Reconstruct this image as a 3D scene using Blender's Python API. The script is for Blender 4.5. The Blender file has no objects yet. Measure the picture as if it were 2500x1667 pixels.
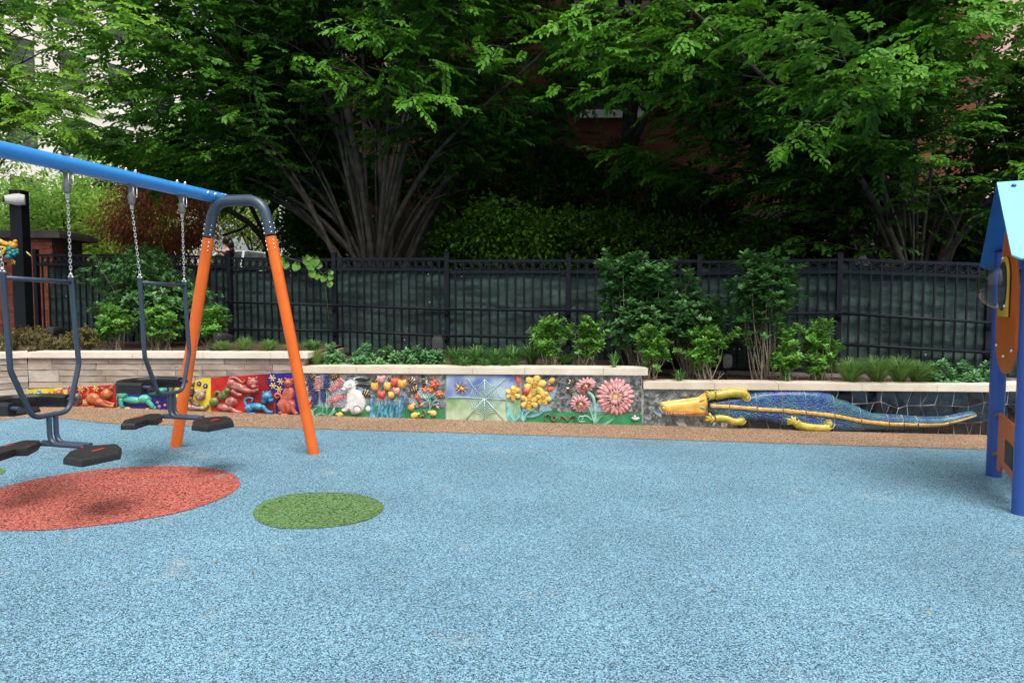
import bpy, bmesh, math, random
import numpy as np
from mathutils import Vector, Matrix
from mathutils.geometry import delaunay_2d_cdt

# ------------------------------------------------------------------ camera, sky, sun, exposure
S = bpy.context.scene
CAM_Z = 1.5
PITCH = math.atan(98.5 / 1666.7)
cam_d = bpy.data.cameras.new('camera'); cam = bpy.data.objects.new('camera', cam_d)
S.collection.objects.link(cam); S.camera = cam
cam_d.sensor_width = 36; cam_d.lens = 24; cam_d.clip_start = 0.05; cam_d.clip_end = 1500
cam.location = (0, 0, CAM_Z); cam.rotation_euler = (math.pi/2 - PITCH, 0, 0)
SUN_EL, SUN_AZ = 64.0, 166.0          # azimuth clockwise from +Y: the bright side of the sky is behind the camera
world = bpy.data.worlds.new('World'); S.world = world; world.use_nodes = True
wn = world.node_tree.nodes; wl = world.node_tree.links
bg = wn['Background']; sky = wn.new('ShaderNodeTexSky'); sky.sky_type = 'NISHITA'; sky.sun_disc = False
sky.sun_elevation = math.radians(SUN_EL); sky.sun_rotation = math.radians(SUN_AZ)
sky.air_density = 1.0; sky.dust_density = 6.0; sky.ozone_density = 1.0
hs = wn.new('ShaderNodeHueSaturation'); hs.inputs['Saturation'].default_value = 0.22
wl.new(sky.outputs[0], hs.inputs['Color']); wl.new(hs.outputs[0], bg.inputs['Color'])
bg.inputs['Strength'].default_value = 0.15
sun_d = bpy.data.lights.new('sun', 'SUN'); sun = bpy.data.objects.new('sun', sun_d); S.collection.objects.link(sun)
sun_d.energy = 1.2; sun_d.angle = math.radians(42); sun_d.color = (1.0, 0.96, 0.9)
_el, _az = math.radians(SUN_EL), math.radians(SUN_AZ)
sdir = Vector((math.sin(_az)*math.cos(_el), math.cos(_az)*math.cos(_el), math.sin(_el)))
sun.rotation_euler = sdir.to_track_quat('Z', 'Y').to_euler()
S.view_settings.view_transform = 'Standard'; S.view_settings.look = 'None'
S.view_settings.exposure = 0.75; S.view_settings.gamma = 1.0; S.view_settings.use_curve_mapping = False
S.cycles.max_bounces = 8; S.cycles.transparent_max_bounces = 12

# ------------------------------------------------------------------ measuring helpers
F = 1666.7
def ray(px, py):
    x = (px-1250)/F; y = (833.5-py)/F
    return Vector((x, math.cos(PITCH)+y*math.sin(PITCH), -math.sin(PITCH)+y*math.cos(PITCH)))
def at(px, py, Y):
    d = ray(px, py); t = Y/d.y
    return Vector((d.x*t, Y, CAM_Z+d.z*t))
def atz(px, py, z):
    d = ray(px, py); t = (z-CAM_Z)/d.z
    return Vector((d.x*t, d.y*t, z))
def gz(x, y=0):
    return -0.0172*x if x > -2 else 0.0344-0.033*(x+2)
def ongr(px, py, dz=0):
    z = 0.0
    for _ in range(6):
        p = atz(px, py, z+dz); z = gz(p.x)
    return Vector((p.x, p.y, z+dz))
# wall line in plan, three straight runs
WALL = [(-6.21, 8.72), (-2.63, 8.62), (1.60, 8.35), (7.2, 7.97)]
def wp(px, py, off=0.0, seg=None):
    """point on the wall face (moved OFF towards the playground) seen at a photo position"""
    d = ray(px, py)
    if seg is None: seg = 0 if px < 737 else (1 if px < 1572 else 2)
    (x0, y0), (x1, y1) = WALL[seg], WALL[seg+1]
    tx, ty = x1-x0, y1-y0; L = math.hypot(tx, ty); nx, ny = ty/L, -tx/L
    t = (nx*x0+ny*y0)/(nx*d.x+ny*d.y)
    return Vector((d.x*t+nx*off, d.y*t+ny*off, CAM_Z+d.z*t))
def wall_y(x):
    for (a, b) in zip(WALL, WALL[1:]):
        if x <= b[0]: break
    return a[1]+(b[1]-a[1])*(x-a[0])/(b[0]-a[0])
def M2(x, y): return (x/2.94, 800+y/2.94)
def M3(x, y): return (500+x/3.618, 870+y/3.618)
def M4(x, y): return (1050+x/4.126, 870+y/4.126)
def M5(x, y): return (1550+x/2.476, 900+y/2.476)
def M7(x, y): return (x/4.2, 900+y/4.2)
def M9(x, y): return (60+x/5.88, 940+y/5.88)

# ------------------------------------------------------------------ object helpers
COL = S.collection
def link(name, data, parent=None):
    o = bpy.data.objects.new(name, data); COL.objects.link(o)
    if parent is not None:
        o.parent = parent
        if parent.type == 'EMPTY': o.matrix_parent_inverse = Matrix.Translation(parent.location).inverted()
    return o
def thing(name, label, cat, loc=(0, 0, 0), group=None):
    o = link(name, None); o.location = loc; o.empty_display_size = .1
    o['label'] = label; o['category'] = cat
    if group: o['group'] = group
    return o
def tag(o, label, cat, group=None):
    o['label'] = label; o['category'] = cat
    if group: o['group'] = group
    return o
def copy_tree(src, loc, label=None, group=None):
    """copies of a thing, its parts and sub-parts; shared mesh data"""
    r = src.copy(); COL.objects.link(r); r.location = loc
    if label: r['label'] = label
    if group: r['group'] = group
    for ch in list(src.children):
        c = ch.copy(); COL.objects.link(c); c.parent = r; c.matrix_parent_inverse = ch.matrix_parent_inverse.copy()
        for g in list(ch.children):
            d = g.copy(); COL.objects.link(d); d.parent = c; d.matrix_parent_inverse = g.matrix_parent_inverse.copy()
    return r

class Geo:
    def __init__(s): s.v = []; s.f = []; s.m = []; s.mi = 0
    def add(s, vs, fs):
        b = len(s.v); s.v += [tuple(x) for x in vs]
        for f in fs: s.f.append(tuple(i+b for i in f)); s.m.append(s.mi)
        return s
    def box(s, a, b, rz=0, piv=None):
        (x0, y0, z0), (x1, y1, z1) = a, b
        vs = [Vector(p) for p in ((x0,y0,z0),(x1,y0,z0),(x1,y1,z0),(x0,y1,z0),(x0,y0,z1),(x1,y0,z1),(x1,y1,z1),(x0,y1,z1))]
        if rz:
            R = Matrix.Rotation(rz, 3, 'Z'); pv = Vector(piv)
            vs = [R@(v-pv)+pv for v in vs]
        return s.add(vs, [(0,3,2,1),(4,5,6,7),(0,1,5,4),(1,2,6,5),(2,3,7,6),(3,0,4,7)])
    def obox(s, c, ex, ey, ez):
        """box centred at c with half-extent vectors"""
        c, ex, ey, ez = map(Vector, (c, ex, ey, ez))
        vs = [c+sx*ex+sy*ey+sz*ez for sz in (-1,1) for sx, sy in ((-1,-1),(1,-1),(1,1),(-1,1))]
        return s.add(vs, [(0,3,2,1),(4,5,6,7),(0,1,5,4),(1,2,6,5),(2,3,7,6),(3,0,4,7)])
    def tube(s, pts, r, n=8, caps=True, flat=1.0):
        pts = [Vector(p) for p in pts]; k = len(pts)
        rs = r if isinstance(r, (list, tuple)) else [r]*k
        tg = []
        for i in range(k):
            a = pts[min(i+1, k-1)]-pts[max(i-1, 0)]
            tg.append(a.normalized() if a.length > 1e-9 else Vector((0,0,1)))
        up = Vector((0,0,1)) if abs(tg[0].z) < .9 else Vector((1,0,0))
        u = tg[0].cross(up).normalized(); vs = []; fs = []
        for i in range(k):
            u = (u-tg[i]*u.dot(tg[i])).normalized(); w = tg[i].cross(u)
            for j in range(n):
                a = 2*math.pi*j/n
                vs.append(pts[i]+(u*math.cos(a)+w*math.sin(a)*flat)*rs[i])
        for i in range(k-1):
            for j in range(n):
                a = i*n+j; b = i*n+(j+1) % n
                fs.append((a, b, b+n, a+n))
        if caps: fs.append(tuple(range(n-1, -1, -1))); fs.append(tuple((k-1)*n+j for j in range(n)))
        return s.add(vs, fs)
    def ball(s, c, r, sx=1, sy=1, sz=1, nu=10, nv=7):
        c = Vector(c); vs = [c+Vector((0,0,-r*sz))]
        for i in range(1, nv):
            ph = -math.pi/2+math.pi*i/nv
            for j in range(nu):
                a = 2*math.pi*j/nu
                vs.append(c+Vector((r*sx*math.cos(ph)*math.cos(a), r*sy*math.cos(ph)*math.sin(a), r*sz*math.sin(ph))))
        vs.append(c+Vector((0,0,r*sz))); fs = []; top = len(vs)-1
        for j in range(nu):
            fs.append((0, 1+(j+1) % nu, 1+j)); b = 1+(nv-2)*nu
            fs.append((b+j, b+(j+1) % nu, top))
        for i in range(nv-2):
            for j in range(nu):
                a = 1+i*nu+j; b = 1+i*nu+(j+1) % nu
                fs.append((a, b, b+nu, a+nu))
        return s.add(vs, fs)
    def prism(s, poly, vec):
        """closed outline (3D points) extruded along vec"""
        poly = [Vector(p) for p in poly]; vec = Vector(vec); n = len(poly)
        vs = poly+[p+vec for p in poly]
        fs = [tuple(range(n-1, -1, -1)), tuple(range(n, 2*n))]+[(i, (i+1) % n, (i+1) % n+n, i+n) for i in range(n)]
        return s.add(vs, fs)
    # ---- relief on the wall, in photo positions
    def blob(s, cx, cy, rx, ry, rot=0, H=.03, off=.012, nu=12, nv=4, seg=None, pw=1.0):
        vs = []; fs = []; ca, sa = math.cos(rot), math.sin(rot)
        for i in range(nv+1):
            f = 1-i/(nv+1); q = i/(nv+1)
            h = off+H*math.sqrt(max(0, 1-f*f))*pw if i else 0.0
            if i == 0: f = 1.0
            for j in range(nu):
                a = 2*math.pi*j/nu
                x = rx*f*math.cos(a); y = ry*f*math.sin(a)
                vs.append(wp(cx+x*ca-y*sa, cy+x*sa+y*ca, h, seg))
        vs.append(wp(cx, cy, off+H, seg)); t = len(vs)-1
        for i in range(nv):
            for j in range(nu):
                a = i*nu+j; b = i*nu+(j+1) % nu; fs.append((a, b, b+nu, a+nu))
        for j in range(nu): fs.append((nv*nu+j, nv*nu+(j+1) % nu, t))
        return s.add(vs, fs)
    def wtube(s, pts, r, off=.015, n=7, seg=None):
        """tube lying on the wall; r in photo pixels"""
        P = [wp(x, y, off, seg) for x, y in pts]
        rs = r if isinstance(r, (list, tuple)) else [r]*len(P)
        return s.tube(P, [q*.0051 for q in rs], n)
    def inflate(s, poly, H=.03, R=8, off=.012, full=None, step=6, seg=None, wob=0, back=0.0):
        full = full or poly
        bd = []
        for i in range(len(poly)):
            a, b = poly[i], poly[(i+1) % len(poly)]
            m = max(1, int(math.hypot(b[0]-a[0], b[1]-a[1])/step))
            for k in range(m): bd.append((a[0]+(b[0]-a[0])*k/m, a[1]+(b[1]-a[1])*k/m))
        P = np.array(poly, float); FL = np.array(full, float)
        def inside(q, P=P):
            c = False; n = len(P); j = n-1
            for i in range(n):
                if (P[i][1] > q[1]) != (P[j][1] > q[1]) and q[0] < (P[j][0]-P[i][0])*(q[1]-P[i][1])/(P[j][1]-P[i][1])+P[i][0]: c = not c
                j = i
            return c
        A = FL; B = np.roll(FL, -1, 0); AB = B-A; L2 = (AB**2).sum(1)+1e-9
        def dist(q):
            t = np.clip(((q-A)*AB).sum(1)/L2, 0, 1); return float(np.sqrt((((A+AB*t[:, None])-q)**2).sum(1)).min())
        PB = P; A2 = P; B2 = np.roll(P, -1, 0)-P; L3 = (B2**2).sum(1)+1e-9
        def dist2(q):
            t = np.clip(((q-A2)*B2).sum(1)/L3, 0, 1); return float(np.sqrt((((A2+B2*t[:, None])-q)**2).sum(1)).min())
        x0, y0 = P.min(0); x1, y1 = P.max(0); inn = []
        y = y0+step*.5; row = 0
        while y < y1:
            x = x0+step*(.5 if row % 2 else .1)
            while x < x1:
                if inside((x, y)) and dist2(np.array((x, y))) > step*.4: inn.append((x, y))
                x += step
            y += step*.87; row += 1
        allp = bd+inn
        r = delaunay_2d_cdt([Vector(p) for p in allp], [], [list(range(len(bd)))], 1, 1e-4)
        vs2, es, fs = r[0], r[1], r[2]; vs = []
        for i, q in enumerate(vs2):
            d = dist(np.array((q.x, q.y))); t = min(d/R, 1)
            h = off+H*math.sqrt(max(0, 1-(1-t)**2))
            if wob: h += wob*math.sin(q.x*.9+q.y*.4)*math.sin(q.y*.8-q.x*.3)*t
            vs.append(wp(q.x, q.y, h, seg))
        cnt = {}
        for f in fs:
            for i in range(len(f)):
                e = (f[i], f[(i+1) % len(f)]); cnt[tuple(sorted(e))] = cnt.get(tuple(sorted(e)), 0)+1
        base = len(vs); mp = {}; extra = []
        ff = [tuple(f) for f in fs]
        for f in fs:
            for i in range(len(f)):
                a, b = f[i], f[(i+1) % len(f)]
                if cnt[tuple(sorted((a, b)))] == 1:
                    for q in (a, b):
                        if q not in mp: mp[q] = base+len(extra); extra.append(wp(vs2[q].x, vs2[q].y, back, seg))
                    ff.append((b, a, mp[a], mp[b]))
        return s.add(vs+extra, ff)
    def build(s, name, mats, parent=None, smooth=False, bevel=0, auto=None):
        me = bpy.data.meshes.new(name); me.from_pydata(s.v, [], s.f)
        mats = mats if isinstance(mats, (list, tuple)) else [mats]
        for m in mats: me.materials.append(m)
        if len(mats) > 1: me.polygons.foreach_set('material_index', s.m)
        if smooth: me.polygons.foreach_set('use_smooth', [True]*len(me.polygons))
        me.update()
        if smooth and auto:
            me.set_sharp_from_angle(angle=math.radians(auto))
        o = link(name, me, parent)
        if bevel:
            b = o.modifiers.new('bevel', 'BEVEL'); b.width = bevel; b.segments = 2; b.limit_method = 'ANGLE'; b.angle_limit = math.radians(40)
        return o

_UB = {}
def ubox(name, c, size, mat, parent=None, rz=0, rot=None):
    """a box piece sharing one mesh per material, slightly bevelled edges"""
    k = mat.name
    if k not in _UB:
        bm = bmesh.new(); bmesh.ops.create_cube(bm, size=1)
        me = bpy.data.meshes.new('piece_'+k); bm.to_mesh(me); bm.free(); me.materials.append(mat); _UB[k] = me
    o = link(name, _UB[k], parent); o.location = c; o.scale = size
    o.rotation_euler = rot if rot else (0, 0, rz)
    return o
def fillet(pts, rad, n=6):
    pts = [Vector(p) for p in pts]; out = [pts[0]]
    for i in range(1, len(pts)-1):
        p = pts[i]; a = (pts[i-1]-p); b = (pts[i+1]-p)
        r = rad[i-1] if isinstance(rad, (list, tuple)) else rad
        th = a.angle(b); cut = min(r/math.tan(th/2), a.length*.48, b.length*.48)
        p0 = p+a.normalized()*cut; p1 = p+b.normalized()*cut
        for k in range(n+1):
            t = k/n; out.append(p0*(1-t)**2+p*2*t*(1-t)+p1*t*t)
    out.append(pts[-1]); return out

# ------------------------------------------------------------------ materials
_M = {}
def mat(name, c1, c2=None, scale=8, rough=.6, metal=0, spec=.4, bump=0, bscale=40, coat=0, detail=4, voro=False, lo=.35, hi=.65, dist=.01):
    if name in _M: return _M[name]
    m = bpy.data.materials.new(name); m.use_nodes = True; nt = m.node_tree; N = nt.nodes; L = nt.links
    p = N['Principled BSDF']; p.inputs['Roughness'].default_value = rough; p.inputs['Metallic'].default_value = metal
    p.inputs['Specular IOR Level'].default_value = spec; p.inputs['Coat Weight'].default_value = coat
    p.inputs['Base Color'].default_value = (*c1, 1)
    geo = N.new('ShaderNodeNewGeometry')
    if c2 is not None:
        tx = N.new('ShaderNodeTexNoise'); tx.inputs['Scale'].default_value = scale; tx.inputs['Detail'].default_value = detail
        L.new(geo.outputs['Position'], tx.inputs['Vector'])
        mr = N.new('ShaderNodeMapRange'); mr.inputs['From Min'].default_value = lo; mr.inputs['From Max'].default_value = hi
        L.new(tx.outputs['Fac'], mr.inputs['Value'])
        mx = N.new('ShaderNodeMix'); mx.data_type = 'RGBA'
        mx.inputs['A'].default_value = (*c1, 1); mx.inputs['B'].default_value = (*c2, 1)
        L.new(mr.outputs[0], mx.inputs['Factor']); L.new(mx.outputs['Result'], p.inputs['Base Color'])
    if bump:
        if voro: t2 = N.new('ShaderNodeTexVoronoi')
        else: t2 = N.new('ShaderNodeTexNoise'); t2.inputs['Detail'].default_value = 5
        t2.inputs['Scale'].default_value = bscale; L.new(geo.outputs['Position'], t2.inputs['Vector'])
        bp = N.new('ShaderNodeBump'); bp.inputs['Strength'].default_value = bump; bp.inputs['Distance'].default_value = dist
        L.new(t2.outputs[0], bp.inputs['Height']); L.new(bp.outputs[0], p.inputs['Normal'])
    _M[name] = m; return m
def leaf_mat(name, dark, light, rough=.45, trans=.3, spec=.4):
    m = bpy.data.materials.new(name); m.use_nodes = True; nt = m.node_tree; N = nt.nodes; L = nt.links
    p = N['Principled BSDF']; p.inputs['Roughness'].default_value = rough; p.inputs['Specular IOR Level'].default_value = spec
    at_ = N.new('ShaderNodeAttribute'); at_.attribute_name = 'tint'
    mx = N.new('ShaderNodeMix'); mx.data_type = 'RGBA'
    mx.inputs['A'].default_value = (*dark, 1); mx.inputs['B'].default_value = (*light, 1)
    L.new(at_.outputs['Fac'], mx.inputs['Factor']); L.new(mx.outputs['Result'], p.inputs['Base Color'])
    tr = N.new('ShaderNodeBsdfTranslucent'); g = N.new('ShaderNodeGamma'); g.inputs['Gamma'].default_value = .85
    L.new(mx.outputs['Result'], g.inputs['Color']); L.new(g.outputs[0], tr.inputs['Color'])
    ms = N.new('ShaderNodeMixShader'); ms.inputs['Fac'].default_value = trans
    L.new(p.outputs[0], ms.inputs[1]); L.new(tr.outputs[0], ms.inputs[2])
    L.new(ms.outputs[0], N['Material Output'].inputs['Surface'])
    return m
def granule_mat(name, cols, dark, dark_share=.3, cell=110, tone=.12):
    """poured rubber granules: random-coloured cells with dark ones between, slightly rough"""
    m = bpy.data.materials.new(name); m.use_nodes = True; nt = m.node_tree; N = nt.nodes; L = nt.links
    p = N['Principled BSDF']; p.inputs['Roughness'].default_value = .75; p.inputs['Specular IOR Level'].default_value = .25
    geo = N.new('ShaderNodeNewGeometry')
    dn = N.new('ShaderNodeTexNoise'); dn.inputs['Scale'].default_value = cell*.8; dn.inputs['Detail'].default_value = 1
    L.new(geo.outputs['Position'], dn.inputs['Vector'])
    sc = N.new('ShaderNodeVectorMath'); sc.operation = 'SCALE'; sc.inputs['Scale'].default_value = .010
    L.new(dn.outputs['Color'], sc.inputs[0]); ad = N.new('ShaderNodeVectorMath'); ad.operation = 'ADD'
    L.new(geo.outputs['Position'], ad.inputs[0]); L.new(sc.outputs[0], ad.inputs[1])
    v = N.new('ShaderNodeTexVoronoi'); v.inputs['Scale'].default_value = cell; L.new(ad.outputs[0], v.inputs['Vector'])
    sp = N.new('ShaderNodeSeparateColor'); L.new(v.outputs['Color'], sp.inputs[0])
    cr = N.new('ShaderNodeValToRGB'); cr.color_ramp.interpolation = 'LINEAR'; e = cr.color_ramp.elements
    e[0].position = 0; e[0].color = (*dark, 1); e[1].position = dark_share; e[1].color = (*dark, 1)
    for i, c in enumerate(cols):
        q = e.new(min(.99, dark_share+.06+(1-dark_share-.08)*i/max(1, len(cols)-1))); q.color = (*c, 1)
    L.new(sp.outputs[0], cr.inputs[0])
    big = N.new('ShaderNodeTexNoise'); big.inputs['Scale'].default_value = .9; big.inputs['Detail'].default_value = 5; big.inputs['Roughness'].default_value = .6
    L.new(geo.outputs['Position'], big.inputs['Vector'])
    mr = N.new('ShaderNodeMapRange'); mr.inputs['From Min'].default_value = .3; mr.inputs['From Max'].default_value = .7
    mr.inputs['To Min'].default_value = 1-tone; mr.inputs['To Max'].default_value = 1+tone; L.new(big.outputs['Fac'], mr.inputs['Value'])
    sf = N.new('ShaderNodeTexNoise'); sf.inputs['Scale'].default_value = 2.3; sf.inputs['Detail'].default_value = 7; sf.inputs['Roughness'].default_value = .7; L.new(geo.outputs['Position'], sf.inputs['Vector'])
    sm = N.new('ShaderNodeMapRange'); sm.inputs['From Min'].default_value = .60; sm.inputs['From Max'].default_value = .74; sm.inputs['To Max'].default_value = .42; L.new(sf.outputs['Fac'], sm.inputs['Value'])
    sx = N.new('ShaderNodeMix'); sx.data_type = 'RGBA'; sx.inputs['B'].default_value = (.40,.40,.34,1); L.new(sm.outputs[0], sx.inputs['Factor']); L.new(cr.outputs[0], sx.inputs['A'])
    mm = N.new('ShaderNodeVectorMath'); mm.operation = 'SCALE'; L.new(sx.outputs['Result'], mm.inputs[0]); L.new(mr.outputs[0], mm.inputs['Scale'])
    L.new(mm.outputs[0], p.inputs['Base Color'])
    bp = N.new('ShaderNodeBump'); bp.inputs['Strength'].default_value = .7; bp.inputs['Distance'].default_value = .004
    L.new(v.outputs['Distance'], bp.inputs['Height']); bp.invert = True; L.new(bp.outputs[0], p.inputs['Normal'])
    return m

# ------------------------------------------------------------------ leaf clouds
rng = np.random.default_rng(7); random.seed(7)
def unit(a): return a/np.maximum(np.linalg.norm(a, axis=-1, keepdims=True), 1e-9)
def leaf_mesh(name, C, D, Nn, Ln, W, tint, mt, parent, fold=.22, droop=.12, shape=(.32, .68), stuff=True):
    n = len(C); D = unit(D); Nn = unit(Nn-D*(Nn*D).sum(1, keepdims=True)); Sd = np.cross(Nn, D)
    Ln = np.broadcast_to(np.asarray(Ln, float), (n,))[:, None]; W = np.broadcast_to(np.asarray(W, float), (n,))[:, None]
    a, b = shape; V = np.empty((n, 6, 3), np.float32)
    V[:, 0] = C
    V[:, 1] = C+D*Ln*a-Sd*W*.5+Nn*W*fold
    V[:, 2] = C+D*Ln*b-Sd*W*.42+Nn*W*fold-Nn*Ln*droop*.4
    V[:, 3] = C+D*Ln-Nn*Ln*droop
    V[:, 4] = C+D*Ln*b+Sd*W*.42+Nn*W*fold-Nn*Ln*droop*.4
    V[:, 5] = C+D*Ln*a+Sd*W*.5+Nn*W*fold
    q = np.arange(n)[:, None]*6
    Fc = np.concatenate([q+np.array([0, 1, 2, 3]), q+np.array([0, 3, 4, 5])], 1).astype(np.int32).reshape(-1)
    me = bpy.data.meshes.new(name); me.vertices.add(n*6); me.vertices.foreach_set('co', V.reshape(-1))
    me.loops.add(n*8); me.loops.foreach_set('vertex_index', Fc)
    me.polygons.add(n*2); me.polygons.foreach_set('loop_start', np.arange(0, n*8, 4, dtype=np.int32))
    me.update(calc_edges=True)
    a_ = me.attributes.new('tint', 'FLOAT', 'FACE'); a_.data.foreach_set('value', np.repeat(np.asarray(tint, np.float32), 2))
    me.materials.append(mt); o = link(name, me, parent)
    if stuff: o['kind'] = 'stuff'
    return o
def sprays(P, D, N, nl=15, length=.42, leaf=.075, wid=.038, variants=8):
    """flat twigs of alternate leaves at P along D with face normal N -> leaf arrays"""
    n = len(P); D = unit(D); N = unit(N-D*(N*D).sum(1, keepdims=True)); Sd = np.cross(N, D)
    T = []
    for k in range(variants):
        i = np.arange(nl); s = (i+1)/nl; side = np.where(i % 2, 1, -1)*1.0; side[-1] = 0
        ang = np.radians(52-18*s+rng.normal(0, 9, nl))*side
        c = np.stack([s*length, side*.004+np.sin(s*3+k)*.02, -s**2*length*.16+rng.normal(0, .006, nl)], 1)
        d = np.stack([np.cos(ang), np.sin(ang), -.12-.15*s+rng.normal(0, .14, nl)], 1)
        nn = np.stack([rng.normal(0, .18, nl), rng.normal(0, .25, nl), np.ones(nl)], 1)
        T.append((c, d, nn, leaf*(.75+.45*np.sin(s*2.6))*rng.uniform(.85, 1.15, nl)))
    which = rng.integers(0, variants, n); B = np.stack([D, Sd, N], 1)
    Tc = np.stack([t[0] for t in T])[which]; Td = np.stack([t[1] for t in T])[which]; Tn = np.stack([t[2] for t in T])[which]; Tl = np.stack([t[3] for t in T])[which]
    sc = rng.uniform(.7, 1.25, n)[:, None, None]
    C = P[:, None]+np.einsum('nki,nij->nkj', Tc*sc, B); Dd = np.einsum('nki,nij->nkj', Td, B); Nd = np.einsum('nki,nij->nkj', Tn, B)
    Ln = Tl.reshape(-1)
    return C.reshape(-1, 3), Dd.reshape(-1, 3), Nd.reshape(-1, 3), Ln, Ln*wid/leaf
def cat_(parts): return [np.concatenate(x) for x in zip(*parts)]
# ------------------------------------------------------------------ ground
m_blue = granule_mat('blue_rubber', [(.07,.17,.24), (.135,.275,.37), (.205,.375,.48), (.29,.475,.59)], (.030,.058,.08), .27, cell=190, tone=.15)
m_tan = granule_mat('tan_rubber', [(.20,.12,.075), (.34,.22,.14), (.46,.32,.21), (.28,.16,.10)], (.05,.032,.022), .25)
m_red = granule_mat('red_rubber', [(.27,.060,.045), (.36,.085,.065), (.44,.12,.09), (.52,.17,.13)], (.07,.022,.022), .24, tone=.10)
m_green = granule_mat('green_rubber', [(.05,.12,.035), (.085,.18,.055), (.12,.23,.08), (.17,.27,.11)], (.02,.04,.018), .25, tone=.10)
m_soil = mat('mulch_soil', (.05,.028,.018), (.11,.06,.04), 30, .95, bump=1, bscale=60, dist=.02)
m_earth = mat('brown_earth', (.06,.05,.035), (.10,.085,.06), 2, .95, bump=.6, bscale=20)  # plain brown soil colour, mottled by noise
m_asph = mat('asphalt', (.09,.09,.09), (.13,.13,.125), 3, .9, bump=.3, bscale=120)

def sheet(name, xs, ys, zf, mt, kind='structure'):
    g = Geo(); n = len(ys)
    for x in xs:
        for y in ys: g.v.append((x, y, zf(x, y)))
    for i in range(len(xs)-1):
        for j in range(n-1):
            a = i*n+j; g.f.append((a, a+n, a+n+1, a+1)); g.m.append(0)
    o = g.build(name, mt); o['kind'] = kind; return o
surf = sheet('playground_surface', list(np.linspace(-16, -2, 8))+list(np.linspace(0, 16, 8)), [-14, -4, 2, 6, 8.2, 9.0], lambda x, y: gz(x), m_blue)

def flush(name, outline, dz, mt):
    """a flush colour patch in the rubber, following the ground's fall"""
    r = delaunay_2d_cdt([Vector((p[0], p[1])) for p in outline], [], [list(range(len(outline)))], 1, 1e-5)
    g = Geo(); g.add([(v.x, v.y, gz(v.x)+dz) for v in r[0]], [tuple(f) for f in r[2]])
    o = g.build(name, mt); o['kind'] = 'structure'; return o
def smooth_loop(pts, n=8, closed=True):
    out = []; k = len(pts)
    for i in range(k if closed else k-1):
        p0, p1, p2, p3 = (pts[(i-1) % k] if closed or i else pts[0]), pts[i], pts[(i+1) % k], (pts[(i+2) % k] if closed or i+2 < k else pts[-1])
        for j in range(n):
            t = j/n
            out.append(tuple(.5*((2*p1[a])+(-p0[a]+p2[a])*t+(2*p0[a]-5*p1[a]+4*p2[a]-p3[a])*t*t+(-p0[a]+3*p1[a]-3*p2[a]+p3[a])*t**3) for a in range(2)))
    if not closed: out.append(tuple(pts[-1]))
    return out
edge_px = [(-260,1075), (-120,1045), (0,1026), (78,1019), (163,1023), (292,1035), (510,1041), (738,1047), (771,1047), (1150,1058), (1550,1071), (1960,1084), (2410,1098), (2700,1108)]
edge = [tuple(ongr(x, y))[:2] for x, y in edge_px]
back = [(7.2, 8.2), (1.6, 8.5), (-2.6, 8.8), (-6.2, 9.0), (-8.5, 7.5)]
flush('border_strip', smooth_loop(edge, 5, False)+back, .004, m_tan)
red_px = [(-75,1225), (0,1192), (120,1164), (260,1145), (400,1138), (500,1142), (560,1154), (585,1175), (575,1198), (520,1225), (430,1253), (300,1275), (150,1292), (20,1296), (-110,1290), (-150,1262)]
flush('red_oval_patch', smooth_loop([tuple(ongr(x, y))[:2] for x, y in red_px]), .004, m_red)
grn_px = [(617,1254), (640,1228), (690,1211), (755,1203), (830,1203), (895,1212), (933,1230), (933,1248), (905,1266), (850,1281), (770,1290), (690,1290), (640,1278)]
flush('green_oval_patch', smooth_loop([tuple(ongr(x, y))[:2] for x, y in grn_px]), .004, m_green)
flush('small_green_patch', smooth_loop([tuple(ongr(x, y))[:2] for x, y in [(12,1152), (8,1145), (-40,1139), (-140,1142), (-160,1156), (-70,1165), (-10,1162)]]), .004, m_green)

# land beyond the walls: rises towards the street on the left
def lz(x, y):
    if y < 8.9: return -.6
    a = .66 if x < -3 else (.45 if x < 1 else .30); b = max(.55, min(1.15, .85-.07*x))
    t = max(0, min(1, (y-(10.4-.2*x))/1.5))
    return (a*(1-t)+b*t)+max(0, min(.35, (y-14)*.03))
xs = [-400, -120, -60, -30, -20, -14, -10, -8, -6, -4.5, -3, -2, -1, 0, 1, 2, 3, 4.5, 6, 8, 10, 14, 20, 40, 120, 400]
ys = [-400, -60, -14, 8.88, 8.92, 9.6, 10.4, 11.5, 12.5, 14, 16, 20, 26, 40, 80, 200, 600]
sheet('ground', xs, ys, lz, m_earth)
street = Geo(); street.add([(-30, 19.5, 1.62), (-5, 19.5, 1.55), (-5, 30, 1.62), (-30, 30, 1.62)], [(0,1,2,3)])
street.build('street', m_asph)['kind'] = 'structure'

# planting soil, three levels
def soil(name, pts, z0, seed):
    random.seed(seed); (xa, xb), (ya, yb) = pts; nx, ny = max(4, int((xb-xa)/.12)), 14
    g = Geo()
    for i in range(nx+1):
        for j in range(ny+1):
            x = xa+(xb-xa)*i/nx; y0 = wall_y(x)+.12; y = y0+(yb(x)-y0)*j/ny
            g.v.append((x, y, z0+random.uniform(-.012, .02)+.05*j/ny))
    for i in range(nx):
        for j in range(ny):
            a = i*(ny+1)+j; g.f.append((a, a+ny+1, a+ny+2, a+1)); g.m.append(0)
    o = g.build(name, m_soil, smooth=True); o['kind'] = 'structure'
FP = [(-11.90, 12.55), (-10.05, 12.2), (-8.22, 11.85), (-6.40, 11.48), (-4.57, 11.1), (-2.77, 10.7), (-.976, 10.3), (.82, 9.93), (2.62, 9.58), (4.42, 9.25), (6.22, 8.92), (8.04, 8.7)]
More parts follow.
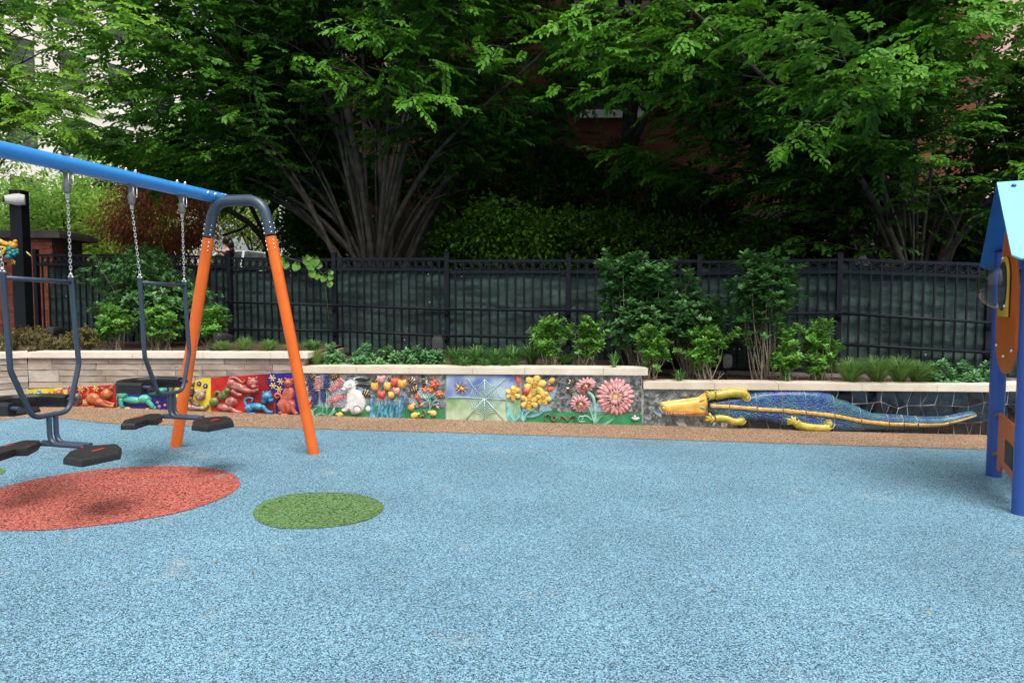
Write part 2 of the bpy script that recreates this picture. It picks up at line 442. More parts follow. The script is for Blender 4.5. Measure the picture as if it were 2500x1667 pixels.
def fence_y(x):
    for a, b in zip(FP, FP[1:]):
        if x <= b[0]: break
    return a[1]+(b[1]-a[1])*(x-a[0])/(b[0]-a[0])
soil('planting_soil', ((-11.5, -2.66), (0, lambda x: fence_y(x)+.4)), .775, 1)
soil('planting_soil', ((-2.66, 1.62), (0, lambda x: fence_y(x)+.4)), .60, 2)
soil('planting_soil', ((1.62, 7.4), (0, lambda x: fence_y(x)+.4)), .44, 3)

# ------------------------------------------------------------------ walls
m_cop = mat('limestone_coping', (.62,.55,.44), (.72,.66,.56), 3, .75, bump=.25, bscale=70, dist=.004)
m_cop2 = mat('limestone_coping_rose', (.60,.50,.39), (.70,.62,.50), 3, .75, bump=.25, bscale=70, dist=.004)
m_mortar = mat('grey_mortar', (.30,.29,.27), (.42,.41,.39), 12, .9, bump=.5, bscale=60, dist=.006)
m_joint = mat('dark_joint', (.10,.09,.08), (.15,.13,.12), 12, .95)
m_st = [mat('wall_stone_%s' % n, a, b, 5, .85, bump=.7, bscale=22, dist=.012, detail=6) for n, a, b in
        (('grey', (.26,.215,.18), (.36,.31,.26)), ('tan', (.31,.245,.19), (.40,.33,.27)), ('rose', (.28,.21,.18), (.37,.29,.25)), ('pale', (.36,.32,.28), (.45,.41,.36)))]
_stone_mesh = {}
def stone(parent, c, L, h, d, ang, mt):
    k = mt.name+str(random.randint(0, 3))
    if k not in _stone_mesh:
        bm = bmesh.new(); bmesh.ops.create_cube(bm, size=1)
        bmesh.ops.subdivide_edges(bm, edges=[e for e in bm.edges if abs(e.verts[0].co.x-e.verts[1].co.x) > .5], cuts=2)
        for v in bm.verts:
            if v.co.y < 0: v.co.y += random.uniform(-.06, .10); v.co.z += random.uniform(-.02, .02)
        me = bpy.data.meshes.new('stone_piece'); bm.to_mesh(me); bm.free(); me.materials.append(mt); _stone_mesh[k] = me
    o = link('stone', _stone_mesh[k], parent); o.location = c; o.scale = (L, d, h); o.rotation_euler = (0, 0, ang); return o
def stone_run(parent, A, B, z0, z1, seed, top_px=None):
    random.seed(seed); ax, ay = A; bx, by = B; L = math.hypot(bx-ax, by-ay); ang = math.atan2(by-ay, bx-ax)
    ux, uy = (bx-ax)/L, (by-ay)/L; nx, ny = uy, -ux
    rh = .0785; nrow = int(math.ceil((z1-z0)/rh)); free = [0.0]*nrow
    for r in range(nrow):
        zt = z1-r*rh
        while free[r] < L-1e-3:
            s = free[r]; w = random.uniform(.22, .62); w = min(w, L-s)
            if L-s-w < .14: w = L-s
            dbl = r+1 < nrow and abs(free[r+1]-s) < .02 and random.random() < .55
            if r+1 < nrow and not dbl and random.random() < .25 and free[r+1] > s+.1: w = min(free[r+1]-s, L-s) if free[r+1]-s > .12 else w
            h = rh*(2 if dbl else 1); m = s+w/2; dep = .09
            cx, cy = ax+ux*m+nx*(random.uniform(-.004, .004)-dep/2+.0), ay+uy*m+ny*(-dep/2)
            stone(parent, (cx, cy, zt-h/2), w-.007, h-.007, dep, ang, random.choice(m_st+[m_st[0], m_st[1]]))
            free[r] = s+w
            if dbl: free[r+1] = s+w
def coping(parent, A, B, zt, th, over, depth, seed, ends=True):
    random.seed(seed); ax, ay = A; bx, by = B; L = math.hypot(bx-ax, by-ay); ang = math.atan2(by-ay, bx-ax)
    ux, uy = (bx-ax)/L, (by-ay)/L; nx, ny = uy, -ux; s = 0
    while s < L-.01:
        w = random.uniform(.62, 1.0)
        if L-s-w < .35: w = L-s
        m = s+w/2; off = over-depth/2
        o = ubox('coping_stone', (ax+ux*m+nx*off, ay+uy*m+ny*off, zt-th/2), (w-.004, depth, th), random.choice([m_cop, m_cop, m_cop2]), parent, ang)
        s += w
# left stone wall
ZT = (.849, .678, .510)
w1 = thing('stone_retaining_wall', 'tan and grey ashlar stone retaining wall with pale coping above the cat tiles', 'wall', (-4.4, 8.8, 0))
stone_run(w1, WALL[0], WALL[1], .02, ZT[0]-.072, 4)
PL = (-9.6, 6.3)
stone_run(w1, PL, WALL[0], .05, ZT[0]-.072, 5)
stone_run(w1, WALL[1], (WALL[1][0]+.03, 10.6), .3, ZT[0]-.072, 6)
g = Geo(); g.add([(-6.21,8.79,-.1),(-2.67,8.69,-.1),(-2.67,8.69,.77),(-6.21,8.79,.77),(-9.6,6.42,-.1),(-9.6,6.42,.77)], [(0,1,2,3),(4,0,3,5)])
g.add([(-2.70,8.69,-.1),(-2.70,10.6,-.1),(-2.70,10.6,.77),(-2.70,8.69,.77)], [(0,1,2,3)]); g.build('joint_backing', m_joint, w1)
coping(w1, WALL[0], (WALL[1][0]+.055, WALL[1][1]), ZT[0], .072, .035, .34, 1)
coping(w1, PL, (WALL[0][0], WALL[0][1]+.01), ZT[0]-.002, .07, .035, .34, 2)
# mural wall
w2 = thing('mosaic_garden_wall', 'low grey wall with pale coping carrying the flower and spider web mosaic', 'wall', (-.5, 8.6, 0))
def face_slab(parent, i, x0, x1, z0, z1, th=.25, name='wall_face'):
    g = Geo(); (ax, ay), (bx, by) = WALL[i], WALL[i+1]
    ya = ay+(by-ay)*(x0-ax)/(bx-ax); yb = ay+(by-ay)*(x1-ax)/(bx-ax)
    g.add([(x0,ya,z0),(x1,yb,z0),(x1,yb+th,z0),(x0,ya+th,z0),(x0,ya,z1),(x1,yb,z1),(x1,yb+th,z1),(x0,ya+th,z1)], [(0,3,2,1),(4,5,6,7),(0,1,5,4),(1,2,6,5),(2,3,7,6),(3,0,4,7)])
    return g.build(name, m_mortar, parent)
face_slab(w2, 1, -2.628, 1.60, -.2, ZT[1]-.085)
coping(w2, (-2.66, 8.62), (1.665, 8.345), ZT[1], .083, .045, .36, 3)
w3 = thing('mosaic_crocodile_wall', 'low grey wall with pale coping carrying the crocodile and mirror mosaic', 'wall', (4, 8.2, 0))
face_slab(w3, 2, 1.603, 7.2, -.3, ZT[2]-.084)
coping(w3, (1.61, 8.349), (5.75, 8.07), ZT[2], .082, .045, .34, 5)
coping(w3, (5.75, 8.07), (7.2, 8.35), ZT[2]-.001, .08, .045, .34, 6)
# ------------------------------------------------------------------ glazed ceramic murals
def glaze(name, c1, c2=None, scale=14, rough=.22, bump=.5, bscale=34, **k):
    c1 = tuple(v*.78 for v in c1)
    return mat(name, c1, c2, scale, rough+.1, coat=.12, bump=bump, bscale=bscale, dist=.006, **k)
gl_yel = glaze('yellow_glaze', (.72,.55,.03), (.80,.64,.05), 6)
gl_red = glaze('red_glaze', (.45,.015,.012), (.58,.03,.02), 5)
gl_dred = glaze('dark_red_glaze', (.24,.008,.012), (.34,.012,.02), 5)
gl_navy = glaze('navy_glaze', (.02,.015,.18), (.035,.02,.26), 6)
gl_brn = glaze('rust_brown_glaze', (.24,.065,.02), (.42,.16,.07), 12, bump=.5)
gl_umb = glaze('umber_glaze', (.07,.028,.025), (.20,.12,.10), 18, bump=.5)
gl_org = glaze('burnt_orange_glaze', (.34,.07,.02), (.55,.17,.07), 14)
gl_aqua = glaze('aqua_glaze', (.03,.30,.27), (.12,.48,.30), 9, bump=.4)
gl_teal = glaze('sky_teal_glaze', (.05,.35,.42), (.15,.50,.50), 9)
gl_dun = glaze('dun_stone_glaze', (.22,.15,.12), (.50,.36,.30), 22, bump=.6)
gl_moss = glaze('moss_glaze', (.05,.12,.03), (.20,.22,.07), 22, bump=.6)
gl_rose = glaze('dusty_rose_glaze', (.36,.07,.06), (.50,.20,.17), 16, bump=.5)
gl_blue = glaze('cerulean_glaze', (.02,.16,.36), (.06,.32,.52), 14, bump=.5)
gl_coral = glaze('coral_glaze', (.42,.07,.05), (.58,.16,.11), 16, bump=.5)
gl_white = glaze('white_glaze', (.74,.72,.70), (.82,.80,.78), 12)
gl_black = glaze('black_glaze', (.012,.012,.015), (.03,.03,.03), 10)
gl_lily = glaze('hyacinth_blue_glaze', (.035,.045,.14), (.09,.10,.26), 30)
gl_pink = glaze('pink_glaze', (.62,.26,.25), (.78,.42,.40), 22)
gl_dpink = glaze('deep_pink_glaze', (.60,.22,.22), (.74,.38,.36), 30)
gl_green = glaze('meadow_green_glaze', (.03,.24,.09), (.05,.31,.13), 6, bump=.1)
gl_mint = glaze('mint_glaze', (.22,.50,.36), (.34,.62,.50), 14)
gl_sky = glaze('leaf_blue_glaze', (.05,.20,.40), (.16,.42,.60), 18)
gl_turq = glaze('turquoise_glaze', (.14,.46,.50), (.28,.62,.60), 16)
gl_tul = glaze('tulip_red_glaze', (.60,.06,.04), (.72,.16,.10), 14)
gl_tuo = glaze('tulip_orange_glaze', (.74,.34,.05), (.82,.48,.12), 14)
gl_daf = glaze('daffodil_glaze', (.76,.48,.08), (.85,.62,.18), 18)
gl_dafc = glaze('daffodil_cup_glaze', (.72,.32,.06), (.80,.45,.10), 18)
gl_oran = glaze('ochre_glaze', (.66,.34,.06), (.78,.46,.12), 18)
gl_plum = glaze('plum_glaze', (.06,.018,.035), (.13,.04,.07), 30)
gl_web = glaze('web_aqua_glaze', (.38,.60,.56), (.50,.70,.66), 10, bump=.1)
gl_wash = glaze('blue_green_wash_glaze', (.16,.22,.58), (.46,.58,.62), 4, rough=.3, bump=.1)
gl_wash2 = glaze('yellow_green_wash_glaze', (.26,.44,.18), (.50,.60,.42), 5, rough=.3, bump=.1)
gl_crocb = mat('crocodile_blue_scales', (.03,.07,.28), (.05,.17,.28), 9, .22, coat=.5, bump=1, bscale=52, voro=True, dist=.02)
gl_crocd = mat('crocodile_flank_scales', (.025,.08,.22), (.045,.17,.19), 7, .22, coat=.5, bump=1, bscale=60, voro=True, dist=.02)
gl_crocy = glaze('crocodile_yellow', (.50,.40,.04), (.60,.50,.10), 16, bump=.6)
gl_crocs = glaze('crocodile_stripe', (.68,.36,.05), (.76,.46,.10), 18, bump=.6)
gl_croch = glaze('crocodile_head', (.80,.46,.07), (.82,.52,.12), 8, bump=.35)
gl_thorn = glaze('worm_brown', (.05,.03,.015), (.32,.24,.10), 60)

def mirror_mat(name, tint, rough=.06, dirt=.35):
    m = bpy.data.materials.new(name); m.use_nodes = True; nt = m.node_tree; N = nt.nodes; L = nt.links
    p = N['Principled BSDF']; p.inputs['Metallic'].default_value = 1; p.inputs['Base Color'].default_value = (*tint, 1); p.inputs['Roughness'].default_value = rough
    geo = N.new('ShaderNodeNewGeometry'); t = N.new('ShaderNodeTexNoise'); t.inputs['Scale'].default_value = 14; t.inputs['Detail'].default_value = 8; t.inputs['Roughness'].default_value = .75
    L.new(geo.outputs['Position'], t.inputs['Vector'])
    d = N.new('ShaderNodeBsdfDiffuse'); d.inputs['Color'].default_value = (.55,.57,.55,1)
    mr = N.new('ShaderNodeMapRange'); mr.inputs['From Min'].default_value = .42; mr.inputs['From Max'].default_value = .70; mr.inputs['To Max'].default_value = dirt
    L.new(t.outputs['Fac'], mr.inputs['Value']); ms = N.new('ShaderNodeMixShader'); L.new(mr.outputs[0], ms.inputs['Fac'])
    L.new(p.outputs[0], ms.inputs[1]); L.new(d.outputs[0], ms.inputs[2]); L.new(ms.outputs[0], N['Material Output'].inputs['Surface'])
    return m
mm_clear = mirror_mat('aged_mirror', (.78,.82,.82), .05, .75)
mm_dark = mirror_mat('dark_mirror', (.055,.06,.07), .04, .06)  # dark glass, with the dark trees it would reflect put into its tint

def panel(parent, name, poly, mt, off=.012, seg=None):
    g = Geo(); P = [wp(x, y, 0.001, seg) for x, y in poly]; Q = [wp(x, y, off, seg) for x, y in poly]; n = len(P)
    r = delaunay_2d_cdt([Vector(p) for p in poly], [], [list(range(n))], 1, 1e-4)
    fs = [tuple(f) for f in r[2]]
    g.add(Q+P, fs+[(i, (i+1) % n, (i+1) % n+n, i+n) for i in range(n)])
    return g.build(name, mt, parent)
def fragments(parent, x0, x1, y0f, y1f, nx, ny, mt, seed, tilt=(4, 12), off=.010, seg=None, jit=.35, gap=.9, name='mirror_tile'):
    """broken mirror pieces laid in grout, each its own tilted plate"""
    random.seed(seed); P = {}
    for i in range(nx+1):
        for j in range(ny+1):
            u = i/nx; v = j/ny
            if 0 < i < nx: u += random.uniform(-jit, jit)/nx
            x = x0+(x1-x0)*u; ya, yb = y0f(x), y1f(x)
            if 0 < j < ny: v += random.uniform(-jit, jit)/ny
            P[i, j] = (x, ya+(yb-ya)*v)
    for i in range(nx):
        for j in range(ny):
            q = [P[i, j], P[i+1, j], P[i+1, j+1], P[i, j+1]]
            polys = [q]
            rr = random.random()
            if rr < .25: polys = [[q[0], q[1], q[2]], [q[0], q[2], q[3]]]
            elif rr < .45: m = ((q[1][0]+q[0][0])/2, (q[1][1]+q[0][1])/2); polys = [[q[0], m, q[3]], [m, q[1], q[2], q[3]]]
            for pl in polys:
                cx = sum(p[0] for p in pl)/len(pl); cy = sum(p[1] for p in pl)/len(pl)
                ins = []
                for p in pl:
                    dx, dy = cx-p[0], cy-p[1]; d = math.hypot(dx, dy)+1e-6; k = min(.4, gap/d); ins.append((p[0]+dx*k, p[1]+dy*k))
                ty = math.tan(math.radians(random.uniform(*tilt))); tx = math.tan(math.radians(random.uniform(-4, 4)))
                lo = max(p[1] for p in ins)
                hs_ = [off+(( p[1]-lo)*ty*-.0 + (lo-p[1])*-ty+(p[0]-cx)*tx)*.005 for p in ins]
                mn = min(hs_); hs_ = [h-mn+.003 for h in hs_]
                g = Geo(); n = len(ins)
                g.add([wp(p[0], p[1], h, seg) for p, h in zip(ins, hs_)]+[wp(p[0], p[1], 0, seg) for p in ins],
                      [tuple(range(n))]+[(i_, (i_+1) % n, (i_+1) % n+n, i_+n) for i_ in range(n)])
                g.build(name, mt, parent)

def flower(parent, name, c, R, mp, mc, n=6, sq=1.0, rot=0, H=.02, off=.014, core=.32, pw=.5, rc=.6, seg=None, layers=1, cup=None):
    g = Geo(); g.blob(c[0], c[1], R*core, R*core*sq, rot, H*.9, off+H*.6, 10, 3, seg)
    f = g.build(name, mc, parent, smooth=True)
    for l in range(layers):
        rr = R*(1-.28*l)
        for k in range(n):
            a = 2*math.pi*(k+.5*l)/n+random.uniform(-.08, .08)
            x = rr*rc*math.cos(a); y = rr*rc*math.sin(a)*sq
            cr, sr = math.cos(rot), math.sin(rot)
            gp = Geo(); gp.blob(c[0]+x*cr-y*sr, c[1]+x*sr+y*cr, rr*(1-rc)*random.uniform(.95, 1.12), rr*pw, rot+math.atan2(math.sin(a)*sq, math.cos(a)), H*random.uniform(.75, 1.1), off+H*.35*l, 8, 3, seg)
            gp.build('petal', mp, f, smooth=True)
    return f
def daisy(parent, c, R, mp, mc, seg=None, name='flower', n=6): return flower(parent, name, c, R, mp, mc, n=n, H=.012, core=.25, pw=.20, rc=.58, seg=seg)
def bee(parent, c, L, rot, seg=None, wing=(0, -1)):
    g = Geo(); g.blob(c[0], c[1], L*.5, L*.26, rot, .016, .014, 10, 3, seg)
    b = g.build('bee', gl_daf, parent, smooth=True); ca, sa = math.cos(rot), math.sin(rot)
    for k in (-.28, -.05, .18, .42):
        x, y = c[0]+ca*L*k, c[1]+sa*L*k; h = L*.26*math.sqrt(max(.05, 1-(k*2)**2))
        s_ = Geo(); s_.tube([wp(x-sa*h*q, y+ca*h*q, .0155+.0165*math.sqrt(max(0, 1-q*q)), seg) for q in (-1, -.6, 0, .6, 1)], L*.055*.0051*1.5, 5); s_.build('stripe', gl_black, b)
    for q in (-1, 1):
        w = Geo(); w.blob(c[0]+wing[0]*L*.32+q*ca*L*.12, c[1]+wing[1]*L*.32+q*sa*L*.12, L*.24, L*.12, math.atan2(wing[1], wing[0])+q*.5, .006, .016, 8, 2, seg); w.build('wing', gl_white, b, smooth=True)
    return b
def beetle(parent, c, R, body, spot, rot=0, seg=None, name='ladybird', head=None):
    g = Geo(); g.blob(c[0], c[1], R, R*.85, rot, .034, .024, 12, 4, seg); b = g.build(name, body, parent, smooth=True)
    ca, sa = math.cos(rot), math.sin(rot)
    h = Geo(); h.blob(c[0]+ca*R*1.05, c[1]+sa*R*1.05, R*.38, R*.4, rot, .02, .024, 8, 3, seg); h.build('head', head or body, b, smooth=True)
    for x, y in ((-.4,-.35), (-.4,.35), (.15,-.5), (.15,.5), (.5,0), (-.1,0), (-.75,0)):
        p = Geo(); px, py = c[0]+(x*ca-y*sa*.85)*R, c[1]+(x*sa+y*ca*.85)*R
        hh = .024+.034*math.sqrt(max(0, 1-x*x-y*y))-.002
        p.blob(px, py, R*.13, R*.13, 0, .005, hh, 6, 1, seg); p.build('spot', spot, b)
    return b
def limb(g, M, pts, r, off=.02, seg=None): g.wtube([M(*p) for p in pts], r, off, 8, seg)

# ---- six cat panels on the stone wall -------------------------------------------------------
def cat(parent, name, M, parts, mt, accents=()):
    """parts: ('b', x, y, rx, ry, rot, H) blobs and ('t', pts, radii, off) limbs joined into one figure"""
    g = Geo(); k = None
    for p in parts:
        if p[0] == 'b':
            cx, cy = M(p[1], p[2]); k = M(1, 0)[0]-M(0, 0)[0]
            g.blob(cx, cy, p[3]*k, p[4]*k, p[5], p[6], .013, 14, 4)
        else:
            k = M(1, 0)[0]-M(0, 0)[0]
            g.wtube([M(*q) for q in smooth_loop(p[1], 4, False)], [p[2][0]*k+(p[2][1]-p[2][0])*k*i/max(1, (len(p[1])-1)*4) for i in range((len(p[1])-1)*4+1)], p[3], 8)
    o = g.build(name, mt, parent, smooth=True)
    for a in accents:
        kk = M(1, 0)[0]-M(0, 0)[0]
        if a[0] == 'ear':
            e = Geo(); q = [M(*x) for x in a[1]]; e.inflate(q, .012, 3, .03, step=3); e.build('ear', mt, o, smooth=True)
        else:
            e = Geo(); cx, cy = M(a[1], a[2]); e.blob(cx, cy, a[3]*kk, a[3]*kk*.7, 0, .006, a[4], 8, 2); e.build(a[0], a[5], o, smooth=True)
    return o
def wall_thing(name, label, c, cat_='mural panel', group=None):
    p = wp(*c); return thing(name, label, cat_, (p.x, p.y, 0), group)
G_CATS = 'glazed cat tiles along the stone wall'
t = wall_thing('cat_tile_panel', 'yellow tile with brown crouching cat and blue flowers at far left of the cat tiles', (110, 990), group=G_CATS)
panel(t, 'glazed_tile', [M7(*p) for p in [(278,215),(640,195),(725,300),(722,335),(690,385),(600,385),(280,370)]], gl_yel)
daisy(t, M7(325,270), 9, gl_blue, gl_white); daisy(t, M7(408,250), 9, gl_blue, gl_white); daisy(t, M7(345,300), 6, gl_blue, gl_white)
cat(t, 'cat_figure', M7, [('b',560,325,80,38,.05,.045), ('b',615,255,48,50,0,.06), ('t',[(485,320),(430,295),(455,270),(500,275),(520,240)],(14,9),.025), ('t',[(620,330),(660,360),(690,372)],(20,15),.03), ('t',[(520,350),(500,370),(560,372)],(18,12),.03)], gl_brn,
    [('ear',[(560,250),(565,215),(595,235)]), ('ear',[(615,215),(650,200),(648,240)]), ('eye',600,252,6,.065,gl_black), ('eye',630,252,6,.065,gl_black), ('nose',614,272,7,.068,gl_umb)])
t = wall_thing('cat_tile_panel', 'red tile with a dark brown cat and a rust cat lying under pale flowers', (225, 990), group=G_CATS)
panel(t, 'glazed_tile', [M7(*p) for p in [(700,195),(1190,163),(1197,402),(1000,408),(695,395),(728,330),(700,260)]], gl_red, .013)
cat(t, 'seated_cat_figure', M7, [('b',785,310,62,75,.1,.055), ('b',765,225,46,38,0,.065), ('t',[(840,350),(855,290),(830,250)],(12,8),.03), ('t',[(740,340),(735,375),(715,385)],(15,13),.03), ('t',[(800,360),(790,382),(760,385)],(17,13),.03)], gl_umb,
    [('ear',[(722,215),(725,180),(752,195)]), ('ear',[(770,192),(790,170),(800,205)]), ('eye',750,225,5,.07,gl_daf), ('eye',775,225,5,.07,gl_daf)])
cat(t, 'lying_cat_figure', M7, [('b',965,305,75,62,.3,.06), ('b',1040,340,95,42,.15,.05), ('b',1108,255,62,60,0,.075), ('t',[(905,270),(925,220),(900,190),(875,200)],(14,8),.03), ('t',[(1060,350),(1120,375),(1185,380)],(24,17),.035), ('t',[(1080,320),(1140,350),(1190,360)],(20,14),.03), ('t',[(920,350),(900,385),(985,388)],(20,15),.03)], gl_org,
    [('ear',[(1035,225),(1048,185),(1085,205)]), ('ear',[(1120,200),(1160,172),(1168,225)]), ('eye',1085,245,7,.08,gl_daf), ('eye',1128,245,7,.08,gl_daf), ('muzzle',1108,290,20,.06,gl_dun)])
for c in ((838,215), (988,205), (873,340)): daisy(t, M7(*c), 8.5, gl_daf, gl_oran)
t = wall_thing('cat_tile_panel', 'navy tile with long turquoise cat standing on yellow paws', (345, 990), group=G_CATS)
panel(t, 'glazed_tile', [M7(*p) for p in [(1208,190),(1235,155),(1730,150),(1740,430),(1600,432),(1205,412)]], gl_navy, .0125)
cat(t, 'long_cat_figure', M7, [('b',1262,262,62,50,.3,.055), ('b',1370,320,110,40,.08,.05), ('b',1490,310,75,48,0,.055), ('b',1590,220,65,58,0,.07), ('b',1665,232,55,42,.1,.08), ('b',1692,215,30,32,0,.095), ('t',[(1215,230),(1222,200),(1212,175)],(14,8),.03), ('t',[(1262,300),(1258,350),(1270,392)],(28,20),.035), ('t',[(1530,330),(1570,370),(1580,392)],(30,22),.035)], gl_aqua,
    [('ear',[(1535,190),(1530,150),(1575,175)]), ('ear',[(1620,175),(1650,145),(1665,190)]), ('eye',1578,215,9,.08,gl_daf), ('eye',1635,205,9,.085,gl_daf), ('paw',1268,392,26,.035,gl_teal), ('paw',1584,398,30,.035,gl_teal)])
for c in ((1235,402), (1315,402), (1520,412)):
    gg = Geo(); p = M7(*c); gg.blob(p[0], p[1], 8, 3.4, 0, .02, .013, 10, 3); gg.build('toe', gl_daf, t, smooth=True)
for c in ((1622,342), (1640,385), (1700,370)): daisy(t, M7(*c), 4.5, gl_pink, gl_white)
t = wall_thing('cat_tile_panel', 'yellow tile with dark brown cat stepping over a spotted cat, behind the orange swing leg', (460, 995), group=G_CATS)
panel(t, 'glazed_tile', [M7(*p) for p in [(1752,250),(1785,170),(1850,160),(2100,95),(2165,100),(2168,450),(2050,440),(1760,438)]], gl_yel, .0125)
cat(t, 'dark_cat_figure', M7, [('b',1955,240,48,75,.2,.05), ('b',1940,185,52,45,0,.065), ('t',[(1800,330),(1755,300),(1765,230),(1800,185)],(14,9),.03), ('b',1850,330,70,50,0,.05), ('t',[(1960,290),(2000,350),(2060,375)],(26,16),.04), ('t',[(1900,350),(1850,380),(1800,370)],(26,20),.04)], gl_umb,
    [('ear',[(1900,165),(1905,125),(1940,150)]), ('ear',[(1965,155),(2005,125),(2000,180)]), ('eye',1955,190,7,.07,gl_daf), ('eye',1985,192,7,.07,gl_daf)])
cat(t, 'spotted_cat_figure', M7, [('b',2062,270,60,62,0,.06), ('b',1960,390,90,34,.2,.05), ('t',[(1980,380),(2060,400),(2130,395)],(24,18),.04), ('t',[(2120,400),(2145,380),(2140,360)],(15,9),.03)], gl_dun,
    [('ear',[(2010,240),(2005,215),(2040,232)]), ('ear',[(2085,230),(2120,212),(2118,250)]), ('eye',2045,265,7,.07,gl_black), ('eye',2082,265,7,.07,gl_black), ('nose',2063,290,9,.072,gl_rose)])
for c in ((2047,152), (2113,175)): daisy(t, M7(*c), 7, gl_navy, gl_white, n=9)
t = wall_thing('cat_tile_panel', 'large red tile with leaping, curled and blue crouching cats', (590, 1000), group=G_CATS)
panel(t, 'glazed_tile', [M3(*p) for p in [(58,188),(405,165),(410,350),(395,510),(70,502),(50,480)]], gl_red, .0125)
panel(t, 'dark_glazed_tile', [M3(*p) for p in [(409,165),(560,153),(545,215),(575,290),(615,340),(620,500),(605,520),(400,512),(414,350)]], gl_dred, .0125)
cat(t, 'leaping_cat_figure', M3, [('b',300,270,95,42,.25,.055), ('b',240,240,42,48,0,.05), ('b',430,225,50,45,0,.07), ('b',445,262,36,26,.2,.075), ('t',[(225,210),(240,185),(290,190),(340,230),(365,208)],(12,8),.03), ('t',[(350,290),(420,300),(488,290)],(24,17),.045), ('t',[(250,300),(300,330),(340,335)],(24,12),.035)], gl_rose,
    [('ear',[(385,205),(395,180),(420,190)]), ('ear',[(445,188),(470,175),(475,205)]), ('eye',418,220,6,.08,gl_black), ('eye',446,218,6,.08,gl_black), ('saddle',300,262,45,.058,gl_moss)])
cat(t, 'curled_cat_figure', M3, [('b',90,400,48,48,0,.05), ('b',175,340,60,42,-.6,.055), ('b',210,300,34,34,0,.065), ('t',[(130,360),(140,320),(110,310),(95,345)],(13,9),.03)], gl_moss,
    [('ear',[(190,285),(200,262),(215,280)]), ('eye',205,300,5,.07,gl_daf)])
cat(t, 'rosy_cat_figure', M3, [('b',240,400,60,52,.2,.06), ('b',180,450,80,36,.15,.05), ('t',[(230,450),(290,485),(345,490)],(26,14),.04)], gl_rose, [('eye',240,385,6,.068,gl_black), ('eye',270,395,6,.068,gl_black)])
cat(t, 'blue_cat_figure', M3, [('b',460,440,80,34,.1,.055), ('b',400,455,46,40,0,.055), ('b',555,350,48,46,0,.07), ('b',590,385,26,22,.3,.07), ('t',[(375,430),(362,385),(390,362),(430,370),(420,400)],(12,8),.03), ('t',[(520,430),(560,480),(610,490)],(22,15),.04), ('t',[(530,440),(580,500),(612,512)],(16,12),.03), ('t',[(400,480),(400,500),(460,502)],(20,13),.035), ('t',[(530,400),(540,380),(550,370)],(26,26),.03)], gl_blue,
    [('ear',[(515,330),(520,305),(540,318)]), ('ear',[(565,318),(580,298),(590,330)]), ('eye',545,345,6,.078,gl_black), ('eye',575,348,6,.078,gl_black)])
t = wall_thing('cat_tile_panel', 'navy tile with tall coral cat seated beside four yellow flowers', (700, 1000), group=G_CATS)
panel(t, 'glazed_tile', [M3(*p) for p in [(565,153),(815,140),(845,528),(625,522),(626,430),(622,335),(582,288),(550,213)]], gl_navy, .0125)
cat(t, 'coral_cat_figure', M3, [('b',725,430,85,85,0,.06), ('b',740,340,58,90,.15,.055), ('b',745,235,40,45,0,.07), ('t',[(650,430),(690,380),(665,330),(630,335),(640,365),(660,355)],(14,9),.03), ('t',[(780,400),(790,470),(825,505)],(24,18),.045), ('t',[(680,480),(690,512),(745,512)],(24,17),.045)], gl_coral,
    [('ear',[(705,210),(712,182),(735,198)]), ('ear',[(755,200),(785,190),(780,225)]), ('eye',732,232,6,.08,gl_black), ('eye',760,235,6,.08,gl_black), ('nose',750,255,7,.08,gl_rose)])
for c in ((600,190), (672,222), (606,258), (660,290)): daisy(t, M3(*c), 9.5, gl_daf, gl_white)

# ---- garden mural -----------------------------------------------------------------------------
tg = wall_thing('garden_mosaic', 'mirror and green glazed mosaic with white rabbit, tulips, hyacinths and bees', (900, 1020))
hill = lambda px: 1000-4*math.sin((px-745)/90.)+(px-745)*.012
fragments(tg, 742, 1088, lambda x: M3(0, 158)[1], lambda x: 995, 10, 3, mm_clear, 11, jit=.18, tilt=(2, 8))
def hillpanel(x0, x1, ys, par, seed=0):
    top = [(x0+(x1-x0)*i/(len(ys)-1), y) for i, y in enumerate(ys)]
    base = lambda x: 1020+(x-745)*.0185+1
    return panel(par, 'green_glazed_tile', top+[(x1, base(x1)), (x0, base(x0))], gl_green, .024)
hillpanel(745, 824, [1000, 992, 990, 994, 998, 996], tg); hillpanel(825.5, 905, [996, 993, 990, 988, 989], tg); hillpanel(906.5, 991, [990, 988, 990, 993, 995], tg); hillpanel(993, 1086, [994, 999, 997, 998, 999], tg)
def hyacinth(c, L, W, rot, mt):
    g = Geo(); p = M3(*c); k = 1/3.618; g.blob(p[0], p[1], L*k/2*.92, W*k/2*.85, rot, .03, .014, 12, 3); h = g.build('hyacinth', mt, tg, smooth=True)
    ca, sa = math.cos(rot), math.sin(rot); n = max(4, int(L/17)); b = Geo()
    for i in range(n):
        u = (i+.5)/n*2-1; wd = math.sqrt(max(0, 1-u*u*.75))
        for j in range(4):
            v = (j-1.5+(.5 if i % 2 else 0)*.8)/1.9*wd
            if abs(v) > 1: continue
            x, y = u*L/2, v*W/2*.92
            q = M3(c[0]+x*ca-y*sa, c[1]+x*sa+y*ca); b.blob(q[0], q[1], 2.5, 2.3, 0, .016, .014+.026*math.sqrt(max(0, 1-v*v*.8)), 6, 2)
    b.build('floret_cluster', mt, h, smooth=True)
for c, L, W, r, m_ in (((937,235),135,55,1.5,gl_lily), ((1008,238),135,62,1.6,gl_pink), ((1080,222),125,55,1.55,gl_lily), ((978,355),150,62,1.6,gl_lily), ((1050,340),130,60,1.5,gl_lily), ((1172,255),150,82,2.35,gl_dpink), ((1175,372),160,78,2.85,gl_dpink)):
    hyacinth(c, L, W, r, m_)
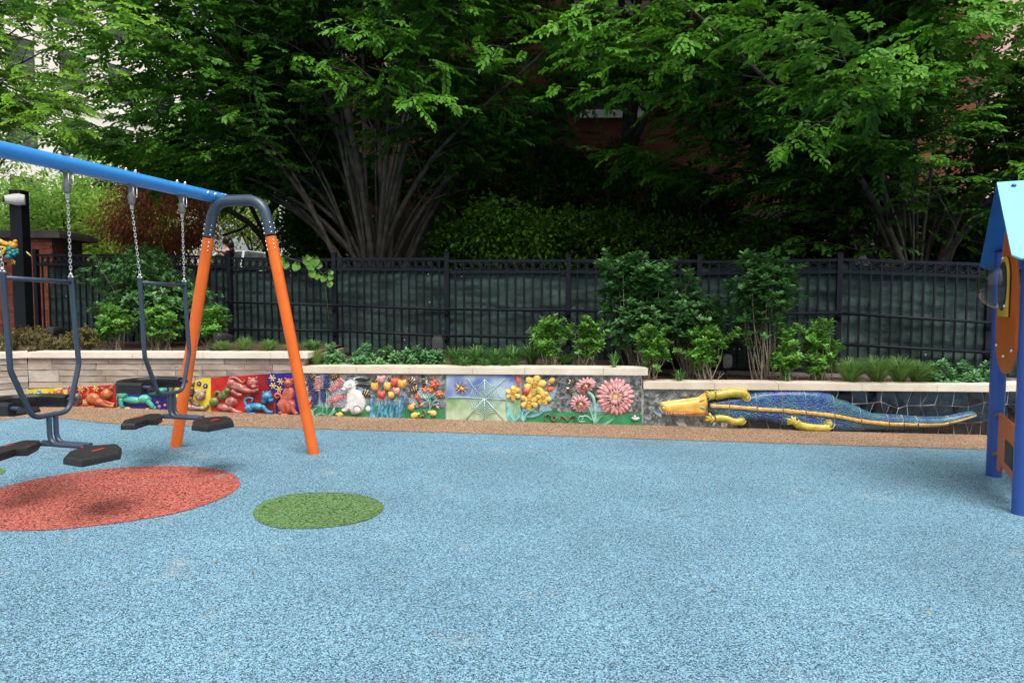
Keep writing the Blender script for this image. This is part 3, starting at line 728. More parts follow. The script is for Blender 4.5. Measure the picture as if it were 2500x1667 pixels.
def leafp(par, M, pts, W, mt, name='leaf', off=.030, H=.016, seg=None):
    """curved pointed leaf along pts"""
    k = M(1, 0)[0]-M(0, 0)[0]; P = smooth_loop(pts, 5, False); n = len(P); L_, R_ = [], []
    for i, p in enumerate(P):
        a, b = P[max(0, i-1)], P[min(n-1, i+1)]; dx, dy = b[0]-a[0], b[1]-a[1]; d = math.hypot(dx, dy)+1e-6
        w = W/2*math.sin(math.pi*min(1, .08+.92*i/(n-1)))**.7 if i < n-1 else .3
        L_.append((p[0]-dy/d*w, p[1]+dx/d*w)); R_.append((p[0]+dy/d*w, p[1]-dx/d*w))
    g = Geo(); vs = []; fs = []
    for i in range(n):
        for q, h in ((L_[i], .002), (P[i], H), (R_[i], .002)): vs.append(wp(*M(*q), off+h, seg))
    for i in range(n-1):
        for j in (0, 1): a = i*3+j; fs.append((a, a+1, a+4, a+3))
    m = len(vs)
    for i in range(n): vs.append(wp(*M(*L_[i]), 0, seg)); vs.append(wp(*M(*R_[i]), 0, seg))
    for i in range(n-1): a = m+2*i; fs += [(i*3, i*3+3, a+2, a), (i*3+2, i*3+5, a+3, a+1)]
    g.add(vs, fs); return g.build(name, mt, par, smooth=True)
for pts, w in (([(965,520),(960,480),(1010,445)],26), ([(985,520),(1040,500),(1090,525)],30), ([(1090,528),(1130,500),(1150,445)],28), ([(1065,535),(1110,520),(1165,475)],26), ([(1045,500),(1050,450),(1050,405)],10), ([(1085,530),(1085,440),(1080,290)],9), ([(965,500),(935,460),(925,430)],16)):
    leafp(tg, M3, pts, w, gl_mint)
# rabbit
rb = Geo(); outline = [(1215,275),(1225,240),(1255,215),(1290,205),(1320,215),(1340,250),(1338,290),(1370,300),(1405,340),(1425,400),(1420,450),(1400,490),(1350,512),(1300,510),(1285,480),(1250,495),(1205,485),(1210,462),(1240,450),(1250,400),(1255,340),(1262,315),(1235,312)]
rb.inflate([M3(*p) for p in outline], .05, 9, .014, step=4)
rb = rb.build('rabbit', gl_white, tg, smooth=True)
for c, rx, ry, h in (((1350,465),48,42,.02), ((1275,255),50,42,.03), ((1240,285),26,22,.035)):
    q = Geo(); p = M3(*c); q.blob(p[0], p[1], rx/3.618, ry/3.618, 0, h, .05, 12, 3); q.build('fur_swell', gl_white, rb, smooth=True)
q = Geo(); p = M3(1450,462); q.blob(p[0], p[1], 8.5, 9, 0, .04, .014, 12, 4); q.build('tail', gl_white, rb, smooth=True)
for c in ((1390,200), (1398,252)):
    q = Geo(); p = M3(*c); q.blob(p[0], p[1], 23, 6.6, 0, .022, .014, 14, 3); e_ = q.build('ear', gl_white, rb, smooth=True)
    q = Geo(); q.blob(p[0]+1, p[1], 21.5, 6.0, 0, .022, .030, 14, 3); q.build('inner_ear', gl_black, rb, smooth=True)
for c, r_, m_ in (((1303,263),2.6,gl_white), ((1228,292),2.2,gl_black)):
    q = Geo(); p = M3(*c); q.blob(p[0], p[1], r_, r_, 0, .008, .078, 8, 2); q.build('eye' if m_ is gl_white else 'nose', m_, rb, smooth=True)
q = Geo(); q.wtube([M3(*p) for p in smooth_loop([(1335,480),(1325,450),(1350,430),(1385,440),(1395,470)], 4, False)], .7, .066, 5); q.wtube([M3(*p) for p in smooth_loop([(1285,250),(1300,235),(1318,245)], 4, False)], .6, .08, 5); q.wtube([M3(*p) for p in smooth_loop([(1255,410),(1290,400),(1290,450),(1270,475)], 4, False)], .6, .062, 5); q.build('drawn_line', gl_plum, rb)
# tulips
def tulip(c, R, mt):
    g = Geo(); p = M3(*c); k = R/3.618; g.blob(p[0], p[1], k*.62, k*.9, 0, .04, .03, 10, 3); f = g.build('tulip', mt, tg, smooth=True)
    for s_ in (-1, 1):
        b = Geo(); b.blob(p[0]+s_*k*.42, p[1]-k*.12, k*.42, k*.95, s_*.18, .034, .03, 10, 3); b.build('petal', mt, f, smooth=True)
for pts in ([(1505,540),(1510,430),(1508,310)], [(1580,545),(1575,440),(1572,370)], [(1600,540),(1612,420),(1615,300)], [(1650,540),(1655,450),(1655,365)], [(1690,545),(1700,440),(1698,340)], [(1740,545),(1745,420),(1745,290)], [(1570,300),(1568,260),(1565,240)]):
    g = Geo(); g.wtube([M3(*p) for p in smooth_loop(pts, 3, False)], 1.5, .022, 6); g.build('stem', gl_mint if random.random() < .5 else gl_sky, tg, smooth=True)
for pts, w in (([(1515,548),(1475,500),(1480,350)],34), ([(1520,545),(1545,470),(1545,390)],26), ([(1580,550),(1568,480),(1585,395)],26), ([(1625,550),(1600,480),(1665,380)],30), ([(1655,552),(1665,480),(1690,420)],24), ([(1720,550),(1735,460),(1775,345)],34), ([(1640,540),(1650,430),(1690,400)],20), ([(1700,550),(1700,480),(1710,400)],22)):
    leafp(tg, M3, pts, w, gl_sky)
for c, R, m_ in (((1563,205),44,gl_pink), ((1682,228),44,gl_tul), ((1745,245),46,gl_tuo), ((1508,268),44,gl_tuo), ((1618,265),42,gl_tuo), ((1698,305),42,gl_pink), ((1570,338),44,gl_tul), ((1655,340),38,gl_daf)): tulip(c, R, m_)
# trumpet flowers
for pts in ([(1990,555),(1990,440),(1965,340),(1950,310)], [(1990,470),(2030,390),(2075,345)], [(1990,430),(1995,370),(2015,270)], [(1985,400),(1940,365),(1895,350)], [(1975,395),(1930,410),(1915,430)], [(2000,440),(2040,430),(2060,445)]):
    g = Geo(); g.wtube([M3(*p) for p in smooth_loop(pts, 3, False)], 1.4, .022, 6); g.build('stem', gl_mint, tg, smooth=True)
for c, R, r_ in (((2030,245),44,.2), ((1945,295),34,-.8), ((2075,330),36,.6), ((1880,352),30,3.0), ((1998,300),26,1.0)):
    p = M3(*c); flower(tg, 'trumpet_flower', p, R/3.618, gl_tul, gl_tuo, n=5, core=.35, pw=.5, rc=.5, H=.03)
for c in ((1918,425), (2058,445)):
    g = Geo(); p = M3(*c); g.blob(p[0], p[1], 6.5, 3.2, -.6 if c[0] < 2000 else .7, .025, .02, 8, 3); g.build('flower_bud', gl_pink, tg, smooth=True)
for pts, w in (([(1960,375),(1935,345),(1925,335)],22), ([(1990,360),(2015,345),(2030,320)],22), ([(2025,400),(2050,380),(2080,395)],22), ([(2010,420),(2050,420),(2070,400)],18)): leafp(tg, M3, pts, w, gl_mint)
for c, L, r_, w_ in (((948,180),78,.7,(.5,-.8)), ((1148,185),75,-.35,(0,-1)), ((1425,328),85,.45,(.2,-1)), ((1495,200),60,-.9,(.8,.2)), ((1635,195),60,-.5,(.1,-1)), ((1830,220),80,.75,(.5,-.8)), ((1936,225),70,1.5,(1,0)), ((1850,295),82,-.3,(.3,-1)), ((888,250),55,-.5,(0,-1))):
    bee(tg, M3(*c), L/3.618, r_, None, w_)
for c, R, b_, r_ in (((1203,512),31,gl_daf,3.3), ((1828,450),34,gl_tuo,-.9), ((1855,518),38,gl_daf,-.4), ((2020,500),36,gl_daf,3.4)): beetle(tg, M3(*c), R/3.618, b_, gl_black, r_, name='spotted_beetle')
for c in ((935,400), (945,435), (925,430)):
    g = Geo(); p = M3(*c); g.blob(p[0], p[1], 5, 5, 0, .03, .014, 8, 3); g.build('berry', gl_tul, tg, smooth=True)
def worm(par, M, pts, r):
    P = smooth_loop(pts, 6, False); g = Geo(); g.wtube([M(*p) for p in P], r, .040, 7); w = g.build('worm', gl_thorn, par, smooth=True)
worm(tg, M3, [(1930,470),(1955,490),(1940,520),(1908,525),(1915,555),(1960,558)], 2.2)

# ---- spider web tile ---------------------------------------------------------------------------
tw = wall_thing('spider_web_tile', 'large blue and green washed tile with raised spider web and orange spider', (1180, 1030))
pw_ = [M4(*p) for p in [(168,190),(185,180),(850,190),(905,195),(912,660),(700,652),(165,640)]]
panel(tw, 'blue_glazed_tile', [M4(*p) for p in [(168,190),(185,180),(800,186),(850,192),(855,430),(168,420)]], gl_wash, .02)
panel(tw, 'green_glazed_tile', [M4(*p) for p in [(168,422),(855,432),(910,430),(912,660),(700,652),(165,640)]], gl_wash2, .0205)
panel(tw, 'red_glazed_piece', [M4(*p) for p in [(862,195),(895,195),(912,250),(905,290),(880,285)]], gl_tul, .022)
cx, cy = 550, 418; rays_ = [(553,228),(672,300),(742,428),(672,550),(548,628),(432,550),(372,408),(432,298)]
ext = {1:(760,215), 2:(860,440), 3:(745,640), 5:(365,630), 6:(178,410), 7:(378,215)}
for i, r_ in enumerate(rays_):
    e = ext.get(i, r_); g = Geo(); g.wtube([M4(cx, cy), M4(*r_), M4(*e)], [1.1,1.1,.9], .030, 6); g.build('radial_thread', gl_web, tw, smooth=True)
for k in range(1, 8):
    f = k/7; pts = []
    for i in range(8):
        a, b = rays_[i], rays_[(i+1) % 8]
        for q in (0, .25, .5, .75):
            sg = 1-.13*math.sin(math.pi*q)
            x = a[0]+(b[0]-a[0])*q; y = a[1]+(b[1]-a[1])*q
            pts.append(M4(cx+(x-cx)*f*sg, cy+(y-cy)*f*sg))
    pts.append(pts[0]); g = Geo(); g.wtube(pts, .8, .031, 6); g.build('ring_thread', gl_web, tw, smooth=True)
g = Geo(); p = M4(322,322); g.blob(p[0], p[1], 7.5, 5, .5, .03, .022, 10, 3); q = M4(285,300); g.blob(q[0], q[1], 5, 4.4, .5, .025, .022, 8, 3); sp_ = g.build('spider', gl_oran, tw, smooth=True)
for a, b, c in (((300,300),(270,280),(262,262)), ((310,300),(302,270),(308,250)), ((330,305),(345,275),(380,268)), ((345,318),(370,312),(395,318)), ((345,335),(365,355),(355,385)), ((325,345),(328,370),(345,385)), ((300,330),(285,350),(262,372)), ((290,318),(265,325),(250,335))):
    g = Geo(); g.wtube([M4(*a), M4(*b), M4(*c)], [1.4,1,.6], .032, 5); g.build('leg', gl_oran, sp_, smooth=True)

# ---- daffodil and gerbera mural -----------------------------------------------------------------
td = wall_thing('flower_mosaic', 'mirror and green mosaic with yellow daffodils and big pink gerbera flowers', (1400, 1030))
fragments(td, 1274, 1566, lambda x: M4(0, 188)[1], lambda x: 1005, 7, 3, mm_clear, 5, jit=.2, tilt=(3, 8))
def hp4(pts): panel(td, 'green_glazed_tile', [M4(*p) for p in pts], gl_green, .024)
hp4([(925,585),(990,550),(1100,560),(1200,545),(1290,535),(1400,545),(1520,560),(1625,570),(1625,682),(1200,672),(925,665)])
hp4([(1635,572),(1760,578),(1900,575),(2130,580),(2134,692),(1635,684)])
for pts, w, m_ in (([(845,650),(800,590),(770,445)],46,gl_turq), ([(855,650),(895,600),(905,520)],42,gl_turq), ([(945,655),(925,600),(930,545)],36,gl_turq), ([(950,650),(975,570),(1085,500)],34,gl_turq), ([(975,605),(1060,590),(1145,545)],46,gl_turq), ([(1660,680),(1700,620),(1740,590)],30,gl_mint), ([(1670,680),(1760,675),(1850,620)],34,gl_mint)): leafp(td, M4, pts, w, m_)
for pts, r_ in (([(850,655),(855,540),(858,440)],2.4), ([(1660,682),(1660,560),(1645,420),(1590,355)],4), ([(1655,680),(1630,590),(1600,520)],3), ([(1560,655),(1545,650),(1510,655),(1492,625),(1515,598),(1540,618),(1522,640)],1.6), ([(1530,600),(1580,598),(1630,640)],2)):
    g = Geo(); g.wtube([M4(*p) for p in smooth_loop(pts, 4, False)], r_, .024, 7); g.build('stem', gl_mint, td, smooth=True)
def daffodil(c, R, par=td):
    f = flower(par, 'daffodil', M4(*c), R/4.126, gl_daf, gl_dafc, n=6, core=.34, pw=.36, rc=.58, H=.028, off=.02, rot=random.random())
    g = Geo()
    p = M4(*c); ring = [(p[0]+R/4.126*.3*math.cos(a)*(1+.12*(i % 2)), p[1]+R/4.126*.3*math.sin(a)*(1+.12*(i % 2))) for i, a in enumerate(np.linspace(0, 2*math.pi, 13))]
    g.wtube(ring, 1.3, .066, 6); g.build('cup_rim', gl_daf, f, smooth=True)
for c, R in (((835,372),85), ((1055,290),120), ((1000,455),100), ((1140,415),88)): daffodil(c, R)
def gerbera(c, R, sq=1, rot=0, n=18, layers=2):
    f = flower(td, 'gerbera', M4(*c), R/4.126, gl_pink, gl_daf, n=n, sq=sq, rot=rot, core=.22, pw=.14 if n > 15 else .17, rc=.60, H=.03, off=.02, layers=layers)
    p = M4(*c); cr, sr = math.cos(rot), math.sin(rot)
    for k in range(16):
        a = 2*math.pi*k/16; rr = R/4.126*.36; x, y = rr*math.cos(a), rr*math.sin(a)*sq
        g = Geo(); g.blob(p[0]+x*cr-y*sr, p[1]+x*sr+y*cr, R/4.126*.13, R/4.126*.05, rot+math.atan2(math.sin(a)*sq, math.cos(a)), .014, .052, 6, 2); g.build('dark_ray', gl_plum, f, smooth=True)
gerbera((1565,292), 118, .62, -.35, 16); gerbera((1515,475), 112, .85, .1, 16); gerbera((1865,405), 205, 1.0, 0, 24, 3)
for c, L, r_, w_ in (((1435,262),85,-1.2,(-.9,-.2)), ((1412,350),90,1.0,(-.6,-.7)), ((1772,308),82,.35,(.2,-1))): bee(td, M4(*c), L/4.126, r_, None, w_)
beetle(td, M4(1228,245), 38/4.126, gl_tuo, gl_black, 2.2, name='spotted_beetle')
beetle(td, M4(1208,328), 38/4.126, gl_tul, gl_black, 3.0); beetle(td, M4(975,352), 44/4.126, gl_tul, gl_black, .9)
worm(td, M4, [(1160,640),(1165,590),(1200,580),(1220,620),(1250,640),(1272,615),(1245,590)], 2)
worm(td, M4, [(1300,640),(1320,600),(1350,605),(1385,640),(1410,605),(1445,590),(1462,615),(1458,645)], 2)
g = Geo()
for c, rx, ry in (((2068,625),42,20), ((2060,600),16,16), ((2095,618),16,12), ((2040,618),16,12)): p = M4(*c); g.blob(p[0], p[1], rx/4.126, ry/4.126, 0, .03, .02, 10, 3)
g.build('white_ceramic_shape', gl_white, td, smooth=True)

# ---- crocodile -------------------------------------------------------------------------------------
tm = wall_thing('mirror_mosaic', 'broken mirror pieces set in grout round the blue crocodile', (2000, 1040))
fragments(tm, 1571, 1800, lambda x: 951, lambda x: 1041+(x-1571)*.027, 11, 5, mm_clear, 21, jit=.3, seg=2, tilt=(3, 11))
fragments(tm, 1800, 2500, lambda x: 952+(x-1800)*.004, lambda x: 1046+(x-1800)*.029, 20, 3, mm_dark, 22, jit=.26, seg=2, tilt=(-3, 5), gap=1.7)
tc = wall_thing('crocodile_relief', 'long blue ceramic crocodile with orange head and yellow legs on the low wall', (1900, 1040), 'relief')
body = [(440,195),(500,180),(600,165),(700,150),(780,134),(880,130),(1000,130),(1100,135),(1180,150),(1225,182),(1265,190),(1300,205),(1380,245),(1430,265),(1520,272),(1600,276),(1700,285),(1780,287),(1850,285),(1950,268),(2035,253),(2062,268),(2050,290),(1950,330),(1850,356),(1700,368),(1500,372),(1350,378),(1200,380),(1150,374),(1050,362),(900,345),(830,325),(780,315),(680,312),(600,322),(500,300),(440,265)]
def clipx(poly, x0, x1):
    def half(P, x, keep):
        out = []
        for i in range(len(P)):
            a, b = P[i], P[(i+1) % len(P)]; ia, ib = keep(a[0]), keep(b[0])
            if ia: out.append(a)
            if ia != ib: t_ = (x-a[0])/(b[0]-a[0]); out.append((x, a[1]+(b[1]-a[1])*t_))
        return out
    return half(half(poly, x0, lambda v: v >= x0), x1, lambda v: v <= x1)
fullp = [M5(*p) for p in body]
cuts = [438, 560, 725, 880, 1018, 1190, 1350, 1515, 1605, 1690, 1880, 2070]
for a, b in zip(cuts, cuts[1:]):
    pl = clipx(body, a+2.2, b-2.2)
    g = Geo(); g.inflate([M5(*p) for p in pl], .075, 24, .012, full=fullp, step=4.5, seg=2, wob=.004)
    g.build('body_tile', gl_crocb if a in (725, 880, 1018, 560) else gl_crocd, tc, smooth=True, auto=50)
for a in cuts[1:-1]:
    g = Geo(); g.inflate([M5(*p) for p in clipx(body, a-2.4, a+2.4)], .070, 24, .010, full=fullp, step=3, seg=2); g.build('grout_joint', m_mortar, tc, smooth=True, auto=50)
st = [(448,219),(560,223),(680,232),(735,238),(880,246),(1018,259),(1190,277),(1350,309),(1515,328),(1620,331),(1690,333),(1750,335),(1850,331),(1950,308),(2050,281)]
def stripe_y(x):
    for a, b in zip(st, st[1:]):
        if x <= b[0]: break
    return a[1]+(b[1]-a[1])*(x-a[0])/(b[0]-a[0])
def body_h(px, py):
    A = np.array(fullp); B = np.roll(A, -1, 0)-A; q = np.array((px, py)); t_ = np.clip(((q-A)*B).sum(1)/((B**2).sum(1)+1e-9), 0, 1)
    d = float(np.sqrt((((A+B*t_[:, None])-q)**2).sum(1)).min()); t_ = min(d/24, 1); return .012+.075*math.sqrt(max(0, 1-(1-t_)**2))
for a, b in zip(cuts, cuts[1:]):
    a2, b2 = max(a, 448)+3, min(b, 2052)-3; g = Geo(); vs = []; fs = []; n = max(2, int((b2-a2)/18))
    for i in range(n+1):
        x = a2+(b2-a2)*i/n; y = stripe_y(x); w = 14.5 if x < 1500 else 14.5-6*(x-1500)/550
        w += 1.2*math.sin(x*.35)
        for dy in (-w, -w*.55, 0, w*.55, w):
            p = M5(x, y+dy); hh = body_h(*p)
            vs.append(wp(p[0], p[1], hh+(.012 if abs(dy) < w*.9 else -.012)-(.004 if dy == 0 else 0), 2))
    for i in range(n):
        for j in range(4): q = i*5+j; fs.append((q, q+1, q+6, q+5))
    g.add(vs, fs); g.build('back_stripe', gl_crocs, tc, smooth=True)
g = Geo(); head = [(150,205),(165,198),(185,196),(250,188),(380,170),(400,155),(425,140),(437,160),(442,210),(432,240),(420,290),(400,286),(330,285),(200,277),(175,270),(158,245)]
g.inflate([M5(*p) for p in head], .085, 16, .014, step=4, seg=2); hd = g.build('head', gl_croch, tc, smooth=True)
for c, rx, ry, h_ in (((395,182),24,9,.03), ((170,232),12,9,.015)):
    q = Geo(); p = M5(*c); q.blob(p[0], p[1], rx/2.476, ry/2.476, -.5 if c[0] > 300 else 0, h_, .08, 10, 3, 2); q.build('brow' if c[0] > 300 else 'nostril', gl_croch, hd, smooth=True)
q = Geo(); p = M5(398,229); q.blob(p[0], p[1], 9, 3.2, .25, .012, .094, 10, 3, 2); q.build('eye', gl_mint, hd, smooth=True)
q = Geo(); q.wtube([M5(*p) for p in [(180,256),(240,262),(330,262),(430,258)]], 1.6, .088, 6, 2); q.build('mouth', gl_tul, hd, smooth=True)
for x in (182, 196, 212, 235, 248, 262, 276, 292):
    q = Geo(); y = 258+(x-180)*.05; q.add([wp(*M5(x-5, y), .098, 2), wp(*M5(x+5, y), .098, 2), wp(*M5(x, y+13 if x % 2 else y+10), .102, 2), wp(*M5(x, y), .112, 2)], [(0,1,3), (1,2,3), (2,0,3)]); q.build('tooth', gl_white, hd)
def croc_leg(coil, R, path, r, hand, fingers):
    g = Geo(); p = M5(*coil); g.blob(p[0], p[1], R/2.476, R/2.476*.95, 0, .075, .02, 16, 4, 2)
    P = smooth_loop(path, 6, False); n = len(P)
    g.wtube([M5(*q) for q in P], [r/2.476*(1+.16*(i % 2)) for i in range(n)], .06, 10, 2)
    h = M5(*hand); g.blob(h[0], h[1], r*1.1/2.476, r*1.15/2.476, 0, .05, .05, 12, 3, 2)
    lg = g.build('leg', gl_crocy, tc, smooth=True)
    for f in fingers:
        q = Geo(); q.wtube([M5(*hand), M5((hand[0]+f[0])/2, (hand[1]+f[1])/2), M5(*f)], [4.5, 3.9, 2.6], .075, 8, 2); q.build('finger', gl_crocy, lg, smooth=True)
    q = Geo()
    for k in range(14):
        a = k/14*2*math.pi; rr = R*(1-.055*k); q_ = 0
    sp = [(coil[0]+R*(.85-.045*k)*math.cos(k*.7), coil[1]+R*(.85-.045*k)*math.sin(k*.7)) for k in range(16)]
    q.wtube([M5(*s_) for s_ in sp], 1.3, .085, 6, 2); q.build('coil_ridge', gl_crocy, lg, smooth=True)
croc_leg((662,165), 34, [(665,150),(620,143),(560,142),(520,152),(480,158)], 25, (462,158), [(425,132),(422,148),(428,165),(442,180)])
croc_leg((632,306), 33, [(640,310),(590,315),(550,300),(510,292),(480,296)], 21, (460,298), [(440,262),(420,282),(418,305),(450,322)])
croc_leg((1155,326), 44, [(1160,350),(1100,352),(1040,348),(985,335),(960,315)], 24, (945,312), [(895,290),(905,310),(932,278),(958,278),(910,328)])
# ------------------------------------------------------------------ black metal fence with windscreen
m_iron = mat('black_powder_coat', (.007,.009,.015), (.011,.014,.021), 20, .6, spec=.2, bump=.08, bscale=200)
def screen_mat():
    m = bpy.data.materials.new('green_windscreen'); m.use_nodes = True; nt = m.node_tree; N = nt.nodes; L = nt.links
    p = N['Principled BSDF']; p.inputs['Roughness'].default_value = .62; p.inputs['Specular IOR Level'].default_value = .25
    p.inputs['Sheen Weight'].default_value = .05
    geo = N.new('ShaderNodeNewGeometry'); mp = N.new('ShaderNodeMapping'); mp.inputs['Scale'].default_value = (6, 6, 60)
    L.new(geo.outputs['Position'], mp.inputs[0]); t = N.new('ShaderNodeTexNoise'); t.inputs['Scale'].default_value = 3; t.inputs['Detail'].default_value = 7; L.new(mp.outputs[0], t.inputs['Vector'])
    t2 = N.new('ShaderNodeTexNoise'); t2.inputs['Scale'].default_value = 1.7; t2.inputs['Detail'].default_value = 4; L.new(geo.outputs['Position'], t2.inputs['Vector'])
    mu = N.new('ShaderNodeMath'); mu.operation = 'MULTIPLY'; L.new(t.outputs[0], mu.inputs[0]); L.new(t2.outputs[0], mu.inputs[1])
    mr = N.new('ShaderNodeMapRange'); mr.inputs['From Min'].default_value = .14; mr.inputs['From Max'].default_value = .38; L.new(mu.outputs[0], mr.inputs['Value'])
    mx = N.new('ShaderNodeMix'); mx.data_type = 'RGBA'; mx.inputs['A'].default_value = (.014,.030,.026,1); mx.inputs['B'].default_value = (.062,.108,.092,1)  # wrinkle highlights and creases put into the colour as light and dark streaks
    L.new(mr.outputs[0], mx.inputs['Factor']); L.new(mx.outputs['Result'], p.inputs['Base Color'])
    bp = N.new('ShaderNodeBump'); bp.inputs['Strength'].default_value = .8; bp.inputs['Distance'].default_value = .01; L.new(t.outputs[0], bp.inputs['Height']); L.new(bp.outputs[0], p.inputs['Normal'])
    return m
m_screen = screen_mat(); m_grom = mat('bright_grommet', (.75,.75,.72), rough=.3, metal=.6)
# post plan positions, cap height, rail-1 top, pipe heights, bottom
def zat(py, Y): return CAM_Z+(735-py)/F*Y
post_info = [  # index in FP, (cap y px, rail top L px, rail top R px, pipe1, pipe2)
 (1, 590, 604, 604, 734, 796), (2, 612, 620, 621, 736, 799), (3, 614, 622, 622, 738, 801), (4, 615, 625, 629, 738, 803), (5, 620, 632, 630, 745, 807), (6, 620, 630, 635, 755, 819),
 (7, 624, 634, 634, 757.5, 823), (8, 625, 635, 637, 768, 838), (9, 621, 632, 631, 764, 839), (10, 640, 643, 645, 788, 860), (11, 641, 655, 655, 790, 865)]
from mathutils import noise as mnoise
fence = thing('metal_fence', 'long black metal fence with ring frieze and dark green windscreen behind the planting bed', 'fence', (0, 10, 0))
ringm = Geo(); 
def ring_mesh():
    R, r = .047, .0085; vs = []; fs = []; n1, n2 = 18, 5
    for i in range(n1):
        a = 2*math.pi*i/n1
        for j in range(n2):
            b = 2*math.pi*j/n2; q = R+r*math.cos(b); vs.append((q*math.cos(a), r*2*math.sin(b), q*math.sin(a)))
    for i in range(n1):
        for j in range(n2):
            a = i*n2+j; b = i*n2+(j+1) % n2; c = ((i+1) % n1)*n2+(j+1) % n2; d = ((i+1) % n1)*n2+j; fs.append((a, b, c, d))
    me = bpy.data.meshes.new('ring'); me.from_pydata(vs, [], fs); me.materials.append(m_iron); me.polygons.foreach_set('use_smooth', [True]*len(fs)); return me
RING = ring_mesh(); MIN_X = -10.2
info = {i[0]: i[1:] for i in post_info}
def bar(name, A, B, w, h, mt=m_iron):
    A, B = Vector(A), Vector(B); d = B-A; L = d.length; c = (A+B)/2
    yaw = math.atan2(d.y, d.x); pit = -math.asin(d.z/L)
    o = ubox(name, c, (L, w, h), mt, fence); o.rotation_euler = (0, pit, yaw); return o
for k in range(1, 12):
    x, y = FP[k]; cap = zat(info[k][0], y); zb = .3
    if k == 1: continue
    ubox('post', (x, y, (cap+zb)/2), (.068, .068, cap-zb), m_iron, fence, math.atan2(-.2, 1))
    ubox('post_cap', (x, y, cap+.006), (.082, .082, .012), m_iron, fence, math.atan2(-.2, 1))
for k in range(1, 11):
    (xa, ya), (xb, yb) = FP[k], FP[k+1]
    if k == 1: xa, ya, xb, yb = FP[2][0]-1.35, FP[2][1]+.27, FP[2][0]-.58, FP[2][1]+.116
    za = zat(info[k][2], ya); zb_ = zat(info[k+1][1], yb)
    p1a, p1b = zat(info[k][3], ya), zat(info[k+1][3], yb); p2a, p2b = zat(info[k][4], ya), zat(info[k+1][4], yb)
    L = math.hypot(xb-xa, yb-ya); ux, uy = (xb-xa)/L, (yb-ya)/L; nx, ny = uy, -ux
    bot = lambda t_: (p2a+(p2b-p2a)*t_)-.36
    bar('top_rail', (xa+ux*.03, ya+uy*.03, za-.02), (xb-ux*.03, yb-uy*.03, zb_-.02), .034, .04)
    bar('frieze_rail', (xa+ux*.03, ya+uy*.03, za-.178), (xb-ux*.03, yb-uy*.03, zb_-.178), .034, .045)
    bar('bottom_rail', (xa+ux*.03, ya+uy*.03, bot(0)), (xb-ux*.03, yb-uy*.03, bot(1)), .034, .04)
    n = max(3, round(L/.1265)-1); yaw = math.atan2(uy, ux)
    for i in range(1, n+1):
        t_ = i/(n+1); x, y = xa+(xb-xa)*t_, ya+(yb-ya)*t_; zt = za+(zb_-za)*t_-.03; z0 = bot(t_)-.06
        ubox('picket', (x, y, (zt+z0)/2), (.022, .022, zt-z0), m_iron, fence, yaw)
        if i < n:
            t2 = (i+.5)/(n+1); o = link('ring', RING, fence); o.location = (xa+(xb-xa)*t2, ya+(yb-ya)*t2, za+(zb_-za)*t2-.098); o.rotation_euler = (0, 0, yaw)
    # two round pipes in front, standing off the posts
    if k >= 4:
        for za_, zc in ((p1a, p1b), (p2a, p2b)):
            g = Geo(); g.tube([(xa+nx*.085-ux*.02, ya+ny*.085-uy*.02, za_), (xb+nx*.085+ux*.02, yb+ny*.085+uy*.02, zc)], .021, 10); g.build('handrail_pipe', m_iron, fence, smooth=True)
            g = Geo(); g.tube([(xb, yb-.02, zc-.07), (xb+nx*.08, yb+ny*.08, zc-.07), (xb+nx*.085, yb+ny*.085, zc-.015)], [.012, .012, .01], 8); g.ball((xb+nx*.045, yb+ny*.045, zc-.07), .032, nu=10, nv=6); g.build('pipe_bracket', m_iron, fence, smooth=True)
    # windscreen: hung behind the pickets, wrinkled
    if k == 1: continue
    g = Geo(); nu_, nv_ = 72, 60; top_off = .19 if k < 5 else (.16 if k < 8 else .07); rs = random.Random(k*7)
    ph = [rs.uniform(0, 6.28) for _ in range(8)]; slope = rs.uniform(-.9, .9)
    for i in range(nu_+1):
        for j in range(nv_+1):
            t_ = i/nu_; v = j/nv_; zt = za+(zb_-za)*t_-top_off-.012*math.sin(t_*25+ph[0])-.012*abs(math.sin(t_*math.pi*4)); z0 = bot(t_)-.12; z = zt+(z0-zt)*v
            X = (t_ if k > 2 else .12+.88*t_)*L
            xr_ = X+k*1.83; q1 = Vector((xr_*1.1+z*slope*1.2, z*5.5-xr_*slope*.5, k*3.1)); q2 = Vector((xr_*3.4+z*slope*3, z*15-xr_*slope*2, k*1.7)); q3 = Vector((xr_*.8, z*1.6, 9+k))
            w = .034*mnoise.noise(q1)+.022*mnoise.noise(q2)+.03*mnoise.noise(q3)+.0025*math.sin(X*49.7)
            w = max(-.055, min(.03, w))
            off = -.045+w
            g.v.append((xa+ux*X+nx*off, ya+uy*X+ny*off, z))
    for i in range(nu_):
        for j in range(nv_): a = i*(nv_+1)+j; g.f.append((a, a+1, a+nv_+2, a+nv_+1)); g.m.append(0)
    g.build('windscreen', m_screen, fence, smooth=True)
    for q in range(3):
        t_ = rs.uniform(.1, .9); v = rs.choice([.03, .35, .8]); zt = za+(zb_-za)*t_-top_off-.05; z = zt-v*(zt-bot(t_)); gg = Geo(); X = t_*L
        gg.tube([(xa+ux*X+nx*-.02, ya+uy*X+ny*-.02, z), (xa+ux*X+nx*-.012, ya+uy*X+ny*-.012, z)], .009, 8); gg.build('grommet', m_grom, fence, smooth=True)
# kerb at the fence foot, right half
kb = Geo(); kb.tube([(1.7, fence_y(1.7)-.12, .50), (7.4, fence_y(7.4)-.12, .45)], .05, 4); kb_ = kb.build('fence_kerb', m_joint); kb_['kind'] = 'structure'

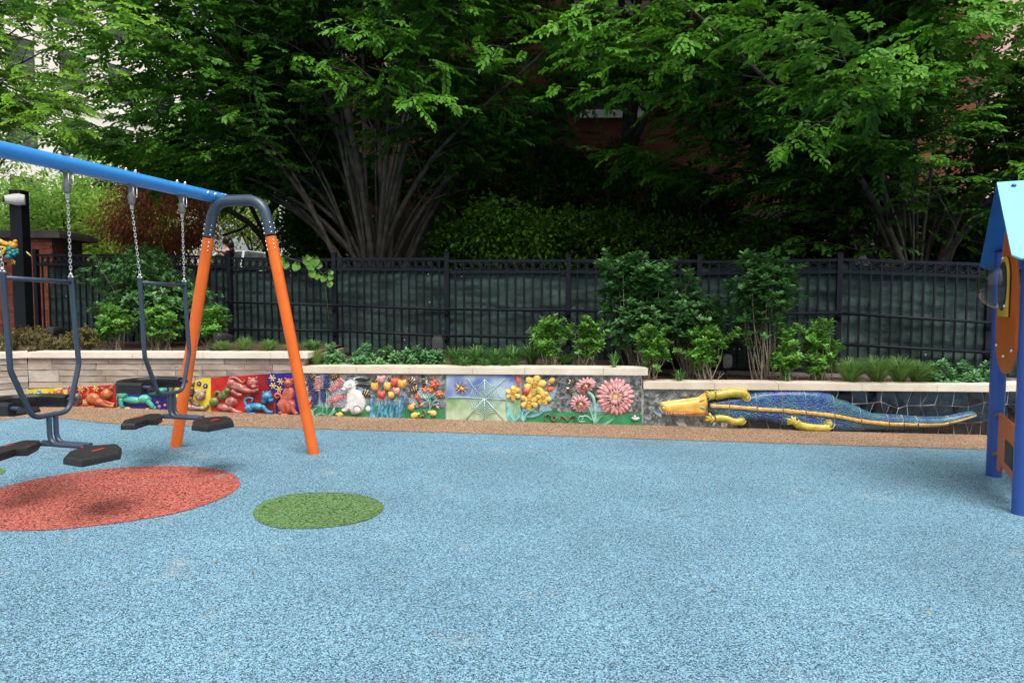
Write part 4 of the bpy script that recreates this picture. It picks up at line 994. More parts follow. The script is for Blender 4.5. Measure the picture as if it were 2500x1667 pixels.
# vine leaves over the fence top
m_vine = leaf_mat('vine_leaf', (.08,.22,.03), (.20,.42,.06), .4, .35)
vy = 10.62
vine = thing('vine', 'bright green heart-leaved vine hanging over the fence beside the orange leg', 'vine', tuple(at(760, 640, vy)))
for pts in ([(676,612),(700,628),(735,640),(770,648),(790,672),(797,720),(801,760),(804,808)], [(770,648),(785,668),(806,662)], [(735,640),(757,636)]):
    g = Geo(); g.tube([at(x, y, vy-.02) for x, y in pts], .004, 5); g.build('stem', mat('vine_stem', (.10,.09,.04)), vine, smooth=True)
for i, (x, y, s_) in enumerate([(685,629,.075), (698,644,.085), (724,647,.10), (748,632,.12), (757,642,.13), (769,634,.11), (760,664,.10), (774,671,.08), (791,677,.08), (806,664,.07), (807,675,.07), (804,690,.08), (779,645,.08), (690,635,.06)]):
    c = at(x, y, vy-.05-.01*(i % 3)); a = -math.pi/2+random.uniform(-.5, .5); vs = [c]; n = 14
    for k in range(n+1):
        t_ = -math.pi+2*math.pi*k/n; r = s_*.62*(1-.5*math.cos(t_)*-1*0+.0)
        rr = s_*(.55+.42*math.cos(t_*.5)**6-.30*(1 if abs(abs(t_)-math.pi) < .3 else 0)+.06*math.cos(5*t_))
        vs.append(c+Vector((rr*math.cos(a+t_), -.02*math.cos(t_*2), rr*math.sin(a+t_))))
    g = Geo(); g.add(vs, [(0, k, k+1) for k in range(1, n+1)]); o = g.build('leaf', m_vine, vine)
    at_ = o.data.attributes.new('tint', 'FLOAT', 'FACE'); at_.data.foreach_set('value', [random.uniform(.2, .9)]*len(o.data.polygons))
# ------------------------------------------------------------------ swing set
m_bblue = mat('beam_blue_paint', (.04,.25,.64), (.045,.27,.68), 2, .32, coat=.3, bump=.05, bscale=150)
m_sorg = mat('orange_paint', (.84,.16,.018), (.70,.125,.016), 3, .36, coat=.25, bump=.05, bscale=150)
m_sgry = mat('slate_grey_paint', (.035,.055,.085), (.042,.065,.098), 3, .36, coat=.2, bump=.05, bscale=200)
m_galv = mat('galvanised_steel', (.55,.55,.54), (.70,.70,.69), 60, .35, metal=.85)
m_bolt = mat('bolt_steel', (.75,.75,.75), rough=.25, metal=.8)
m_hang = mat('hanger_plastic', (.16,.15,.145), (.22,.21,.20), 40, .5)
m_rub = mat('black_moulded_rubber', (.010,.010,.012), (.018,.018,.02), 30, .42, spec=.5, bump=.25, bscale=300)
m_redm = mat('red_marking', (.50,.03,.03), rough=.5)
U = Vector((.237, .971, 0)).normalized(); Wv = Vector((U.y, -U.x, 0)); ZB = 2.50
E = atz(550, 487.5, ZB); E = Vector((E.x, E.y, ZB))
def beam_at(px):
    lo, hi = -5.2, .6
    for _ in range(40):
        m = (lo+hi)/2; p = E+U*m; dep = p.y*math.cos(PITCH)-(p.z-CAM_Z)*math.sin(PITCH)
        if 1250+F*p.x/dep < px: lo = m
        else: hi = m
    return lo
feet = [ongr(428, 1090), ongr(767, 1107)]; mid = (feet[0]+feet[1])/2
ss = thing('swing_frame', 'swing frame with blue top beam, grey arch and two orange legs', 'swing frame', (mid.x, mid.y, mid.z))
BL = 5.2
g = Geo(); g.tube([E-U*BL, E], .056, 20); beam = g.build('top_beam', m_bblue, ss, smooth=True, auto=40)
g = Geo(); g.tube([E-U*.35, E+U*.14], .0535, 18); g.build('beam_sleeve', m_sgry, ss, smooth=True, auto=40)
def aframe(m0, f0=None, f1=None):
    f0 = f0 or m0-Wv*.745; f1 = f1 or m0+Wv*.745
    A0 = Vector((m0.x, m0.y, 0)); zt = 2.45
    def q(s_, w, z): return A0+Wv*(s_*w)+Vector((0, 0, z))
    path = fillet([q(-1, .335, 2.12), q(-1, .262, zt), q(1, .262, zt), q(1, .335, 2.12)], .21, 10)
    g = Geo(); g.tube(path, .050, 18); g.build('arch_tube', m_sgry, ss, smooth=True, auto=40)
    for s_, f in ((-1, f0), (1, f1)):
        g = Geo(); top = q(s_, .3385, 2.105); g.tube([Vector((f.x, f.y, f.z-.03)), top], .0525, 18); leg = g.build('leg', m_sorg, ss, smooth=True, auto=40)
        d = (Vector((f.x, f.y, f.z))-top).normalized(); b = d.cross(U).normalized()
        for zz, par in [(.04+.04*k, leg) for k in range(3)]+[(-.035-.045*k, ss) for k in range(3)]:
            for a in (-.75, .85, 2.4):
                c = top+d*zz+(-U*math.cos(a)+b*math.sin(a))*.052; g = Geo(); g.ball(c, .0085, nu=8, nv=5); g.build('bolt', m_bolt, par, smooth=True)
    return A0
A0 = aframe(mid, feet[0], feet[1])
for s_ in (-1, 1):
    for zz in (0,):
        g = Geo(); c = A0+Vector((0, 0, 2.475)); p = [E+U*.06+Wv*.05*s_+Vector((0,0,.05)), c+Wv*.16*s_+Vector((0,0,.025)), c+Wv*.16*s_+Vector((0,0,-.03)), E+U*.06+Wv*.05*s_+Vector((0,0,-.055))]
        g.prism(p, Wv*(-.008*s_)); g.build('gusset_plate', m_sgry, ss)
p = [E+U*.05+Wv*.052+Vector((0,0,.045)), E+U*.05-Wv*.052+Vector((0,0,.045)), A0-Wv*.15+Vector((0,0,2.50)), A0+Wv*.15+Vector((0,0,2.50))]
g = Geo(); g.prism(p, (0, 0, .008)); g.build('gusset_plate', m_sgry, ss)
for k in range(6):
    for a in (-.55, .9):
        c = E-U*(.10-.045*k)+(Wv*math.cos(a+.6)*1+Vector((0,0,1))*math.sin(a+.6))*.0575
        c = E-U*(.10-.045*k)+(Wv*math.sin(a)+Vector((0,0,math.cos(a))))*.0565; g = Geo(); g.ball(c, .007, nu=8, nv=5); g.build('bolt', m_bolt, ss, smooth=True)
    c = E-U*(.06-.05*k)+(Wv*.8-Vector((0,0,.5)))*.060 if k < 4 else None
    if c: g = Geo(); g.ball(c, .007, nu=8, nv=5); g.build('bolt', m_bolt, ss, smooth=True)
for px in (496, 514):
    t_ = beam_at(px); c = E+U*t_+(Wv*.93+Vector((0,0,.25)))*.056; d = (Wv*.93+Vector((0,0,.25))).normalized()
    g = Geo(); g.tube([c, c+d*.006, c+d*.018], [.016, .016, .010], 6); g.build('hex_bolt', m_bolt, ss)
# far end of the frame, beside the camera
m2 = E-U*BL; m2 = Vector((m2.x, m2.y, gz(m2.x))); aframe(m2-U*.1)
# hangers and chain
Lk = Geo(); 
def link_mesh():
    g = Geo(); pts = []
    for i in range(12):
        a = 2*math.pi*i/12; pts.append((.0075*math.cos(a), 0, .0075*math.sin(a)+(.0085 if math.sin(a) >= 0 else -.0085)))
    P = [Vector(p) for p in pts]; n = 12; vs = []; fs = []
    for i in range(n):
        tn = (P[(i+1) % n]-P[i-1]).normalized(); u = Vector((0,1,0)); w = tn.cross(u)
        for j in range(5): a = 2*math.pi*j/5; vs.append(P[i]+(u*math.cos(a)+w*math.sin(a))*.0030)
    for i in range(n):
        for j in range(5): fs.append((i*5+j, i*5+(j+1) % 5, ((i+1) % n)*5+(j+1) % 5, ((i+1) % n)*5+j))
    me = bpy.data.meshes.new('chain_link'); me.from_pydata(vs, [], fs); me.materials.append(m_galv); me.polygons.foreach_set('use_smooth', [True]*len(fs)); return me
LM = link_mesh()
tl, tr = beam_at(320), beam_at(443)
o_sw = E+U*((tl+tr)/2); o_sw = Vector((o_sw.x, o_sw.y, 0))
def sp(px, z, w=0): t_ = beam_at(px); p = E+U*t_; return Vector((p.x, p.y, z))+Wv*w
def make_swing(name, label):
    s = thing(name, label, 'swing', tuple(o_sw), 'double-sided standing swings on the blue beam')
    tubeR = .0185
    TL, TR = sp(334, 1.69), sp(443.5, 1.672); BLf, BRt = sp(339.5, 1.03), sp(451, 1.03); CL, CR = sp(372, .685), sp(432, .685)
    g = Geo(); g.tube(fillet([TL, BLf, CL, CR, BRt, TR], [.12, .10, .10, .12], 7), tubeR, 14); g.build('side_loop', m_sgry, s, smooth=True, auto=50)
    g = Geo(); g.tube([sp(334, 1.655), sp(443.5, 1.64)], .0155, 12); g.build('crossbar', m_sgry, s, smooth=True)
    for px, topv in ((320, TL), (443, TR)):
        t_ = beam_at(px); hb = E+U*t_
        for k_ in (-.05, .05):
            g = Geo(); q = hb+U*k_+Vector((0,0,.055)); g.tube([q, q+Vector((0,0,.012))], .014, 6); g.ball(q+Vector((0,0,.014)), .011, nu=8, nv=5); g.build('top_bolt', m_bolt, s)
        g = Geo(); g.box((hb.x-.02, hb.y-.05, ZB-.066), (hb.x+.02, hb.y+.05, ZB-.052)); g.tube([hb-Vector((0,0,.06)), hb-Vector((0,0,.12))], [.026, .022], 10); g.build('hanger_bracket', m_hang, s, smooth=False, bevel=.003)
        g = Geo(); g.tube([hb-Vector((0,0,.105)), hb-Vector((0,0,.135)), hb-Vector((0,0,.20)), hb-Vector((0,0,.215))], [.018, .030, .026, .014], 10); g.build('swivel_housing', m_hang, s, smooth=True, auto=40)
        g = Geo(); q = hb-Vector((0,0,.10)); g.tube(fillet([q-U*.02+Wv*.034+Vector((0,0,.03)), q-U*.02+Wv*.034-Vector((0,0,.04)), q+U*.02+Wv*.034-Vector((0,0,.06)), q+U*.02+Wv*.034+Vector((0,0,.03))], .018, 5), .004, 6); g.build('shackle', m_galv, s, smooth=True)
        g = Geo(); q = hb-Vector((0,0,.215)); g.tube([q, q-Vector((0,0,.035))], .014, 8); g.build('chain_clevis', m_galv, s, smooth=True, auto=40)
        a = hb-Vector((0,0,.245)); b = topv+Vector((0,0,.035)); n = int((a-b).length/.0245); d = (b-a)/n
        ch = Geo(); ch.tube([a+Vector((0,0,.01)), a-Vector((0,0,.006))], .004, 6); cho = ch.build('chain', m_galv, s)
        for i in range(n):
            o = link('link', LM, cho); o.location = a+d*(i+.5); o.rotation_euler = (0, 0, (math.pi/2 if i % 2 else 0)+.5); 
        g = Geo()
        g.ball(b+Vector((0,0,-.012)), .014, nu=8, nv=6); g.ball(b+Vector((.012,0,-.03)), .010, nu=8, nv=6); g.ball(b+Vector((-.014,0,-.028)), .009, nu=8, nv=6); g.tube([b-Vector((0,0,.045)), b], .008, 6); g.build('end_shackle', m_galv, s, smooth=True)
    # seat ring towards the wall side (-W)
    zs = .765; bL, bR = sp(352, zs), sp(444, zs); tc_ = (bL+bR)/2; hl = (bR-bL).length/2
    def L2(t_, w, z): return Vector((tc_.x, tc_.y, 0))+U*t_+Wv*w+Vector((0, 0, z))
    for t_, b in ((-hl, bL), (hl, bR)):
        g = Geo(); g.tube([b, L2(t_, -.13, zs+.0)], .0155, 10); g.build('seat_stub', m_sgry, s, smooth=True, auto=40)
    pth = fillet([(-hl, -.07, 0), (-hl, -.34, 0), (-hl*.35, -.44, 0), (hl*.35, -.44, 0), (hl, -.34, 0), (hl, -.07, 0)], .12, 5); prof = [(-.028,-.05), (.024,-.055), (.034,-.035), (.034,.018), (.018,.036), (-.018,.036), (-.03,.018)]
    vs = []; fs = []; n = len(pth); k = len(prof)
    for i, p in enumerate(pth):
        tn = (pth[min(i+1, n-1)]-pth[max(i-1, 0)]); tn = Vector((tn.x, tn.y, 0)).normalized(); nr = Vector((tn.y, -tn.x, 0)); dp = 1+.25*max(0, min(1, (abs(p.y)-.2)/.15))
        for a, b in prof:
            q = p+nr*(-a); vs.append(L2(q.x, q.y, zs+(b if b > 0 else b*dp)))
    for i in range(n-1):
        for j in range(k): fs.append((i*k+j, i*k+(j+1) % k, (i+1)*k+(j+1) % k, (i+1)*k+j))
    fs += [tuple(range(k)), tuple((n-1)*k+j for j in range(k-1, -1, -1))]
    g = Geo(); g.add(vs, fs); g.build('seat_ring', m_rub, s, smooth=True, auto=35)
    g = Geo(); pan = [L2(-hl*.8, -.30, zs-.05), L2(-hl*.3, -.40, zs-.05), L2(hl*.3, -.40, zs-.05), L2(hl*.8, -.30, zs-.05), L2(hl*.45, -.19, zs-.06), L2(-hl*.45, -.19, zs-.06)]; g.prism(pan, (0,0,-.022)); g.build('seat_pan', m_rub, s, bevel=.008)
    # twin down tubes, bending to the right foot plate; stub to the left one
    zf = .475
    for px in (398.5, 409.5):
        a = sp(px, .685); g = Geo(); g.tube(fillet([a, Vector((a.x, a.y, zf)), Vector((a.x, a.y, zf))+Wv*.30], .085, 8), .0175, 12); g.ball(a, .021, nu=10, nv=7); g.build('down_tube', m_sgry, s, smooth=True, auto=50)
        g = Geo(); q = Vector((a.x, a.y, zf)); g.tube([q+Wv*.06, q-Wv*.12], .0165, 12); g.build('foot_tube', m_sgry, s, smooth=True, auto=50)
    cc = (sp(398.5, 0)+sp(409.5, 0))/2
    def plate(sgn):
        px_ = [(683,1442), (830,1458), (1060,1414), (1046,1386), (1000,1366), (825,1376), (755,1388), (693,1410)] if sgn > 0 else [(52,1438), (180,1437), (300,1398), (383,1397), (425,1366), (417,1343), (310,1345), (72,1406)]
        o_ = []
        for x_, y_ in px_:
            p_ = atz(280+x_/3.647, 640+y_/3.647, zf+.028)-Vector((cc.x, cc.y, 0)); o_.append((p_.dot(Wv), p_.dot(U)))
        zt_, zb2 = zf+.028, zf-.022; vs = []; n = len(o_); cxp = sum(p[0] for p in o_)/n; cyp = sum(p[1] for p in o_)/n
        for sc_, z in ((1.0, zb2), (1.0, zt_-.022), (.975, zt_-.008), (.93, zt_)):
            for w, t_ in o_:
                vs.append(Vector((cc.x, cc.y, z))+Wv*(cxp+(w-cxp)*sc_)+U*(cyp+(t_-cyp)*sc_))
        fs = [tuple(range(n)) if sgn < 0 else tuple(range(n-1, -1, -1))]
        for l in range(3):
            for j in range(n): fs.append((l*n+j, l*n+(j+1) % n, (l+1)*n+(j+1) % n, (l+1)*n+j))
        fs.append(tuple(3*n+j for j in range(n)))
        g = Geo(); g.add(vs, fs); pl = g.build('foot_plate', m_rub, s, smooth=True, auto=28)
        for m0, m1, wd in ((((862,1411), (926,1393), .011), ((760,1392), (775,1388), .007)) if sgn > 0 else (((203,1384), (262,1370), .009), ((372,1386), (382,1383), .006))):
            a_ = atz(280+m0[0]/3.647, 640+m0[1]/3.647, zt_+.001); b_ = atz(280+m1[0]/3.647, 640+m1[1]/3.647, zt_+.001); dx_ = (b_-a_).normalized(); bx_ = Vector((dx_.y, -dx_.x, 0))*wd
            g = Geo(); g.prism([a_-bx_, b_-bx_, b_+bx_, a_+bx_], (0, 0, .0015)); g.build('red_mark', m_redm, pl)
        return pl
    plate(1); plate(-1)
    return s
sw = make_swing('standing_swing', 'grey framed swing with black seat and foot plates, nearest the orange legs')
sh = U*(beam_at(162)-tr)
s2 = copy_tree(sw, Vector(sw.location)+sh, 'closer grey framed swing with black foot plates, cut off by the left edge')
# ------------------------------------------------------------------ playhouse at the right edge
m_pblue = mat('royal_blue_post', (.025,.07,.30), (.03,.085,.34), 2, .35, coat=.3)
m_cyan = mat('cyan_roof_panel', (.20,.62,.74), (.22,.66,.78), 3, .4, bump=.05, bscale=300)
m_under = mat('blue_panel', (.02,.12,.36), (.025,.14,.40), 3, .4)
m_porg = mat('orange_panel', (.62,.12,.015), (.68,.14,.02), 4, .42)
m_pyel = mat('yellow_panel', (.72,.42,.02), (.78,.47,.03), 4, .4)
m_blk = mat('black_edge', (.012,.012,.012), rough=.5)
m_cap = mat('grey_bolt_cap', (.10,.11,.13), rough=.35)
A = ongr(2426, 1161); B = ongr(2493, 1254); A = Vector((A.x, A.y, 0)); B = Vector((B.x, B.y, 0)); ud = (B-A).normalized(); inn = Vector((-ud.y, ud.x, 0));
if inn.x < 0: inn = -inn
out = -inn; W_ = 1.25; Cc, Dd = A+inn*W_, B+inn*W_
ph = thing('playhouse', 'small playhouse with cyan gable roof, blue posts and orange panel at the right edge', 'playhouse', (4.4, 5.4, 0))
for P in (A, B, Cc, Dd):
    g = Geo(); g.tube([(P.x, P.y, gz(P.x)-.04), (P.x, P.y, 1.93)], .0625, 22); g.build('post', m_pblue, ph, smooth=True, auto=40)
M = (A+B)/2; half = (B-A).length/2
def hp(t_, n_, z): return M+ud*t_+out*n_+Vector((0, 0, z))
ridge0 = hp(0, .15, 2.46); ridge1 = hp(0, -W_-.1, 2.46)
for s_, m_, nm in ((1, m_cyan, 'roof_panel'), (-1, m_under, 'roof_panel')):
    e0 = hp(s_*.86, .15, 1.80); e1 = hp(s_*.86, -W_-.1, 1.80)
    nrm = ((e0-ridge0).cross(ridge1-ridge0)).normalized()
    if nrm.z < 0: nrm = -nrm
    n_ = (e1-e0).normalized(); cut = .05
    poly = [ridge0, e0+(ridge0-e0).normalized()*cut, e0+n_*cut, e1, ridge1]
    g = Geo(); g.prism([p-nrm*.018+(ud*s_*.0) for p in poly], nrm*.018); o = g.build(nm, m_, ph, bevel=.003)
    o['label'] = 'cyan roof slope facing the open ground' if s_ > 0 else 'blue roof slope facing the wall'
    for a_, b_ in ((.075, .07), (.20, .16), (.93, .1), (.5, .6), (.93, .7), (.2, .8)):
        c = ridge0+(e0-ridge0)*a_+(ridge1-ridge0)*b_+nrm*.002; g = Geo(); g.ball(c, .019, nu=12, nv=8); g.build('dome_bolt', m_pblue, ph, smooth=True)
# orange gable panel between the two left posts, its own plane just outside
def pan(name, poly, n0, th, m_, par=ph, bev=.004):
    g = Geo(); g.prism([hp(t_, n0, z) for t_, z in poly], out*th); return g.build(name, m_, par, bevel=bev)
gab = [(-.36, 1.78), (0, 2.40), (.36, 1.78), (.36, 1.2), (.36, 1.16)]
arc = [(.36*math.cos(a), 1.15+.27*-math.sin(a)) for a in np.linspace(0, math.pi, 15)]
gp_ = pan('gable_panel', [(-.47, 1.60), (0, 2.40), (.47, 1.60), (.47, 1.20)]+[(.47*math.cos(a), 1.20-.29*math.sin(a)) for a in np.linspace(.2, math.pi-.2, 12)]+[(-.47, 1.20)], .035, .02, m_porg)
gp_['label'] = 'tall orange gable panel with rounded foot'
# yellow plate with clear dome
pz0, pz1 = 1.375, 1.86
plt = [(-.215, pz0), (.215, pz0), (.215, 1.66)]+[(.215*math.cos(a), 1.66+.20*math.sin(a)) for a in np.linspace(.15, math.pi-.15, 12)]+[(-.215, 1.66)]
pan('backing_plate', plt, .056, .008, m_blk); yp = pan('window_plate', plt, .065, .016, m_pyel)
cz = 1.62; R = .185
g = Geo(); ringp = [hp(R*1.04*math.cos(a), .083, cz+R*1.04*math.sin(a)) for a in np.linspace(0, 2*math.pi, 33)]
g.tube(ringp, .006, 8, caps=False); g.build('dome_rim', m_blk, ph, smooth=True)
g = Geo(); ins = [hp(R*.98*math.cos(a), .084, cz+R*.98*math.sin(a)) for a in np.linspace(0, 2*math.pi, 33)[:-1]]; g.add(ins, [tuple(range(32))]); g.build('dome_dark_disc', mat('dome_inner_shade', (.045,.05,.06), rough=.5), ph)  # dark disc stands in for the shaded inside seen through the dome
m_dome = bpy.data.materials.new('clear_acrylic'); m_dome.use_nodes = True; nt = m_dome.node_tree
tr_ = nt.nodes.new('ShaderNodeBsdfTransparent'); tr_.inputs[0].default_value = (.92,.93,.94,1); gl_ = nt.nodes.new('ShaderNodeBsdfGlossy'); gl_.inputs['Roughness'].default_value = .03
lw = nt.nodes.new('ShaderNodeLayerWeight'); lw.inputs[0].default_value = .5; pw1 = nt.nodes.new('ShaderNodeMath'); pw1.operation = 'POWER'; pw1.inputs[1].default_value = 2.6; nt.links.new(lw.outputs['Facing'], pw1.inputs[0]); fr = nt.nodes.new('ShaderNodeMath'); fr.operation = 'MULTIPLY_ADD'; fr.inputs[1].default_value = .7; fr.inputs[2].default_value = .05; nt.links.new(pw1.outputs[0], fr.inputs[0]); mxs = nt.nodes.new('ShaderNodeMixShader')
nt.links.new(fr.outputs[0], mxs.inputs[0]); nt.links.new(tr_.outputs[0], mxs.inputs[1]); nt.links.new(gl_.outputs[0], mxs.inputs[2]); nt.links.new(mxs.outputs[0], nt.nodes['Material Output'].inputs['Surface'])
g = Geo(); vs = []; nu_, nv_ = 32, 12
for i in range(nv_):
    ph_ = math.pi/2*i/nv_
    for j in range(nu_): a = 2*math.pi*j/nu_; vs.append(hp(R*math.cos(ph_)*math.cos(a), .085+R*1.0*math.sin(ph_), cz+R*math.cos(ph_)*math.sin(a)))
vs.append(hp(0, .085+R*1.0, cz)); fs = [(i*nu_+j, i*nu_+(j+1) % nu_, (i+1)*nu_+(j+1) % nu_, (i+1)*nu_+j) for i in range(nv_-1) for j in range(nu_)]+[((nv_-1)*nu_+j, (nv_-1)*nu_+(j+1) % nu_, len(vs)-1) for j in range(nu_)]
g.add(vs, fs); g.build('bubble_window', m_dome, ph, smooth=True)
for t_, z in ((0, 1.845), (-.165, 1.46), (.165, 1.46)): 
    g = Geo(); g.ball(hp(t_, .086, z), .014, nu=10, nv=7); g.build('bolt', m_bolt, ph, smooth=True)
for t_, z in ((-.36, 1.12), (0, 1.05), (.36, 1.12)):
    g = Geo(); g.ball(hp(t_, .057, z), .014, nu=10, nv=7); g.build('bolt', m_bolt, ph, smooth=True)
# low orange side panel with clamps
zg = gz(4.1)
low = [(-.46, .53), (.46, .53), (.46, zg+.10), (.30, zg+.10), (.24, zg+.17), (-.24, zg+.17), (-.30, zg+.10), (-.46, zg+.10)]
lp = pan('low_side_panel', low, -.012, .02, m_porg); lp['label'] = 'low orange side panel between the posts'
hm = pan('panel_grille', [(-.05, .36), (.3, .36), (.3, .18), (-.05, .18)], .010, .004, m_blk, bev=0)
for P, s_ in ((-half, 1), (half, -1)):
    for z in (.49, .14):
        g = Geo(); c = hp(P+s_*.055, .01, z); g.tube([c, c+ud*s_*.085], [.026, .024], 12); g.tube([c+ud*s_*.085, c+ud*s_*.098], [.024, .012], 12); g.build('panel_clamp', m_cap, ph, smooth=True, auto=40)
# panels of the other side and back
g = Geo(); g.prism([hp(-.40, -W_-.03, 1.70), hp(0, -W_-.03, 2.40), hp(.40, -W_-.03, 1.70), hp(.40, -W_-.03, 1.0), hp(-.40, -W_-.03, 1.0)], -out*.02); g.build('gable_panel', m_porg, ph, bevel=.004)
# ------------------------------------------------------------------ trees
m_bark = mat('grey_smooth_bark', (.042,.036,.029), (.095,.084,.068), 7, .85, bump=.8, bscale=30, dist=.02)
m_barkd = mat('dark_bark', (.03,.025,.02), (.07,.06,.045), 9, .9, bump=.8, bscale=30, dist=.02)
lf_horn = leaf_mat('hornbeam_leaf', (.009,.042,.006), (.11,.33,.02), .5, .26, .25)
lf_left = leaf_mat('bright_hornbeam_leaf', (.03,.11,.012), (.22,.46,.03), .5, .40, .25)
lf_bg = leaf_mat('street_tree_leaf', (.07,.20,.02), (.32,.56,.09), .5, .42, .25)
lf_bg2 = leaf_mat('yellow_green_leaf', (.16,.30,.03), (.48,.62,.10), .5, .42, .25)
lf_thuja = leaf_mat('arborvitae_scale', (.011,.042,.006), (.095,.24,.018), .65, .2, .2)
lf_maple = leaf_mat('red_maple_leaf', (.09,.028,.014), (.38,.12,.04), .5, .35)
lf_ivy = leaf_mat('ivy_leaf', (.015,.05,.012), (.05,.14,.03), .4, .2)

def fan_tree(name, label, base, stems, seed, leafm, lean=(8, 58), az=(0, 360), L=(6, 9), r0=(.040, .085), clear=1.6, dens=1.0, leaf=.098, spray=.42, toward=None, spread=.30, crown_top=9.5, shade=True, group=None, sec_len=(.7, 1.7), zmin=2.6, azs=None, nothing=0):
    rg = np.random.default_rng(seed); rd = random.Random(seed)
    t = thing(name, label, 'tree', base, group); bx, by, bz = base
    P, D, Nn, Z = [], [], [], []; br = Geo(); nst = stems
    nprim = max(8, int(nst*.36)); prim = []
    for i in range(nst):
        n = 14
        if i < nprim:
            th = math.radians(lean[0]+(lean[1]-lean[0])*((i+.5)/nprim)**.8+rd.uniform(-5, 5)); a = math.radians(azs[i % len(azs)]+rd.uniform(-18, 18)); k0_ = 0
            hd = Vector((math.sin(a), math.cos(a), 0)); Ls = rd.uniform(*L)*(1 if th < .8 else .85); R = rd.uniform(*r0)
            o0 = Vector((bx, by, bz))+hd*rd.uniform(.02, spread)*(.2+th*.8)+Vector((rd.uniform(-.17, .17), rd.uniform(-.12, .12), 0)); p = o0.copy()-Vector((0, 0, .1)); Rk = R
        else:
            pth, pa, ppts, pL, pR = rd.choice(prim); th = max(.05, pth+math.radians(rd.uniform(-16, 16))); a = pa+math.radians(rd.uniform(-32, 32)); k0_ = rd.choice((1, 2, 2, 3, 4, 5))
            hd = Vector((math.sin(a), math.cos(a), 0)); Ls = pL*rd.uniform(.85, 1.05); R = pR*rd.uniform(.55, .9); p = ppts[k0_].copy(); Rk = R
        pts = [p.copy()]; wob = Vector((0, 0, 0))
        for k in range(k0_, n):
            s = (k+1)/n; tt = th*(.04+1.08*min(1, s*1.45)-.22*max(0, s-.65)); wob += Vector((rd.gauss(0, .028), rd.gauss(0, .028), 0))
            d = hd*math.sin(tt)+Vector((0, 0, math.cos(tt)))+wob; p = p+d.normalized()*Ls/n; pts.append(p.copy())
        if i < nprim: prim.append((th, a, [q.copy() for q in pts], Ls, R))
        n = len(pts)-1; rs = [R*(1.3 if (k == 0 and k0_ == 0) else 1)*(1-(k0_/14)*.5)*(1-.88*(k/n)**.9) for k in range(n+1)]
        g = Geo(); g.tube(pts, rs, 8); g.build('stem', m_bark, t, smooth=True)
        s = 0.18
        while s < 1.0:
            k = s*n; k0 = min(n-1, int(k)); q = pts[k0].lerp(pts[k0+1], k-k0); dd = (pts[k0+1]-pts[k0]).normalized()
            if q.z-bz > clear+2.9*max(0, 1-th/.85):
                for _ in range(2 if rd.random() < .55 else 1):
                    aa = rd.uniform(0, 6.283); side = Vector((math.cos(aa), math.sin(aa), 0)); dr = (dd*.55+side*.75+hd*.25+Vector((0, 0, .08))).normalized(); l = rd.uniform(*sec_len)*(1.15-.5*s); m = 6; sp_ = [q.copy()]; pp = q.copy()
                    for j in range(m):
                        dr = (dr+Vector((rd.gauss(0, .10), rd.gauss(0, .10), rd.gauss(-.05, .06)))).normalized(); pp = pp+dr*l/m; sp_.append(pp.copy())
                    rr = max(.004, R*(1-s)*.38+.004); br.tube(sp_, [rr*(1-.8*j/m) for j in range(m+1)], 4, caps=False)
                    for j in range(1, m+1):
                        for _2 in range(max(1, int(round(rd.uniform(.9, 2.1)*dens)))):
                            b_ = sp_[j-1].lerp(sp_[j], rd.random()); f = dr if j == m else (dr*.5+Vector((rd.gauss(0, .8), rd.gauss(0, .8), 0)))
                            if b_.z < zmin+rd.uniform(-.4, .4): continue
                            f = Vector((f.x, f.y, f.z*.3+rd.gauss(-.08, .15)))
                            if f.length < .1: continue
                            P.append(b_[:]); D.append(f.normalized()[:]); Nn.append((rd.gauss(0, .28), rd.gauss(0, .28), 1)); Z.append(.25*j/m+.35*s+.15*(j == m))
            s += rd.uniform(.035, .07)
    ob = br.build('branches', m_bark, t, smooth=True); ob['kind'] = 'stuff'
    P = np.array(P); D = np.array(D); Nn = np.array(Nn)
    C, Dd, N2, Ln, W = sprays(P, D, Nn, 12, spray, leaf, leaf*.5)
    # inner shade put into the tint, young outer tips lighter; sprays and leaves vary
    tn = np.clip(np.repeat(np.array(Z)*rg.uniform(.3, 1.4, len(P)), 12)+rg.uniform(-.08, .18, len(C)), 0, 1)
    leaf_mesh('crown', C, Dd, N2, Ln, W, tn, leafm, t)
    return t, len(C)
